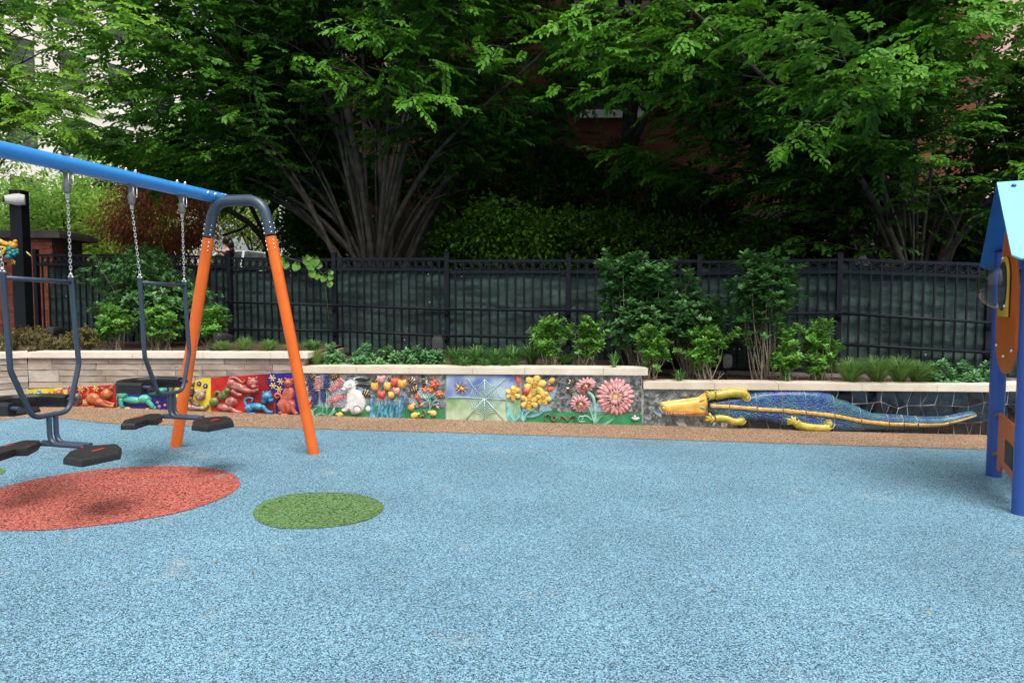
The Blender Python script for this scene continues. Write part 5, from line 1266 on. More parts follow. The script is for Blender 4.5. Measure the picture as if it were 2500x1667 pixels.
def blob_tree(name, label, base, centre, rad, n, seed, lm, leaf=.10, wid=.5, trunk_r=.12, clump=26, cr=.45, hang=0.0, flat=.5, lean=(0, 0), shell=.55, group=None, cat_n='tree', limbs=7, bark=None, tint=(0, 1)):
    """clumped crown: each clump a small cloud of leaves; gaps stay between clumps"""
    rg = np.random.default_rng(seed); rd = random.Random(seed); t = thing(name, label, cat_n, base, group)
    cx, cy, cz = centre; R = np.array(rad); u = unit(rg.normal(size=(n, 3))); rr = shell+(1-shell)*rg.random(n)**.6
    lump = 1+.26*np.sin(u[:, 0]*5+seed)*np.cos(u[:, 2]*4+seed*.7)+.10*np.sin(u[:, 1]*9+u[:, 2]*7)
    cc = np.array([cx, cy, cz])+u*R*(rr*lump)[:, None]
    C = cc[:, None]+rg.normal(size=(n, clump, 3))*np.array([cr, cr, cr*flat])*.5
    D = u[:, None]*.6+rg.normal(size=(n, clump, 3))*.55; D[..., 2] -= hang; Nn = rg.normal(size=(n, clump, 3))*.45+np.array([0, 0, 1.0])
    C = C.reshape(-1, 3); ln = leaf*rg.uniform(.6, 1.25, len(C))
    tn = np.repeat(rg.random(n), clump)*.6+rg.uniform(0, .4, len(C)); tn = tint[0]+tn*(tint[1]-tint[0])
    leaf_mesh('crown', C, D.reshape(-1, 3), Nn.reshape(-1, 3), ln, ln*wid, tn, lm, t)
    if trunk_r:
        b = Vector(base); top = Vector(centre)+Vector((0, 0, R[2]*.3)); g = Geo(); mid_ = b.lerp(top, .5)+Vector((lean[0], lean[1], 0))
        g.tube(fillet([b-Vector((0,0,.3)), mid_, top], 1.0, 6), [trunk_r*(1-.09*i) for i in range(9)], 9); g.build('trunk', bark or m_barkd, t, smooth=True)
        lg = Geo()
        for i in range(limbs):
            a = 6.283*i/limbs+rd.random(); q = b.lerp(top, rd.uniform(.35, .8))+Vector((lean[0], lean[1], 0))*.8; e = Vector(centre)+Vector((math.cos(a)*R[0]*.8, math.sin(a)*R[1]*.8, R[2]*rd.uniform(-.3, .6)))
            m_ = q.lerp(e, .5)+Vector((0, 0, .15*R[2])); lg.tube([q, m_, e], [trunk_r*.45, trunk_r*.28, trunk_r*.1], 6, caps=False)
        if limbs: lg.build('limbs', bark or m_barkd, t, smooth=True)
    return t
# the two vase-shaped hornbeams behind the fence, and one more from the left
NL = 0
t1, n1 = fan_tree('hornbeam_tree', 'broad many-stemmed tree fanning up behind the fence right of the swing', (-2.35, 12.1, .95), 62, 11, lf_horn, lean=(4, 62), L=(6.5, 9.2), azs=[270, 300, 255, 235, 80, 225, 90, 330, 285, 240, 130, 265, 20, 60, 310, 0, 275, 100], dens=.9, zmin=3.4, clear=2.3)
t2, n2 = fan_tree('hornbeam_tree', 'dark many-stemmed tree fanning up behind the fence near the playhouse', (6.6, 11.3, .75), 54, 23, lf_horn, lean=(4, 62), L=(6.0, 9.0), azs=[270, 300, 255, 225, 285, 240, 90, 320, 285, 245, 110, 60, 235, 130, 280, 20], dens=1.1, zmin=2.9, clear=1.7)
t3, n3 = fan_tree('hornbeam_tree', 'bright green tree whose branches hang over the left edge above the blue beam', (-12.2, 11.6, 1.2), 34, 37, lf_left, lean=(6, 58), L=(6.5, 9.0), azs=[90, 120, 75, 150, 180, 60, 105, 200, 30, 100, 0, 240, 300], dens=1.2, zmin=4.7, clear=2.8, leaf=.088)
# extra crown added overhead, mostly above the frame, to shade what is behind
t4 = blob_tree('hornbeam_tree', 'tall tree added for shade, its crown closing above the brick house between the two vase-shaped trees', (2.2, 14.6, .6), (2.4, 12.0, 9.9), (7.0, 4.6, 3.0), 1700, 5, lf_horn, leaf=.17, trunk_r=.16, clump=34, cr=1.0, shell=.2, bark=m_bark)
print('hornbeam leaves', n1, n2, n3)

# low sprays of leaves, tint set per bough, leaning out over the fence towards the open sky
def bough(parent, px_pts, Y0, Y1, seed, n=26, leaf=.085, tint=(.55, 1.0), wide=.38, length=.36, mt=lf_horn):
    """one leafy bough: a thin limb through photo positions, reaching from depth Y0 to Y1"""
    rd = random.Random(seed); rg = np.random.default_rng(seed); k = len(px_pts); P3 = [at(x, y, Y0+(Y1-Y0)*i/(k-1)) for i, (x, y) in enumerate(px_pts)]
    g = Geo(); g.tube(P3, [.012*(1-.75*i/(k-1)) for i in range(k)], 5); g.build('bough', m_bark, parent, smooth=True)
    P, D, Nn = [], [], []
    for i in range(n):
        s = (i/(n-1))**.9*(k-1)*.999; j = int(s); q = P3[j].lerp(P3[j+1], s-j); d = (P3[j+1]-P3[j]).normalized()
        q = q+Vector((rd.gauss(0, wide*.5), rd.gauss(0, wide*.5), rd.gauss(0, wide*.16)))
        f = (d*.8+Vector((rd.gauss(0, .6), rd.gauss(-.15, .5), -.12))).normalized(); P.append(q[:]); D.append(f[:]); Nn.append((rd.gauss(0, .25), rd.gauss(-.1, .25), 1))
    C, Dd, N2, Ln, W = sprays(np.array(P), np.array(D), np.array(Nn), 13, length, leaf, leaf*.5)
    tn = tint[0]+(tint[1]-tint[0])*rg.random(len(C)); leaf_mesh('leaf_spray', C, Dd, N2, Ln, W, tn, mt, parent)
for i, (pts, ya, yb, n) in enumerate([
    ([(1150,60),(1060,75),(960,90),(880,100)], 10.8, 9.2, 22), ([(1000,130),(1090,125),(1170,105),(1230,115)], 10.8, 9.2, 20), ([(1010,200),(1080,160),(1180,175),(1240,110)], 10.6, 9.0, 16),
    ([(880,215),(960,215),(1040,240),(1110,245)], 10.6, 9.0, 24), ([(900,165),(960,180),(1010,160),(1090,170)], 10.6, 9.4, 18), ([(820,60),(870,80),(920,85),(990,70)], 10.6, 9.4, 20), ([(700,160),(760,150),(830,170),(900,190)], 11.0, 9.6, 22), ([(880,30),(960,25),(1060,35),(1150,20)], 10.6, 9.2, 24), ([(1090,30),(1180,45),(1260,40),(1330,20)], 11, 9.6, 20)]): bough(t1, pts, ya, yb, 100+i, n)
for i, (pts, ya, yb, n) in enumerate([
    ([(1560,110),(1500,60),(1440,50),(1380,60)], 10.2, 8.6, 26), ([(1620,130),(1540,100),(1460,90),(1385,80)], 10.2, 8.6, 30), ([(1700,190),(1600,160),(1500,140),(1400,135)], 10.4, 8.8, 30), ([(1680,230),(1600,230),(1500,220),(1380,215)], 10.4, 8.8, 28),
    ([(1980,60),(1880,80),(1780,90),(1640,110)], 10.2, 8.4, 34), ([(1900,120),(1800,110),(1720,100),(1650,60)], 10.0, 8.6, 26), ([(1760,160),(1690,180),(1620,150),(1610,160)], 10.2, 9.0, 16), ([(2340,120),(2290,80),(2340,50),(2380,40)], 9.6, 8.0, 26),
    ([(2330,60),(2250,90),(2180,120),(2130,150)], 9.6, 8.0, 30), ([(2360,130),(2300,150),(2260,170),(2230,180)], 9.6, 8.0, 20), ([(2200,170),(2160,210),(2130,230),(2110,245)], 9.6, 8.4, 16), ([(2060,270),(2000,300),(1950,330),(1880,365)], 9.8, 8.4, 26),
    ([(2320,20),(2400,30),(2440,60),(2480,70)], 9.8, 8.6, 18), ([(1720,20),(1640,15),(1560,25),(1480,15)], 10, 8.8, 24)]): bough(t2, pts, ya, yb, 200+i, n)
for i, (pts, ya, yb, n) in enumerate([([(2200,600),(2100,610),(2000,590),(1900,605)], 11.0, 10.2, 22), ([(2180,520),(2080,530),(1990,520),(1900,500)], 11.0, 10.2, 22), ([(2150,470),(2040,450),(1950,440),(1860,450)], 11.0, 10, 22), ([(2300,560),(2380,590),(2440,600),(2500,620)], 11.0, 10.2, 16)]): bough(t2, pts, ya, yb, 260+i, n, tint=(.05, .5))
for i, (pts, ya, yb, n) in enumerate([
    ([(-60,120),(60,90),(180,60),(300,40)], 10.5, 8.6, 30), ([(-60,200),(60,190),(160,200),(260,190)], 10.5, 8.8, 30), ([(-40,330),(60,290),(130,280),(170,300)], 10.8, 9.2, 26), ([(-60,30),(80,20),(200,30),(330,10)], 10, 8.6, 30), ([(-60,250),(20,240),(100,250),(190,240)], 10.5, 9.0, 24)]): bough(t3, pts, ya, yb, 300+i, n, mt=lf_left, leaf=.075)
for i, (pts, ya, yb, n) in enumerate([
    ([(660,300),(540,280),(420,250),(320,270)], 11.2, 9.6, 34), ([(680,360),(560,350),(440,340),(340,345)], 11.4, 9.8, 34), ([(720,410),(620,400),(520,395),(420,390)], 11.6, 10.2, 34), ([(600,230),(480,210),(360,190),(240,210)], 11, 9.4, 34), ([(560,160),(440,140),(330,120),(220,120)], 11, 9.2, 34)]): bough(t1, pts, ya, yb, 400+i, n, tint=(.15, .7))

# evergreens behind the fence: front clumps tinted as lit, darkest ones added for shade
for i, (px, yb, yt, wpx, Y, n, ti) in enumerate([(1270,660,330,330,13.4,330,(0,.55)), (1500,660,380,300,13.6,300,(0,.5)), (1690,660,430,240,13.2,200,(0,.5)), (1260,660,520,300,12.2,260,(.25,1)), (1470,660,535,250,12.2,220,(.2,.8)), (1640,660,560,170,12.0,130,(.1,.6)), (1850,660,545,130,12.0,120,(.25,.9)), (1110,660,560,110,12.4,90,(.1,.6)), (1740,660,600,110,11.8,80,(.1,.8)), (790,660,420,130,13.6,170,(.05,.5)), (740,660,520,110,13.0,90,(.05,.6)), (2000,660,520,150,12.9,120,(0,.3)), (2260,660,480,200,13.6,170,(0,.25)), (2400,660,540,150,12.8,110,(0,.25))]):
    c0 = at(px, yb, Y); c1 = at(px, yt, Y); w = wpx/F*Y/2; zc = (c0.z+c1.z)/2; hz = (c1.z-c0.z)/2
    blob_tree('evergreen_shrub', ['tall dark arborvitae behind the fence in front of the brick house, left one', 'tall dark arborvitae behind the fence under the brick window sill', 'dark arborvitae behind the fence left of the playhouse tree', 'mid green arborvitae hedge clump over the fence rail, right of the big trunk',
        'mid green arborvitae clump over the fence rail, middle of the hedge', 'low dark arborvitae clump over the fence rail, right end of the hedge', 'yellowish arborvitae clump over the fence below the tall narrow window', 'small evergreen beside the meter box on the brick house', 'low round evergreen peeking over the fence rail',
        'slim dark evergreen left of the big trunk', 'small dark evergreen just right of the orange swing leg', 'near-black evergreen added for shade against the grey foundation beside the right tree', 'dark evergreen added for shade directly behind the base of the right tree', 'dark evergreen added for shade behind the right tree, nearest the playhouse roof'][i], (c0.x, Y, .6), (c0.x, Y, zc), (w, min(w, .7), hz), n, 60+i, lf_thuja, leaf=.085, wid=.55, trunk_r=.04, clump=40, cr=.22, flat=1.1, shell=.6, cat_n='shrub', limbs=0, tint=ti)
# red weeping maple with its crooked trunk
mp = blob_tree('japanese_maple', 'red-brown weeping maple dome behind the fence, seen through the swing arch', tuple(at(690, 640, 14.6)), tuple(at(398, 535, 14.8)), (.95, .9, .85), 230, 81, lf_maple, leaf=.10, wid=.2, trunk_r=0, clump=60, cr=.42, hang=.9, shell=.62)
blob_c = at(560, 440, 14.8)
mpc = Geo()
for pts, r_ in (([(665,650),(655,600),(640,560),(660,510),(690,480)], .09), ([(650,590),(610,545),(570,520),(530,500)], .06), ([(640,560),(600,480),(560,450)], .045), ([(610,545),(590,560),(545,575)], .03), ([(660,510),(620,480),(600,440)], .035), ([(655,600),(700,550),(730,520)], .04)):
    P = [at(x, y, 14.6) for x, y in pts]; mpc.tube(fillet(P, .3, 4), r_, 7)
mpc.build('trunk', m_barkd, mp, smooth=True)
rg = np.random.default_rng(5); n = 150; u = rg.uniform(-1, 1, (n, 2)); cc = np.stack([at(560, 450, 14.8).x+u[:, 0]*1.75, 14.8+u[:, 1]*1.2, at(560, 475, 14.8).z+.42*(1-u[:, 0]**2)+rg.normal(0, .08, n)], 1)
C = (cc[:, None]+rg.normal(size=(n, 60, 3))*np.array([.25, .25, .10])).reshape(-1, 3); D = rg.normal(size=C.shape)*.6; D[:, 2] -= .8
leaf_mesh('crown_top', C, D, rg.normal(size=C.shape)*.5+np.array([0, 0, 1]), .10*rg.uniform(.6, 1.2, len(C)), .02, rg.random(len(C)), lf_maple, mp)

# trees across the street
for i, (px, py, Y, rx, rz, n, lm, lab) in enumerate([
    (55,540,19,1.5,1.0,190,lf_bg,'feathery light green street tree behind the brick pillar'), (235,530,20,1.8,1.2,260,lf_bg,'light green street tree between the swing chains'), (330,590,17,1.3,.9,150,lf_bg2,'yellow-green bush at the fence between the two swings'), (160,560,17.5,1.4,.8,150,lf_bg,'low bushy green tree behind the silver car'),
    (500,400,24,2.2,1.6,200,lf_bg,'pale green tree beyond the red maple'), (640,330,26,2.2,2.6,200,lf_bg,'sunlit pale tree beside the white porch column'), (760,420,23,1.8,2.4,220,lf_bg2,'yellow-green tree behind the porch'), (300,420,27,2.2,1.2,120,lf_bg,'hazy green tree below the cream building windows'), (620,520,25.5,2.4,1.1,200,lf_bg2,'sunlit shrub behind the person with raised arms'), (780,560,16.5,.9,.7,90,lf_bg,'small bush behind the slim evergreen'),
    (-20,330,24,2,1.8,110,lf_bg,'airy street tree at far left above the camera post')]):
    c = at(px, py, Y); blob_tree('street_tree' if i not in (2, 8, 9) else 'bush', lab, (c.x, c.y, 1.2), tuple(c), (rx, rx*.8, rz), n, 400+i, lm, leaf=.16, wid=.42, trunk_r=.11, clump=26, cr=.65, shell=.35, flat=.5, cat_n='tree' if i not in (2, 8, 9) else 'shrub')
# ------------------------------------------------------------------ planting
lf_gloss = leaf_mat('glossy_dark_leaf', (.024,.085,.022), (.12,.30,.075), .36, .18, .45)
lf_fresh = leaf_mat('glossy_fresh_leaf', (.06,.20,.025), (.19,.44,.06), .36, .25, .4)
lf_sedum = leaf_mat('sedum_leaf', (.07,.22,.07), (.19,.40,.16), .45, .2)
lf_grass = leaf_mat('sedge_blade', (.07,.17,.03), (.22,.36,.09), .5, .3)
lf_strap = leaf_mat('lily_blade', (.06,.17,.04), (.18,.36,.09), .45, .3)
lf_bronze = leaf_mat('bronze_box_leaf', (.045,.05,.012), (.22,.17,.05), .45, .25)
m_twig = mat('pale_twig', (.22,.17,.12), (.34,.28,.21), 20, .8)
def zsoil(x): return .80 if x < -2.66 else (.62 if x < 1.62 else .46)
def shrub(label, px, yt, wpx, Y, seed, lm, leaf=.055, dens=1.0, bare=.3, name='shrub', rs=None, tint=(0, 1), stems=7, lobes=5, group=None):
    c = at(px, 800, Y); zb = zsoil(c.x); zt = at(px, yt, Y).z; H = zt-zb; W = wpx/F*Y/2*1.08; rd = random.Random(seed); rg = np.random.default_rng(seed)
    t = thing(name, label, 'shrub', (c.x, Y, zb), group); g = Geo(); P = []
    lob = [(rd.uniform(-.6, .6)*W, rd.uniform(-.35, .35)*W, zb+H*(bare+(1-bare)*rd.uniform(.2, .85)), W*rd.uniform(.38, .66), H*rd.uniform(.12, .24)) for _ in range(lobes)]+[(0, 0, zb+H*.82, W*.38, H*.18), (rd.uniform(-.2,.2)*W, 0, zb+H*.5, W*.72, H*.26)]
    for k, (lx, ly, lz_, rw, rh_) in enumerate(lob):
        n = int(38*dens*(rw*rh_/.04)**.75)+8; u = unit(rg.normal(size=(n, 3))); r = rg.random(n)**.33*rg.uniform(.85, 1.2, n)
        P.append(np.array([c.x+lx, Y+ly, lz_])+u*np.array([rw, rw*.85, rh_])*r[:, None])
        for _ in range(2):
            b = Vector((c.x+rd.gauss(0, .05), Y+rd.gauss(0, .05), zb-.02)); e = Vector((c.x+lx+rd.gauss(0, rw*.3), Y+ly+rd.gauss(0, rw*.3), lz_+rh_*.5)); m_ = b.lerp(e, .45)+Vector((lx*.25+rd.gauss(0, .04), ly*.2, .05*H))
            g.tube([b, b.lerp(m_, .5)+Vector((rd.gauss(0, .015), 0, 0)), m_, e], [.007, .006, .005, .003], 5, caps=False)
    SP = []
    for _ in range(int(16*dens*(W*H/.2)**.6)+6 if leaf > .03 else 0):
        lx, ly, lz_, rw, rh_ = rd.choice(lob); a = rd.uniform(0, 6.28); el = rd.uniform(-.1, 1.2); d = Vector((math.cos(a)*math.cos(el), math.sin(a)*math.cos(el)*.8, math.sin(el)+.25)).normalized()
        p = Vector((c.x+lx, Y+ly, lz_))+Vector((d.x*rw, d.y*rw, d.z*rh_))*.8; l = rd.uniform(.07, .20)
        if p.z+d.z*l > zt+.06: l *= .4
        g.tube([p-d*.08, p+d*l], [.004, .002], 4, caps=False)
        for k in range(int(l/.035)+1): q = p+d*.035*k+Vector((rd.gauss(0, .01), rd.gauss(0, .01), 0)); SP.append(q[:])
    if SP: P.append(np.array(SP))
    for _ in range(stems):
        b = Vector((c.x+rd.gauss(0, .07), Y+rd.gauss(0, .06), zb-.02)); e = Vector((c.x+rd.uniform(-.8, .8)*W, Y+rd.uniform(-.5, .3)*W, zb+H*rd.uniform(bare+.1, .8))); g.tube([b, b.lerp(e, .5)+Vector(((e.x-b.x)*.15, 0, -.04*H)), e], [.007, .005, .003], 5, caps=False)
    P = np.concatenate(P); o = g.build('stems', m_twig, t, smooth=True); o['kind'] = 'stuff'
    # each point carries a rosette of leaves
    nl = 6; n = len(P); ax = unit((P-np.array([c.x, Y, zb+H*.35]))*np.array([1, 1, .8])+np.array([0, 0, .35*H])); a = rg.uniform(0, 6.28, n)[:, None]+np.arange(nl)*2.4
    e1 = unit(np.cross(ax, rg.normal(size=(n, 3)))); e2 = np.cross(ax, e1); el = rg.uniform(.15, .75, (n, nl))[..., None]
    D = (e1[:, None]*np.cos(a)[..., None]+e2[:, None]*np.sin(a)[..., None])*np.sqrt(1-el*el)+ax[:, None]*el; Nn = ax[:, None]*np.sqrt(1-el*el)-(D-ax[:, None]*el)*.3+rg.normal(size=D.shape)*.18
    C = P[:, None]+ax[:, None]*(np.arange(nl)*-.006)[None, :, None]+D*.006; L = leaf*rg.uniform(.65, 1.2, n*nl)
    tn = np.repeat(rg.random(n), nl)*.6+rg.random(n*nl)*.4; tn = tint[0]+(tint[1]-tint[0])*tn
    leaf_mesh('foliage', C.reshape(-1, 3), D.reshape(-1, 3), Nn.reshape(-1, 3), L, L*.58, tn, lm, t, fold=.12, droop=.06, shape=(.38, .75))
    return t
G1 = 'glossy shrubs in front of the fence'
shrub('very tall glossy shrub nearest the centre of the fence, above the pink gerbera tile', 1560, 622, 165, 9.0, 1, lf_gloss, .084, .8, .12, stems=5, lobes=12)
shrub('wide dark glossy shrub just right of the tallest one, in front of a fence post', 1680, 668, 160, 9.05, 2, lf_gloss, .084, .55, .10, stems=5, lobes=12)
shrub('tall narrow glossy shrub with bare pale stems above the crocodile back', 1865, 618, 150, 8.75, 3, lf_gloss, .084, .52, .20, stems=7, lobes=11)
shrub('fresh green shrub right of the lily leaves, left of its smaller twin', 1345, 775, 98, 8.85, 4, lf_fresh, .055, 1.2, .02)
shrub('small fresh green shrub on bare stems in front of a fence post', 1430, 778, 78, 8.9, 5, lf_fresh, .055, 1.0, .12)
shrub('bright green shrub spilling over the end of the raised coping', 1590, 800, 92, 8.55, 6, lf_fresh, .058, 1.1, .05)
shrub('bright rounded shrub left of the dark garden speaker', 1728, 800, 92, 8.6, 7, lf_fresh, .058, 1.2, .08)
shrub('fresh green shrub under the tall narrow one', 1925, 805, 78, 8.5, 8, lf_fresh, .055, 1.0, .1)
shrub('rounded green shrub at the right end of the shrub row', 2010, 782, 98, 8.55, 9, lf_fresh, .055, 1.2, .06)
shrub('big dark climbing shrub covering the fence behind the swings', 375, 612, 260, 10.3, 10, lf_gloss, .055, 1.5, .12, lobes=14)
shrub('bright green shrub left of the swing frame loop', 282, 748, 85, 9.5, 11, lf_fresh, .055, 1.1, .2)
shrub('bright green shrub seen through the swing frame loop', 385, 752, 100, 9.4, 12, lf_fresh, .055, 1.2, .15)
shrub('green shrub between the orange legs beside a garden speaker', 515, 755, 90, 9.5, 13, lf_fresh, .055, 1.0, .2)
for i, (px, yt, w) in enumerate([(20, 805, 90), (85, 792, 110), (160, 812, 80), (208, 795, 80)]):
    shrub(['bronze clipped bush at the far left edge', 'bronze clipped bush in front of the black camera post', 'low bronze bush beside the half-hidden speaker', 'bronze clipped bush nearest the green shrubs'][i], px, yt, w, 9.5-.1*i, 30+i, lf_bronze, .026, 2.4, 0, stems=3, lobes=7)

def mound(label, px, yt, wpx, Y, seed):
    c = at(px, 800, Y); zb = zsoil(c.x); H = at(px, yt, Y).z-zb; W = wpx/F*Y/2*1.12; rg = np.random.default_rng(seed); t = thing('sedum_plant', label, 'plant', (c.x, Y, zb), 'fleshy-leaved mounds along the coping')
    n = 58; u = unit(rg.normal(size=(n, 3))); u[:, 2] = abs(u[:, 2]); P = np.array([c.x, Y, zb])+u*np.array([W, W*.8, H])*rg.uniform(.55, 1, n)[:, None]
    ax = unit(u*np.array([.7, .7, 1])+np.array([0, 0, .7])); nl = 13; a = rg.uniform(0, 6.28, n)[:, None]+np.arange(nl)*2.4; e1 = unit(np.cross(ax, rg.normal(size=(n, 3)))); e2 = np.cross(ax, e1); el = np.linspace(.75, -.05, nl)[None, :, None]+rg.normal(0, .08, (n, nl, 1)); el = np.clip(el, -.3, .95)
    D = (e1[:, None]*np.cos(a)[..., None]+e2[:, None]*np.sin(a)[..., None])*np.sqrt(1-el*el)+ax[:, None]*el; Nn = ax[:, None]-D*el; k = np.arange(nl)
    C = P[:, None]-ax[:, None]*(k*.0045)[None, :, None]; L = np.tile(.046+.0026*k, n)*rg.uniform(.85, 1.15, n*nl)
    leaf_mesh('foliage', C.reshape(-1, 3), D.reshape(-1, 3), Nn.reshape(-1, 3), L, L*.55, rg.random(n*nl)*.6+np.repeat(rg.random(n), nl)*.4, lf_sedum, t, fold=.10, droop=.08, shape=(.45, .8))
for i, (px, yt, w) in enumerate([(808, 838, 68), (885, 836, 72), (945, 836, 66), (1003, 838, 66), (1056, 842, 60)]): mound(['sedum mound nearest the orange leg, at the left end of its row', 'second sedum mound in the row above the tulip tiles', 'middle sedum mound in the row above the tulip tiles', 'fourth sedum mound, just left of the one before the speaker', 'sedum mound right in front of the round-topped speaker'][i], px, yt, w, 8.95, 50+i)
for i, (px, yt, w) in enumerate([(2295, 872, 80), (2362, 878, 72), (2425, 880, 60)]): mound(['sedum mound at the right, next to the arching sedge', 'sedum mound at the right, in the middle of its trio', 'sedum mound at the right, beside the blue post'][i], px, yt, w, 8.4, 60+i)

def tuft(label, px, yt, wpx, Y, seed, lm, n=150, wid=.007, kindname='grass_tuft', curl=.8, tint=(0, 1), group='arching grass tufts along the coping'):
    c = at(px, 800, Y); zb = zsoil(c.x); H = at(px, yt, Y).z-zb; W = wpx/F*Y/2*1.6; n = int(n*2); rg = np.random.default_rng(seed); t = thing(kindname, label, 'grass', (c.x, Y, zb), group)
    a = rg.uniform(0, 6.28, n); out_ = rg.uniform(.25, 1, n)*W*1.1; hh = H*rg.uniform(.75, 1.3, n)*(1-.35*(out_/W/1.1)**2); b = np.stack([c.x+np.cos(a)*W*.15*rg.random(n), Y+np.sin(a)*W*.15*rg.random(n), np.full(n, zb)], 1); m = 5; vs = np.zeros((n, m+1, 2, 3), np.float32)
    for k in range(m+1):
        s = k/m; r = out_*s**1.4; z = zb+hh*(2.1*s-1.25*s*s*curl); w = wid*(1-s**2)*.5+.0006
        p = b+np.stack([np.cos(a)*r, np.sin(a)*r, z-zb], 1); sd = np.stack([-np.sin(a), np.cos(a), np.zeros(n)], 1); vs[:, k, 0] = p-sd*w; vs[:, k, 1] = p+sd*w
    me = bpy.data.meshes.new('blades'); V = vs.reshape(-1, 3); q = (np.arange(n)[:, None]*(m+1)*2)[:, None]+(np.arange(m)[None, :, None]*2)+np.array([0, 1, 3, 2])[None, None]
    me.vertices.add(len(V)); me.vertices.foreach_set('co', V.reshape(-1)); me.loops.add(n*m*4); me.loops.foreach_set('vertex_index', q.reshape(-1).astype(np.int32)); me.polygons.add(n*m); me.polygons.foreach_set('loop_start', np.arange(0, n*m*4, 4, dtype=np.int32)); me.update(calc_edges=True)
    at_ = me.attributes.new('tint', 'FLOAT', 'FACE'); at_.data.foreach_set('value', np.repeat((tint[0]+(tint[1]-tint[0])*rg.random(n)), m).astype(np.float32)); me.materials.append(lm); o = link('blades', me, t); o['kind'] = 'stuff'
TL_ = ['straw-green grass tuft beside the left garden speaker', 'straw-green grass tuft left of the right orange leg', 'short grass tuft nearest the right orange leg on its left', 'small grass tuft behind the right orange leg']
for i, (px, yt) in enumerate([(540, 838), (596, 832), (655, 836), (712, 842)]): tuft(TL_[i], px, yt, 46, 9.0, 70+i, lf_grass, 200, .006, tint=(.3, 1))
tuft('bright green lily clump at the end of the stone coping', 762, 836, 52, 9.1, 75, lf_strap, 130, .012); tuft('brownish grass tuft below the bright lily clump', 770, 862, 44, 8.85, 76, lf_grass, 150, .005, tint=(.5, 1))
for i, (px, yt) in enumerate([(1112, 850), (1160, 846), (1208, 852), (1255, 848), (1298, 842), (1380, 866), (1132, 872), (1185, 874), (1240, 874)]): tuft(['strappy green lily clump just right of the round-topped speaker', 'second strappy lily clump above the web tile', 'third strappy lily clump above the web tile', 'fourth strappy lily clump above the web tile', 'strappy lily clump touching the fresh green shrub', 'low lily clump between the two small fresh shrubs', 'front lily clump over the left edge of the web tile', 'front lily clump over the middle of the web tile', 'front lily clump over the daffodils'][i], px, yt, 66, 9.0 if i < 6 else 8.8, 80+i, lf_strap, 95, .013, 'lily_clump', .95)
for i, (px, yt) in enumerate([(2082, 882), (2145, 880), (2200, 880), (2245, 888)]): tuft(['arching fine sedge at the left of the four near the right shrubs', 'second arching fine sedge from the right shrubs', 'third arching fine sedge, left of the darkest one', 'arching fine sedge touching the right sedum mounds'][i], px, yt, 88, 8.4, 90+i, lf_grass, 320, .005, 'sedge_tuft', .9)
for i, (px, yt, w) in enumerate([(1925, 905, 30), (2090, 905, 26), (1500, 862, 24), (1660, 905, 28)]): tuft(['low weedy sprout under the fresh shrub over the crocodile back', 'low weedy sprout at the foot of the last shrub', 'low weedy sprout behind the coping end', 'low weedy sprout between two bright shrubs'][i], px, yt, w, 8.45, 95+i, lf_strap, 30, .014, 'sprout', .9, group=None)

# garden speakers on stakes
m_spk = mat('speaker_black', (.012,.012,.013), (.02,.02,.02), 40, .55, bump=.2, bscale=300); m_gril = mat('speaker_grille', (.035,.035,.038), (.05,.05,.052), 200, .6, bump=.5, bscale=600)
def speaker(label, px, py, Y, wpx, hpx, yaw):
    c = at(px, py, Y); w = wpx/F*Y/2; h = hpx/F*Y/2; t = thing('garden_speaker', label, 'speaker', (c.x, Y, zsoil(c.x))); R = Matrix.Rotation(yaw, 3, 'Z')
    def rr(s_, y, k=1.0): return [c+R@Vector((w*s_*(abs(math.cos(a))**.5)*math.copysign(1, math.cos(a)), y, h*s_*k*(abs(math.sin(a))**.5)*math.copysign(1, math.sin(a)))) for a in np.linspace(0, 2*math.pi, 25)[:-1]]
    g = Geo(); vs = rr(.93, -.012)+rr(1, 0)+rr(1.0, .03)+rr(.85, .12)+rr(.5, .20); fs = [(l*24+j, l*24+(j+1) % 24, (l+1)*24+(j+1) % 24, (l+1)*24+j) for l in range(4) for j in range(24)]+[tuple(4*24+j for j in range(24))]
    g.add(vs, fs); g.build('cabinet', m_spk, t, smooth=True, auto=40); g = Geo(); v = rr(.90, -.010)+rr(.6, -.017); g.add(v+[c+R@Vector((0, -.020, 0))], [(j, (j+1) % 24, 24+(j+1) % 24, 24+j) for j in range(24)]+[(24+j, 24+(j+1) % 24, 48) for j in range(24)]); g.build('grille', m_gril, t, smooth=True)
    g = Geo(); g.tube([c+Vector((0,.06,-h*.7)), (c.x, Y+.06, zsoil(c.x)-.05)], .016, 8); g.build('stake', m_spk, t, smooth=True)
speaker('dark garden speaker facing left beside the shrub between the orange legs', 528, 826, 9.2, 46, 30, -.9)
speaker('black garden speaker standing behind the last sedum mound of the row', 1068, 842, 9.2, 30, 46, .1)
speaker('upright dark garden speaker between the shrubs over the crocodile head', 1776, 882, 8.75, 28, 36, .2)
speaker('black garden speaker almost hidden among the bronze bushes', 122, 808, 9.7, 28, 22, -.3)

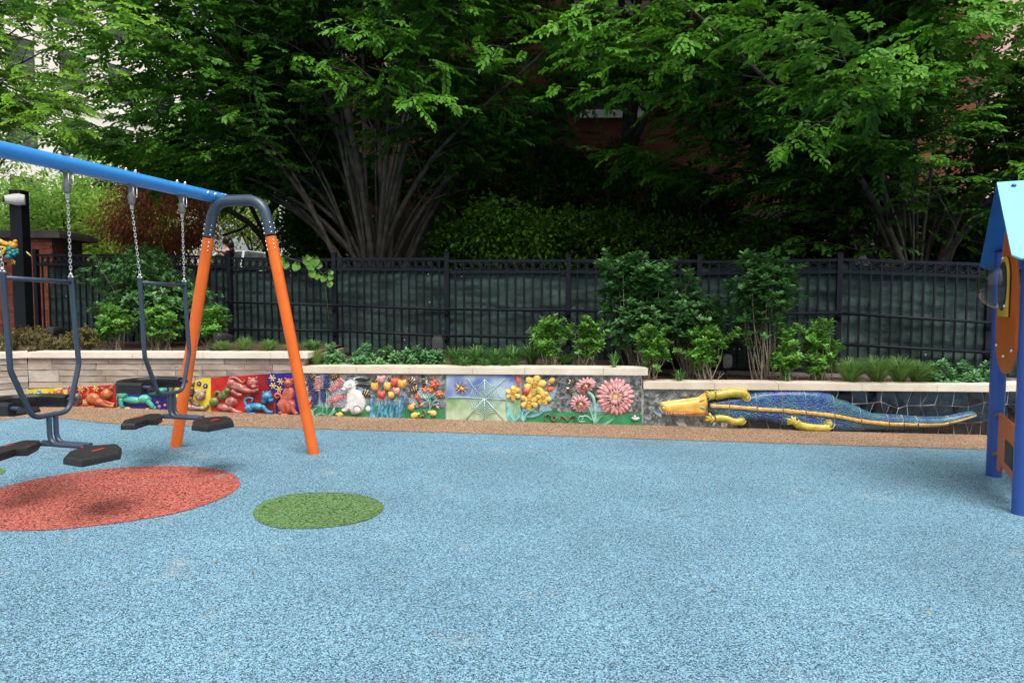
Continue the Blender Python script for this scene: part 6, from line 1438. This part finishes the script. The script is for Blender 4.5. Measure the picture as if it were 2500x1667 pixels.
# loose litter on the rubber
rg = np.random.default_rng(77); pts = []
for _ in range(150):
    x = rg.uniform(-5, 6); y = 8.1-abs(rg.normal(0, 1.0)) if rg.random() < .6 else rg.uniform(2.4, 8); pts.append((x, y, gz(x)+.009))
C = np.array(pts); a = rg.uniform(0, 6.28, len(C)); D = np.stack([np.cos(a), np.sin(a), rg.normal(0, .1, len(C))], 1)
fl_ = leaf_mesh('fallen_leaf_litter', C, D, np.tile([0, 0, 1.0], (len(C), 1))+rg.normal(size=C.shape)*.15, rg.uniform(.012, .035, len(C)), .012, rg.random(len(C)), leaf_mat('fallen_leaf', (.10,.06,.02), (.42,.36,.10), .7, .1), None)
fl_['label'] = 'sparse small dry leaves scattered on the blue and tan rubber'
m_lit = mat('dry_twig', (.10,.06,.035), (.18,.12,.07), 30, .9)
for i, (x, y, l, a) in enumerate([(1632,1243,.16,.5), (1675,1262,.12,-.4), (1035,1090,.05,.9), (1057,1092,.05,2.2), (1110,1036,.06,.4), (1970,1067,.05,0), (1740,1445,.05,.2), (2300,1165,.04,.1), (900,1150,.03,1), (1360,1300,.03,2)]):
    p = ongr(x, y, .006); g = Geo(); d = Vector((math.cos(a), math.sin(a), 0)); g.tube([p-d*l/2, p+Vector((.01, .008, .004)), p+d*l/2], [.0018, .0022, .001], 5); tag(g.build('fallen_twig', m_lit, smooth=True), ['long curved dry twig on the blue rubber in front of the crocodile', 'thin dry twig beside the long curved one on the blue rubber', 'small upright twig on the blue rubber below the web tile', 'small twig crossing near the blue edge below the web tile', 'short twig on the tan strip below the spider', 'twig on the tan strip below the crocodile hind leg', 'twig on the open blue rubber nearest the viewer', 'short twig on the blue rubber left of the playhouse', 'small twig on the blue rubber right of the orange leg', 'small twig in the middle of the blue rubber'][i], 'twig', 'dry twigs fallen on the ground')
# ------------------------------------------------------------------ buildings, pillar, cars, person
def brick_mat():
    m = bpy.data.materials.new('house_brick'); m.use_nodes = True; nt = m.node_tree; N = nt.nodes; L = nt.links; p = N['Principled BSDF']; p.inputs['Roughness'].default_value = .88
    geo = N.new('ShaderNodeNewGeometry'); mp = N.new('ShaderNodeVectorMath'); sx = N.new('ShaderNodeSeparateXYZ'); cx_ = N.new('ShaderNodeCombineXYZ'); L.new(geo.outputs['Position'], sx.inputs[0])
    ad = N.new('ShaderNodeMath'); ad.operation = 'ADD'; L.new(sx.outputs[0], ad.inputs[0]); L.new(sx.outputs[1], ad.inputs[1]); L.new(ad.outputs[0], cx_.inputs[0]); L.new(sx.outputs[2], cx_.inputs[1])
    b = N.new('ShaderNodeTexBrick'); b.inputs['Scale'].default_value = 1; b.inputs['Brick Width'].default_value = .21; b.inputs['Row Height'].default_value = .072; b.inputs['Mortar Size'].default_value = .006
    b.inputs['Color1'].default_value = (.20,.055,.025,1); b.inputs['Color2'].default_value = (.12,.035,.018,1); b.inputs['Mortar'].default_value = (.07,.05,.04,1); L.new(cx_.outputs[0], b.inputs['Vector']); L.new(b.outputs['Color'], p.inputs['Base Color'])
    bp = N.new('ShaderNodeBump'); bp.inputs['Strength'].default_value = .6; bp.inputs['Distance'].default_value = .01; bp.invert = True; L.new(b.outputs['Fac'], bp.inputs['Height']); L.new(bp.outputs[0], p.inputs['Normal']); return m
m_brick = brick_mat(); m_wht = mat('white_paint_trim', (.72,.72,.70), (.80,.80,.78), 5, .5); m_stn = mat('grey_lintel', (.20,.19,.17), (.28,.26,.23), 6, .85)
m_glass = mat('window_glass', (.03,.035,.04), rough=.08, spec=.9); m_cream = mat('cream_render', (.80,.76,.68), (.86,.83,.76), 1.5, .85); m_conc = mat('foundation_grey', (.055,.052,.05), (.09,.085,.08), 4, .9, bump=.5, bscale=20)
m_pinkb = mat('pale_pink_brick', (.52,.34,.28), (.62,.44,.38), 12, .9); m_frame = mat('dark_green_frame', (.03,.07,.06), rough=.5)
def facade(t, A, B, z0, z1, wins, mw, th=.3, name='wall'):
    """wall with real openings: (s0, s1, za, zb) along A->B; returns placing function"""
    A, B = Vector((*A, 0)), Vector((*B, 0)); d = (B-A); L = d.length; d.normalize(); n = Vector((d.y, -d.x, 0))
    xs = sorted({0, L, *[w[0] for w in wins], *[w[1] for w in wins]}); zs = sorted({z0, z1, *[w[2] for w in wins], *[w[3] for w in wins]}); g = Geo()
    for xa, xb in zip(xs, xs[1:]):
        for za, zb in zip(zs, zs[1:]):
            mx, mz = (xa+xb)/2, (za+zb)/2
            if any(w[0] < mx < w[1] and w[2] < mz < w[3] for w in wins): continue
            P = [A+d*xa+Vector((0,0,za)), A+d*xb+Vector((0,0,za)), A+d*xb+Vector((0,0,zb)), A+d*xa+Vector((0,0,zb))]; g.prism(P, -n*th)
    g.build(name, mw, t)
    return lambda s, z, o=0: A+d*s+n*o+Vector((0, 0, z)), d, n
def window(t, f, d, n, w, frame, glass, sill=None, bars=(1, 1), lintel=None):
    s0, s1, za, zb = w; fr = .06
    g = Geo()
    for a, b, c, e in ((s0, s0+fr, za, zb), (s1-fr, s1, za, zb), (s0+fr, s1-fr, zb-fr, zb), (s0+fr, s1-fr, za, za+fr)): g.prism([f(a, c, -.09), f(b, c, -.09), f(b, e, -.09), f(a, e, -.09)], -n*.06)
    wo = g.build('window', frame, t)
    nx_, nz = bars
    for i in range(nx_):
        for j in range(nz):
            a = s0+fr+(s1-s0-2*fr)*i/nx_+.012; b = s0+fr+(s1-s0-2*fr)*(i+1)/nx_-.012; c = za+fr+(zb-za-2*fr)*j/nz+.012; e = za+fr+(zb-za-2*fr)*(j+1)/nz-.012
            q = Geo(); q.prism([f(a, c, -.12), f(b, c, -.12), f(b, e, -.12), f(a, e, -.12)], -n*.01); q.build('pane', glass, wo)
    for i in range(1, nx_): q = Geo(); a = s0+fr+(s1-s0-2*fr)*i/nx_; q.prism([f(a-.014, za+fr, -.1), f(a+.014, za+fr, -.1), f(a+.014, zb-fr, -.1), f(a-.014, zb-fr, -.1)], -n*.03); q.build('mullion', frame, wo)
    for j in range(1, nz): q = Geo(); c = za+fr+(zb-za-2*fr)*j/nz; q.prism([f(s0+fr, c-.016, -.103), f(s1-fr, c-.016, -.103), f(s1-fr, c+.016, -.103), f(s0+fr, c+.016, -.103)], -n*.03); q.build('glazing_bar', frame, wo)
    if sill: g = Geo(); g.prism([f(s0-.1, za-.16, .06), f(s1+.1, za-.16, .06), f(s1+.1, za-.002, .06), f(s0-.1, za-.002, .06)], -n*.2); g.build('sill', sill, wo)
    if lintel: g = Geo(); g.prism([f(s0-.15, zb+.002, .03), f(s1+.15, zb+.002, .03), f(s1+.15, zb+.34, .03), f(s0-.15, zb+.34, .03)], -n*.1); g.build('lintel', lintel, wo)
# brick house behind the trees
Yb = 16.6
def bx_(px): return at(px, 500, Yb).x
def bz_(py): return at(1500, py, Yb).z
hb = thing('brick_house', 'dark shaded red brick house with tall windows behind the two vase-shaped trees', 'house', (3, Yb, .5)); X0, X1 = -3.9, 11.4
W_ = [(bx_(1855)-X0, bx_(1950)-X0, bz_(400), bz_(180)), (bx_(1410)-X0, bx_(1565)-X0, bz_(272), bz_(40)), (bx_(1855)-X0, bx_(1950)-X0, bz_(20), bz_(-230)), (bx_(1410)-X0, bx_(1565)-X0, bz_(-80), bz_(-320)), (bx_(940)-X0, bx_(1040)-X0, bz_(160), bz_(-60))]
f, d_, n_ = facade(hb, (X0, Yb), (X1, Yb), 3.7, 13.5, W_, m_brick)
for i, w in enumerate(W_): window(hb, f, d_, n_, w, m_wht if i in (1, 3, 4) else m_stn, m_glass, m_wht if i in (1, 3, 4) else m_stn, (1, 2), m_stn)
g = Geo(); g.box((X0-.05, Yb-.06, .3), (X1+.05, Yb+.3, 3.7)); g.build('foundation', m_conc, hb)
g = Geo(); g.box((X0, Yb+.3, .3), (X0+.3, Yb+9, 13.5)); g.box((X1-.3, Yb+.3, .3), (X1, Yb+9, 13.5)); g.box((X0, Yb+9, .3), (X1, Yb+9.3, 13.5)); g.build('side_wall', m_brick, hb)
g = Geo(); g.box((X0-.3, Yb-.35, 13.5), (X1+.3, Yb+9.4, 13.9)); g.build('cornice', m_stn, hb)
# meter box
c = at(1053, 525, Yb-.1); mbx = thing('meter_box', 'grey electricity meter box with round glass dial on the house wall', 'meter', (c.x, c.y, c.z)); m_met = mat('meter_grey', (.10,.11,.12), rough=.5)
g = Geo(); g.box((c.x-.10, Yb-.16, c.z-.2), (c.x+.10, Yb-.07, c.z+.2)); g.build('case', m_met, mbx, bevel=.01); g = Geo(); g.tube([(c.x, Yb-.16, c.z+.03), (c.x, Yb-.21, c.z+.03), (c.x, Yb-.235, c.z+.03)], [.085, .085, .05], 16); g.build('dial', mat('dial_glass', (.25,.26,.27), rough=.15), mbx, smooth=True, auto=40)
# paler house beyond, right edge
hp_ = thing('pale_brick_house', 'pale pink brick house with white window frames glimpsed at the right edge', 'house', (15, 22, .5)); WW = []
A_, B_ = (11.9, 20.5), (24, 20.5)
for zf_ in (1.9, 5.2, 8.5):
    for s in (.7, 3.2, 6.0, 9): WW.append((s, s+1.15, zf_, zf_+2.1))
f, d_, n_ = facade(hp_, A_, B_, .4, 12, WW, m_pinkb)
for w in WW: window(hp_, f, d_, n_, w, m_wht, m_glass, m_wht, (1, 2))
g = Geo(); g.box((11.9, 20.8, .4), (12.2, 28, 12)); g.box((12.2, 27.7, .4), (24, 28, 12)); g.box((11.7, 20.3, 12), (24.2, 28.2, 12.3)); g.build('side_wall', m_pinkb, hp_)
# cream apartment building across the street
hc = thing('cream_building', 'tall cream building with dark green window frames seen above the blue beam', 'building', (-22, 32, 1)); A_, B_ = (-31.5, 22.5), (-19.5, 42)
WW = []
for zf_ in (2.2, 5.6, 9.0, 12.4, 15.8, 19.2):
    for k in range(9): s = 1.0+k*2.45; WW.append((s, s+1.35, zf_, zf_+2.05))
f, d_, n_ = facade(hc, A_, B_, .5, 23, WW, m_cream)
for w in WW: window(hc, f, d_, n_, w, m_frame, m_glass, None, (2, 1))
for zz in (4.8, 11.6, 18.4):
    g = Geo(); g.prism([f(0, zz, .12), f(22.8, zz, .12), f(22.8, zz+.35, .12), f(0, zz+.35, .12)], -n_*.118); g.build('string_course', m_cream, hc)
g = Geo(); g.box((-42, 42.3, .5), (-19.5, 42.6, 23)); g.box((-42, 22.2, .5), (-31.5, 22.5, 23)); g.build('side_wall', m_cream, hc)
# low cream terrace further right, behind the maple
hd_ = thing('white_porch', 'white house porch with fluted columns and grey entablature left of the big tree', 'porch', (-6.3, 19.5, 1)); Yp = 19.2
def fl(g, x, y, z0, z1, r):
    n = 20; P = [];
    for z in (z0, z1): P += [Vector((x+math.cos(6.283*j/(2*n))*(r if j % 2 else r*.93), y+math.sin(6.283*j/(2*n))*(r if j % 2 else r*.93), z)) for j in range(2*n)]
    m_ = 2*n; g.add(P, [(j, (j+1) % m_, m_+(j+1) % m_, m_+j) for j in range(m_)])
for px in (693, 885):
    x = at(px, 400, Yp).x; zt_ = at(px, 285, Yp).z; g = Geo(); fl(g, x, Yp, 1.9, zt_, .165); co = g.build('column', m_wht, hd_); g = Geo(); g.box((x-.22, Yp-.22, zt_), (x+.22, Yp+.22, zt_+.18)); g.build('capital', m_wht, co); g = Geo(); g.box((x-.24, Yp-.24, 1.5), (x+.24, Yp+.24, 1.9)); g.build('base', m_conc, co)
xa, xb = at(655, 250, Yp).x, at(915, 250, Yp).x; za = at(700, 285, Yp).z+.18
g = Geo(); g.box((xa, Yp-.3, za), (xb, Yp+3, za+.45)); g.build('entablature', m_wht, hd_); g = Geo(); g.box((xa-.2, Yp-.5, za+.452), (xb+.1, Yp+3.1, za+.62)); g.build('cornice', m_stn, hd_)
g = Geo(); g.box((xa, Yp+2.6, 1.0), (xb, Yp+2.9, za-.01)); g.build('back_wall', m_stn, hd_); g = Geo(); g.box((xa, Yp-.4, .9), (xb, Yp+2.59, 1.5)); g.build('floor_slab', m_conc, hd_)
# brick pillar with grey cap
m_pbr = [mat('pillar_brick_%s' % k, a, b, 8, .85, bump=.4, bscale=60, dist=.005) for k, a, b in (('red', (.30,.075,.045), (.36,.10,.06)), ('rust', (.25,.07,.04), (.33,.105,.06)), ('deep', (.22,.055,.035), (.28,.08,.05)))]
Yq = 12.6; xr = at(131, 700, Yq).x; zt = at(60, 583, Yq).z; PW = 1.5; pil = thing('brick_gate_pillar', 'red brick pillar with grey stone cap behind the fence at the left edge', 'pillar', (xr-PW/2, Yq+.3, .8))
g = Geo(); g.box((xr-PW+.012, Yq+.012, .5), (xr-.012, Yq+.9, zt)); g.build('mortar_core', m_joint, pil)
rows = int((zt-.82)/.062); random.seed(3)
for r in range(rows):
    z = zt-.031-r*.062; o_ = (r % 2)*.105
    x = xr-PW-o_
    while x < xr-.01:
        a, b = max(x, xr-PW), min(x+.205, xr); x += .21
        if b-a > .03: ubox('brick', ((a+b)/2, Yq+.045+random.uniform(-.003, .003), z), (b-a-.001, .09, .055), random.choice(m_pbr), pil)
    if r < 18: ubox('brick', (xr-.045, Yq+.09+.1+(r % 2)*.05, z), (.09, .19, .055), random.choice(m_pbr), pil)
g = Geo(); g.box((xr-PW-.1, Yq-.12, zt+.002), (xr+.22, Yq+1.05, zt+.10)); g.box((xr-PW-.04, Yq-.06, zt+.10), (xr+.16, Yq+1.0, zt+.15)); g.build('stone_cap', m_conc, pil, bevel=.01)
# post with the security camera
Yc = 11.0; c = at(53, 640, Yc); cp = thing('camera_post', 'thick black square post beside the brick pillar', 'post', (c.x, Yc, .8)); zt = at(50, 468, Yc).z
g = Geo(); g.box((c.x-.095, Yc-.095, .7), (c.x+.095, Yc+.095, zt)); g.build('shaft', m_iron, cp, bevel=.006); g = Geo(); g.box((c.x-.105, Yc-.105, zt), (c.x+.105, Yc+.105, zt+.012)); g.build('cap', m_iron, cp)
sc = at(36, 487, Yc-.12); scm = thing('security_camera', 'white round security camera on the black post', 'camera', (sc.x, sc.y, sc.z)); g = Geo(); g.tube([sc+Vector((.12, .06, 0)), sc+Vector((.05, .02, 0)), sc, sc+Vector((-.06, -.05, -.005)), sc+Vector((-.10,-.085,-.01))], [.08, .095, .088, .072, .058], 16); g.build('housing', m_wht, scm, smooth=True, auto=50); g = Geo(); q = sc+Vector((-.102, -.087, -.01)); g.tube([q, q+Vector((-.012, -.010, 0))], [.045, .038], 14); g.build('lens', m_blk, scm, smooth=True, auto=40)
# balloon flowers tied to the post
m_bo = mat('orange_foil', (.75,.30,.02), (.80,.38,.03), 5, .25, coat=.5); m_by = mat('yellow_foil', (.72,.50,.02), (.78,.56,.03), 5, .25, coat=.5); m_bt = mat('teal_balloon', (.015,.20,.22), (.02,.25,.26), 5, .3, coat=.4)
Yf = 10.7; bl = thing('balloon_flowers', 'orange and yellow balloon flower with teal balloon cluster tied to the black post', 'balloons', tuple(at(22, 610, Yf)))
def ell(cx, cy, rx, ry, rot, m_, nm, dy=0):
    c = at(cx, cy, Yf+dy); a, b = rx/F*Yf, ry/F*Yf; g = Geo(); g.ball((0,0,0), 1, a, b, b, 12, 8); R = Matrix.Rotation(rot, 3, 'Y'); g.v = [tuple(c+R@Vector(v)) for v in g.v]; g.build(nm, m_, bl, smooth=True)
for a in ((14,595,14,6,.35), (33,600,10,9,0), (37,590,6,5,-.8), (26,596,7,7,0)): ell(*a, m_bo, 'orange_balloon')
for a in ((2,588,14,4,.5), (10,612,16,3.5,-.7), (2,622,14,3,-.6), (8,604,12,3,.2), (70,620,9,1.6,.8)): ell(*a, m_by, 'yellow_petal')
for a in ((23,608,8,7,0), (33,614,6,6,0), (42,611,5,4,.3), (25,619,7.5,7,0), (35,621,6,5,0), (43,617,4,4,0), (21,627,8,7,0)): ell(*a, m_bt, 'teal_balloon', -.05)
for x, y in ((30, 645), (36, 645), (38, 640)): g = Geo(); g.tube([at(28, 630, Yf), at(x, y, Yf)], .006, 5); g.build('ribbon', m_by, bl)
# cars on the street
m_carw = mat('white_car_paint', (.75,.76,.77), rough=.25, coat=.8); m_cars = mat('silver_car_paint', (.45,.46,.47), rough=.25, coat=.8, metal=.3); m_cgl = mat('car_glass', (.02,.025,.03), rough=.06, spec=.9); m_tyre = mat('tyre_rubber', (.015,.015,.015), rough=.8); m_rim = mat('wheel_rim', (.4,.4,.4), rough=.3, metal=.8); m_lamp = mat('lamp_lens', (.55,.10,.06), rough=.15); m_lampw = mat('clear_lens', (.7,.7,.68), rough=.1)
def car(name, label, c, paint, L=4.5, H=1.45, suv=False, rz=0):
    t = thing(name, label, 'car', tuple(c)); hw = .88; bl_ = 1.02 if suv else .92
    def tr(x, y, z): R = Matrix.Rotation(rz, 3, 'Z'); return Vector(c)+R@Vector((x, y, z))
    low_ = [(-L/2,.35), (-L/2+.02,.62), (-L/2+.12,bl_-.06), (-L/2+.55,bl_), (L/2-1.1,bl_-.02), (L/2-.3,bl_-.16), (L/2,.6), (L/2,.32), (L/2-.4,.22), (-L/2+.4,.22)]
    g = Geo(); vs = []
    for y, s_ in ((-hw, .97), (-hw+.08, 1), (hw-.08, 1), (hw, .97)): vs += [tr(x*s_, y, z) for x, z in low_]
    k = len(low_); g.add(vs, [tuple(range(k-1, -1, -1)), tuple(range(3*k, 4*k))]+[(l*k+j, l*k+(j+1) % k, (l+1)*k+(j+1) % k, (l+1)*k+j) for l in range(3) for j in range(k)]); g.build('body', paint, t, smooth=True, auto=35)
    x0, x1 = (-L/2+.15, L/2-1.35) if suv else (-L/2+.55, L/2-1.3)
    roofp = [(x0, bl_), (x0+.22 if suv else x0+.55, H-.06), (x0+.5 if suv else x0+.95, H), ((x0+x1)/2+.1, H+.015), (x1-.75, H-.04), (x1, bl_-.02)]
    g = Geo(); vs = []
    for s_ in (-1, 1): vs += [tr(x, s_*(hw-.05-(z-bl_)*.32), z) for x, z in roofp]
    k = len(roofp); g.add(vs, [tuple(range(k)), tuple(range(2*k-1, k-1, -1))]+[(j, k+j, k+j+1, j+1) for j in range(k-1)]); g.build('cabin_glass', m_cgl, t, smooth=False)
    g = Geo(); rp = [(x, z+.012) for x, z in roofp[1:5]]; vs = []
    for s_ in (-1, 1): vs += [tr(x, s_*(hw-.045-(z-bl_)*.32), z) for x, z in rp]+[tr(x, s_*(hw-.04-(z-bl_)*.32), z-.06) for x, z in rp]
    m_ = len(rp); fs = [(j, 2*m_+j, 2*m_+j+1, j+1) for j in range(m_-1)]+[(j, j+1, m_+j+1, m_+j) for j in range(m_-1)]+[(2*m_+j, 3*m_+j, 3*m_+j+1, 2*m_+j+1) for j in range(m_-1)]; g.add(vs, fs); g.build('roof', paint, t, smooth=True, auto=40)
    for s_ in (-1, 1):
        for a, b in ((roofp[0], roofp[1]), (roofp[5], roofp[4]), ((((x0+x1)/2)-.05, bl_), ((x0+x1)/2-.02, H))):
            g = Geo(); g.tube([tr(a[0], s_*(hw-.045-(a[1]-bl_)*.32), a[1]), tr(b[0], s_*(hw-.045-(b[1]-bl_)*.32), b[1])], .035, 6); g.build('pillar', paint, t)
        for x in (-L/2+.85, L/2-.9):
            g = Geo(); g.tube([tr(x, s_*(hw-.2), .32), tr(x, s_*(hw+.01), .32)], .32, 20); w_ = g.build('wheel', m_tyre, t, smooth=True, auto=40); g = Geo(); g.tube([tr(x, s_*(hw-.0), .32), tr(x, s_*(hw+.02), .32)], .2, 14); g.build('rim', m_rim, w_, smooth=True, auto=40)
        g = Geo(); q = tr(L/2-.06, s_*.62, .66); g.ball(q, .1, 1, 1.6, .7, 8, 6); g.build('headlight', m_lampw, t, smooth=True); g = Geo(); q = tr(-L/2+.06, s_*.66, .74); g.ball(q, .1, .8, 1.2, .9, 8, 6); g.build('tail_light', m_lamp, t, smooth=True)
        g = Geo(); g.ball(tr(x1-.25, s_*(hw+.06), bl_+.03), .09, .7, 1.2, .8, 8, 6); g.build('mirror', paint, t, smooth=True)
c = at(600, 617, 20.0); car('parked_car', 'white parked car whose roof shows just over the fence rail, inside the swing arch', (c.x+.6, 20.0, c.z-1.46), m_carw)
c = at(150, 600, 20.2); car('parked_car', 'silver parked car with rounded roof behind the brick pillar', (c.x-.3, 20.2, c.z-1.72), m_cars, 4.7, 1.7, True)
# grey street wall behind the person
wl_ = Geo(); a = at(500, 660, 22); b = at(760, 660, 22); wl_.box((a.x-3, 24.5, 1.0), (b.x+2, 24.7, 3.1)); tag(wl_.build('garden_wall', m_cream), 'plain grey-green low wall across the street behind the white car', 'wall')
# person with raised arms
m_skin = mat('skin', (.60,.36,.27), (.66,.42,.32), 10, .5); m_hair = mat('black_hair', (.012,.010,.010), (.03,.025,.02), 60, .4); m_top = mat('black_top', (.010,.010,.014), (.02,.02,.025), 30, .8); m_trou = mat('navy_trousers', (.012,.014,.03), (.02,.022,.04), 30, .85)
def skin_obj(name, verts, edges, radii, m_, par, root=0, sub=2):
    me = bpy.data.meshes.new(name); me.from_pydata([tuple(v) for v in verts], edges, []); o = link(name, me, par)
    md = o.modifiers.new('skin', 'SKIN'); md.use_smooth_shade = True
    sv = me.skin_vertices[0] if me.skin_vertices else None
    if sv is None:
        bm = bmesh.new(); bm.from_mesh(me); bm.verts.layers.skin.verify(); bm.to_mesh(me); bm.free(); sv = me.skin_vertices[0]
    for i, r in enumerate(radii): sv.data[i].radius = (r, r) if not isinstance(r, tuple) else r
    for i in range(len(radii)): sv.data[i].use_root = (i == root)
    s_ = o.modifiers.new('sub', 'SUBSURF'); s_.levels = sub; s_.render_levels = sub; me.materials.append(m_); return o
Yp_ = 17.4; hc_ = at(552, 596, Yp_); fz = hc_.z-1.58; pe = thing('person', 'person in black with raised bare arms and dark hair behind the fence', 'person', (hc_.x+.05, Yp_, fz)); O = Vector((hc_.x+.06, Yp_, fz))
def q_(x, y, z): return O+Vector((x, y, z))
# faces left (-x)
V = [q_(0,0,.95), q_(.0,0,1.15), q_(.01,0,1.36), q_(-.01,0,1.46), q_(-.03,0,1.53), q_(-.05,0,1.62), q_(-.05,0,1.70),
     q_(-.02,-.17,1.38), q_(-.20,-.22,1.40), q_(-.34,-.16,1.47), q_(-.40,-.13,1.50),
     q_(-.02,.17,1.38), q_(-.20,.20,1.25), q_(-.33,.12,1.42), q_(-.37,.10,1.48),
     q_(.0,-.09,.88), q_(-.02,-.10,.50), q_(.02,-.10,.10), q_(-.10,-.11,.04), q_(.0,.09,.88), q_(.03,.10,.50), q_(.08,.10,.10), q_(-.04,.11,.04)]
Ed = [(0,1),(1,2),(2,3),(3,4),(4,5),(5,6),(2,7),(7,8),(8,9),(9,10),(2,11),(11,12),(12,13),(13,14),(0,15),(15,16),(16,17),(17,18),(0,19),(19,20),(20,21),(21,22)]
Rd = [.11,.10,.11,.055,.05,.088,.07,.06,.043,.033,.03,.06,.043,.033,.03,.085,.06,.04,.035,.085,.06,.04,.035]
skin_obj('body', V, Ed, Rd, m_skin, pe)
skin_obj('top', [q_(0,0,.92), q_(0,0,1.10), q_(.01,0,1.30), q_(.01,0,1.42), q_(-.01,-.15,1.40), q_(-.01,.15,1.40)], [(0,1),(1,2),(2,3),(2,4),(2,5)], [(.135,.145),(.12,.13),(.13,.16),(.07,.08),.075,.075], m_top, pe)
skin_obj('trousers', [q_(0,0,.98), q_(0,-.09,.86), q_(-.02,-.10,.50), q_(.02,-.10,.12), q_(0,.09,.86), q_(.03,.10,.50), q_(.08,.10,.12)], [(0,1),(1,2),(2,3),(0,4),(4,5),(5,6)], [.14,.105,.08,.06,.105,.08,.06], m_trou, pe)
g = Geo(); g.ball(q_(-.03,0,1.665), .115, 1, .92, 1.05, 14, 10); g.ball(q_(.06,0,1.56), .10, .8, 1, 1.3, 12, 8); g.ball(q_(.09,0,1.38), .08, .7, 1.1, 1.9, 12, 8); g.build('hair', m_hair, pe, smooth=True)
for y_ in (-.035, .035): g = Geo(); g.ball(q_(-.128, y_, 1.635), .012, nu=8, nv=6); g.build('eye', m_blk, pe, smooth=True)
g = Geo(); g.ball(q_(-.142, 0, 1.60), .016, 1.1, .8, 1.2, 8, 6); g.build('nose', m_skin, pe, smooth=True); g = Geo(); g.ball(q_(-.128, 0, 1.565), .014, .5, 1.5, .5, 8, 6); g.build('mouth', m_lamp, pe, smooth=True)
for s_, hx, hy, hz in ((-1, -.40, -.13, 1.50), (1, -.37, .10, 1.48)):
    hd2 = q_(hx, hy, hz); g = Geo(); g.ball(hd2, .04, 1.1, .5, 1, 10, 7); hh_ = g.build('hand', m_skin, pe, smooth=True)
    for k in range(4): g = Geo(); b0 = hd2+Vector((-.02, -s_*.012, .03-.019*k)); g.tube([b0, b0+Vector((-.03, -s_*.015, .008)), b0+Vector((-.035, -s_*.04, .004))], [.009, .008, .006], 6); g.build('finger', m_skin, hh_, smooth=True)
    g = Geo(); b0 = hd2+Vector((.01, -s_*.015, .03)); g.tube([b0, b0+Vector((-.015, -s_*.025, .025)), b0+Vector((-.03, -s_*.03, .03))], [.010, .009, .007], 6); g.build('thumb', m_skin, hh_, smooth=True)
phn = Geo(); phn.box(tuple(q_(-.415, -.08, 1.475)), tuple(q_(-.405, .06, 1.545))); tag(phn.build('phone', m_blk), 'dark phone held up in both hands of the person in black', 'phone')
# overhead wires
for i, (a, b) in enumerate([((60,262),(420,372)), ((60,272),(420,380)), ((90,290),(420,392)), ((150,285),(400,365)), ((150,330),(380,395)), ((230,462),(480,482))]):
    A1, B1 = at(*a, 26), at(*b, 27); A1 = A1+(A1-B1)*1.2; B1 = B1+(B1-A1)*.3; P = [A1.lerp(B1, k/12)-Vector((0, 0, .25*math.sin(math.pi*k/12))) for k in range(13)]
    g = Geo(); g.tube(P, .014, 5); tag(g.build('overhead_wire', m_blk, smooth=True), ['topmost thin wire crossing in front of the cream building windows', 'second thin wire from the top in front of the cream building', 'third thin wire, crossing low over the cream building windows', 'shorter wire ending at the left lower edge of the big tree crown', 'lowest wire over the cream building, just above the blue beam', 'lone faint wire below the blue beam, between the two swings'][i], 'wire', 'overhead wires across the street')
# row house added behind the viewer: fills the mirrors, raised to block low sky
bk = thing('backdrop_rowhouse', 'pale grey row house added behind the viewer to fill the mirrors and block low sky light', 'house', (0, -18, 0)); WW = []
for zf_ in (1.2, 4.8, 8.2):
    for k in range(8): WW.append((1.2+k*3.6, 2.5+k*3.6, zf_, zf_+2.0))
f, d_, n_ = facade(bk, (15, -18), (-15, -18), -.5, 14, WW, m_stn)
for w in WW: window(bk, f, d_, n_, w, m_wht, m_glass, m_wht, (1, 2))
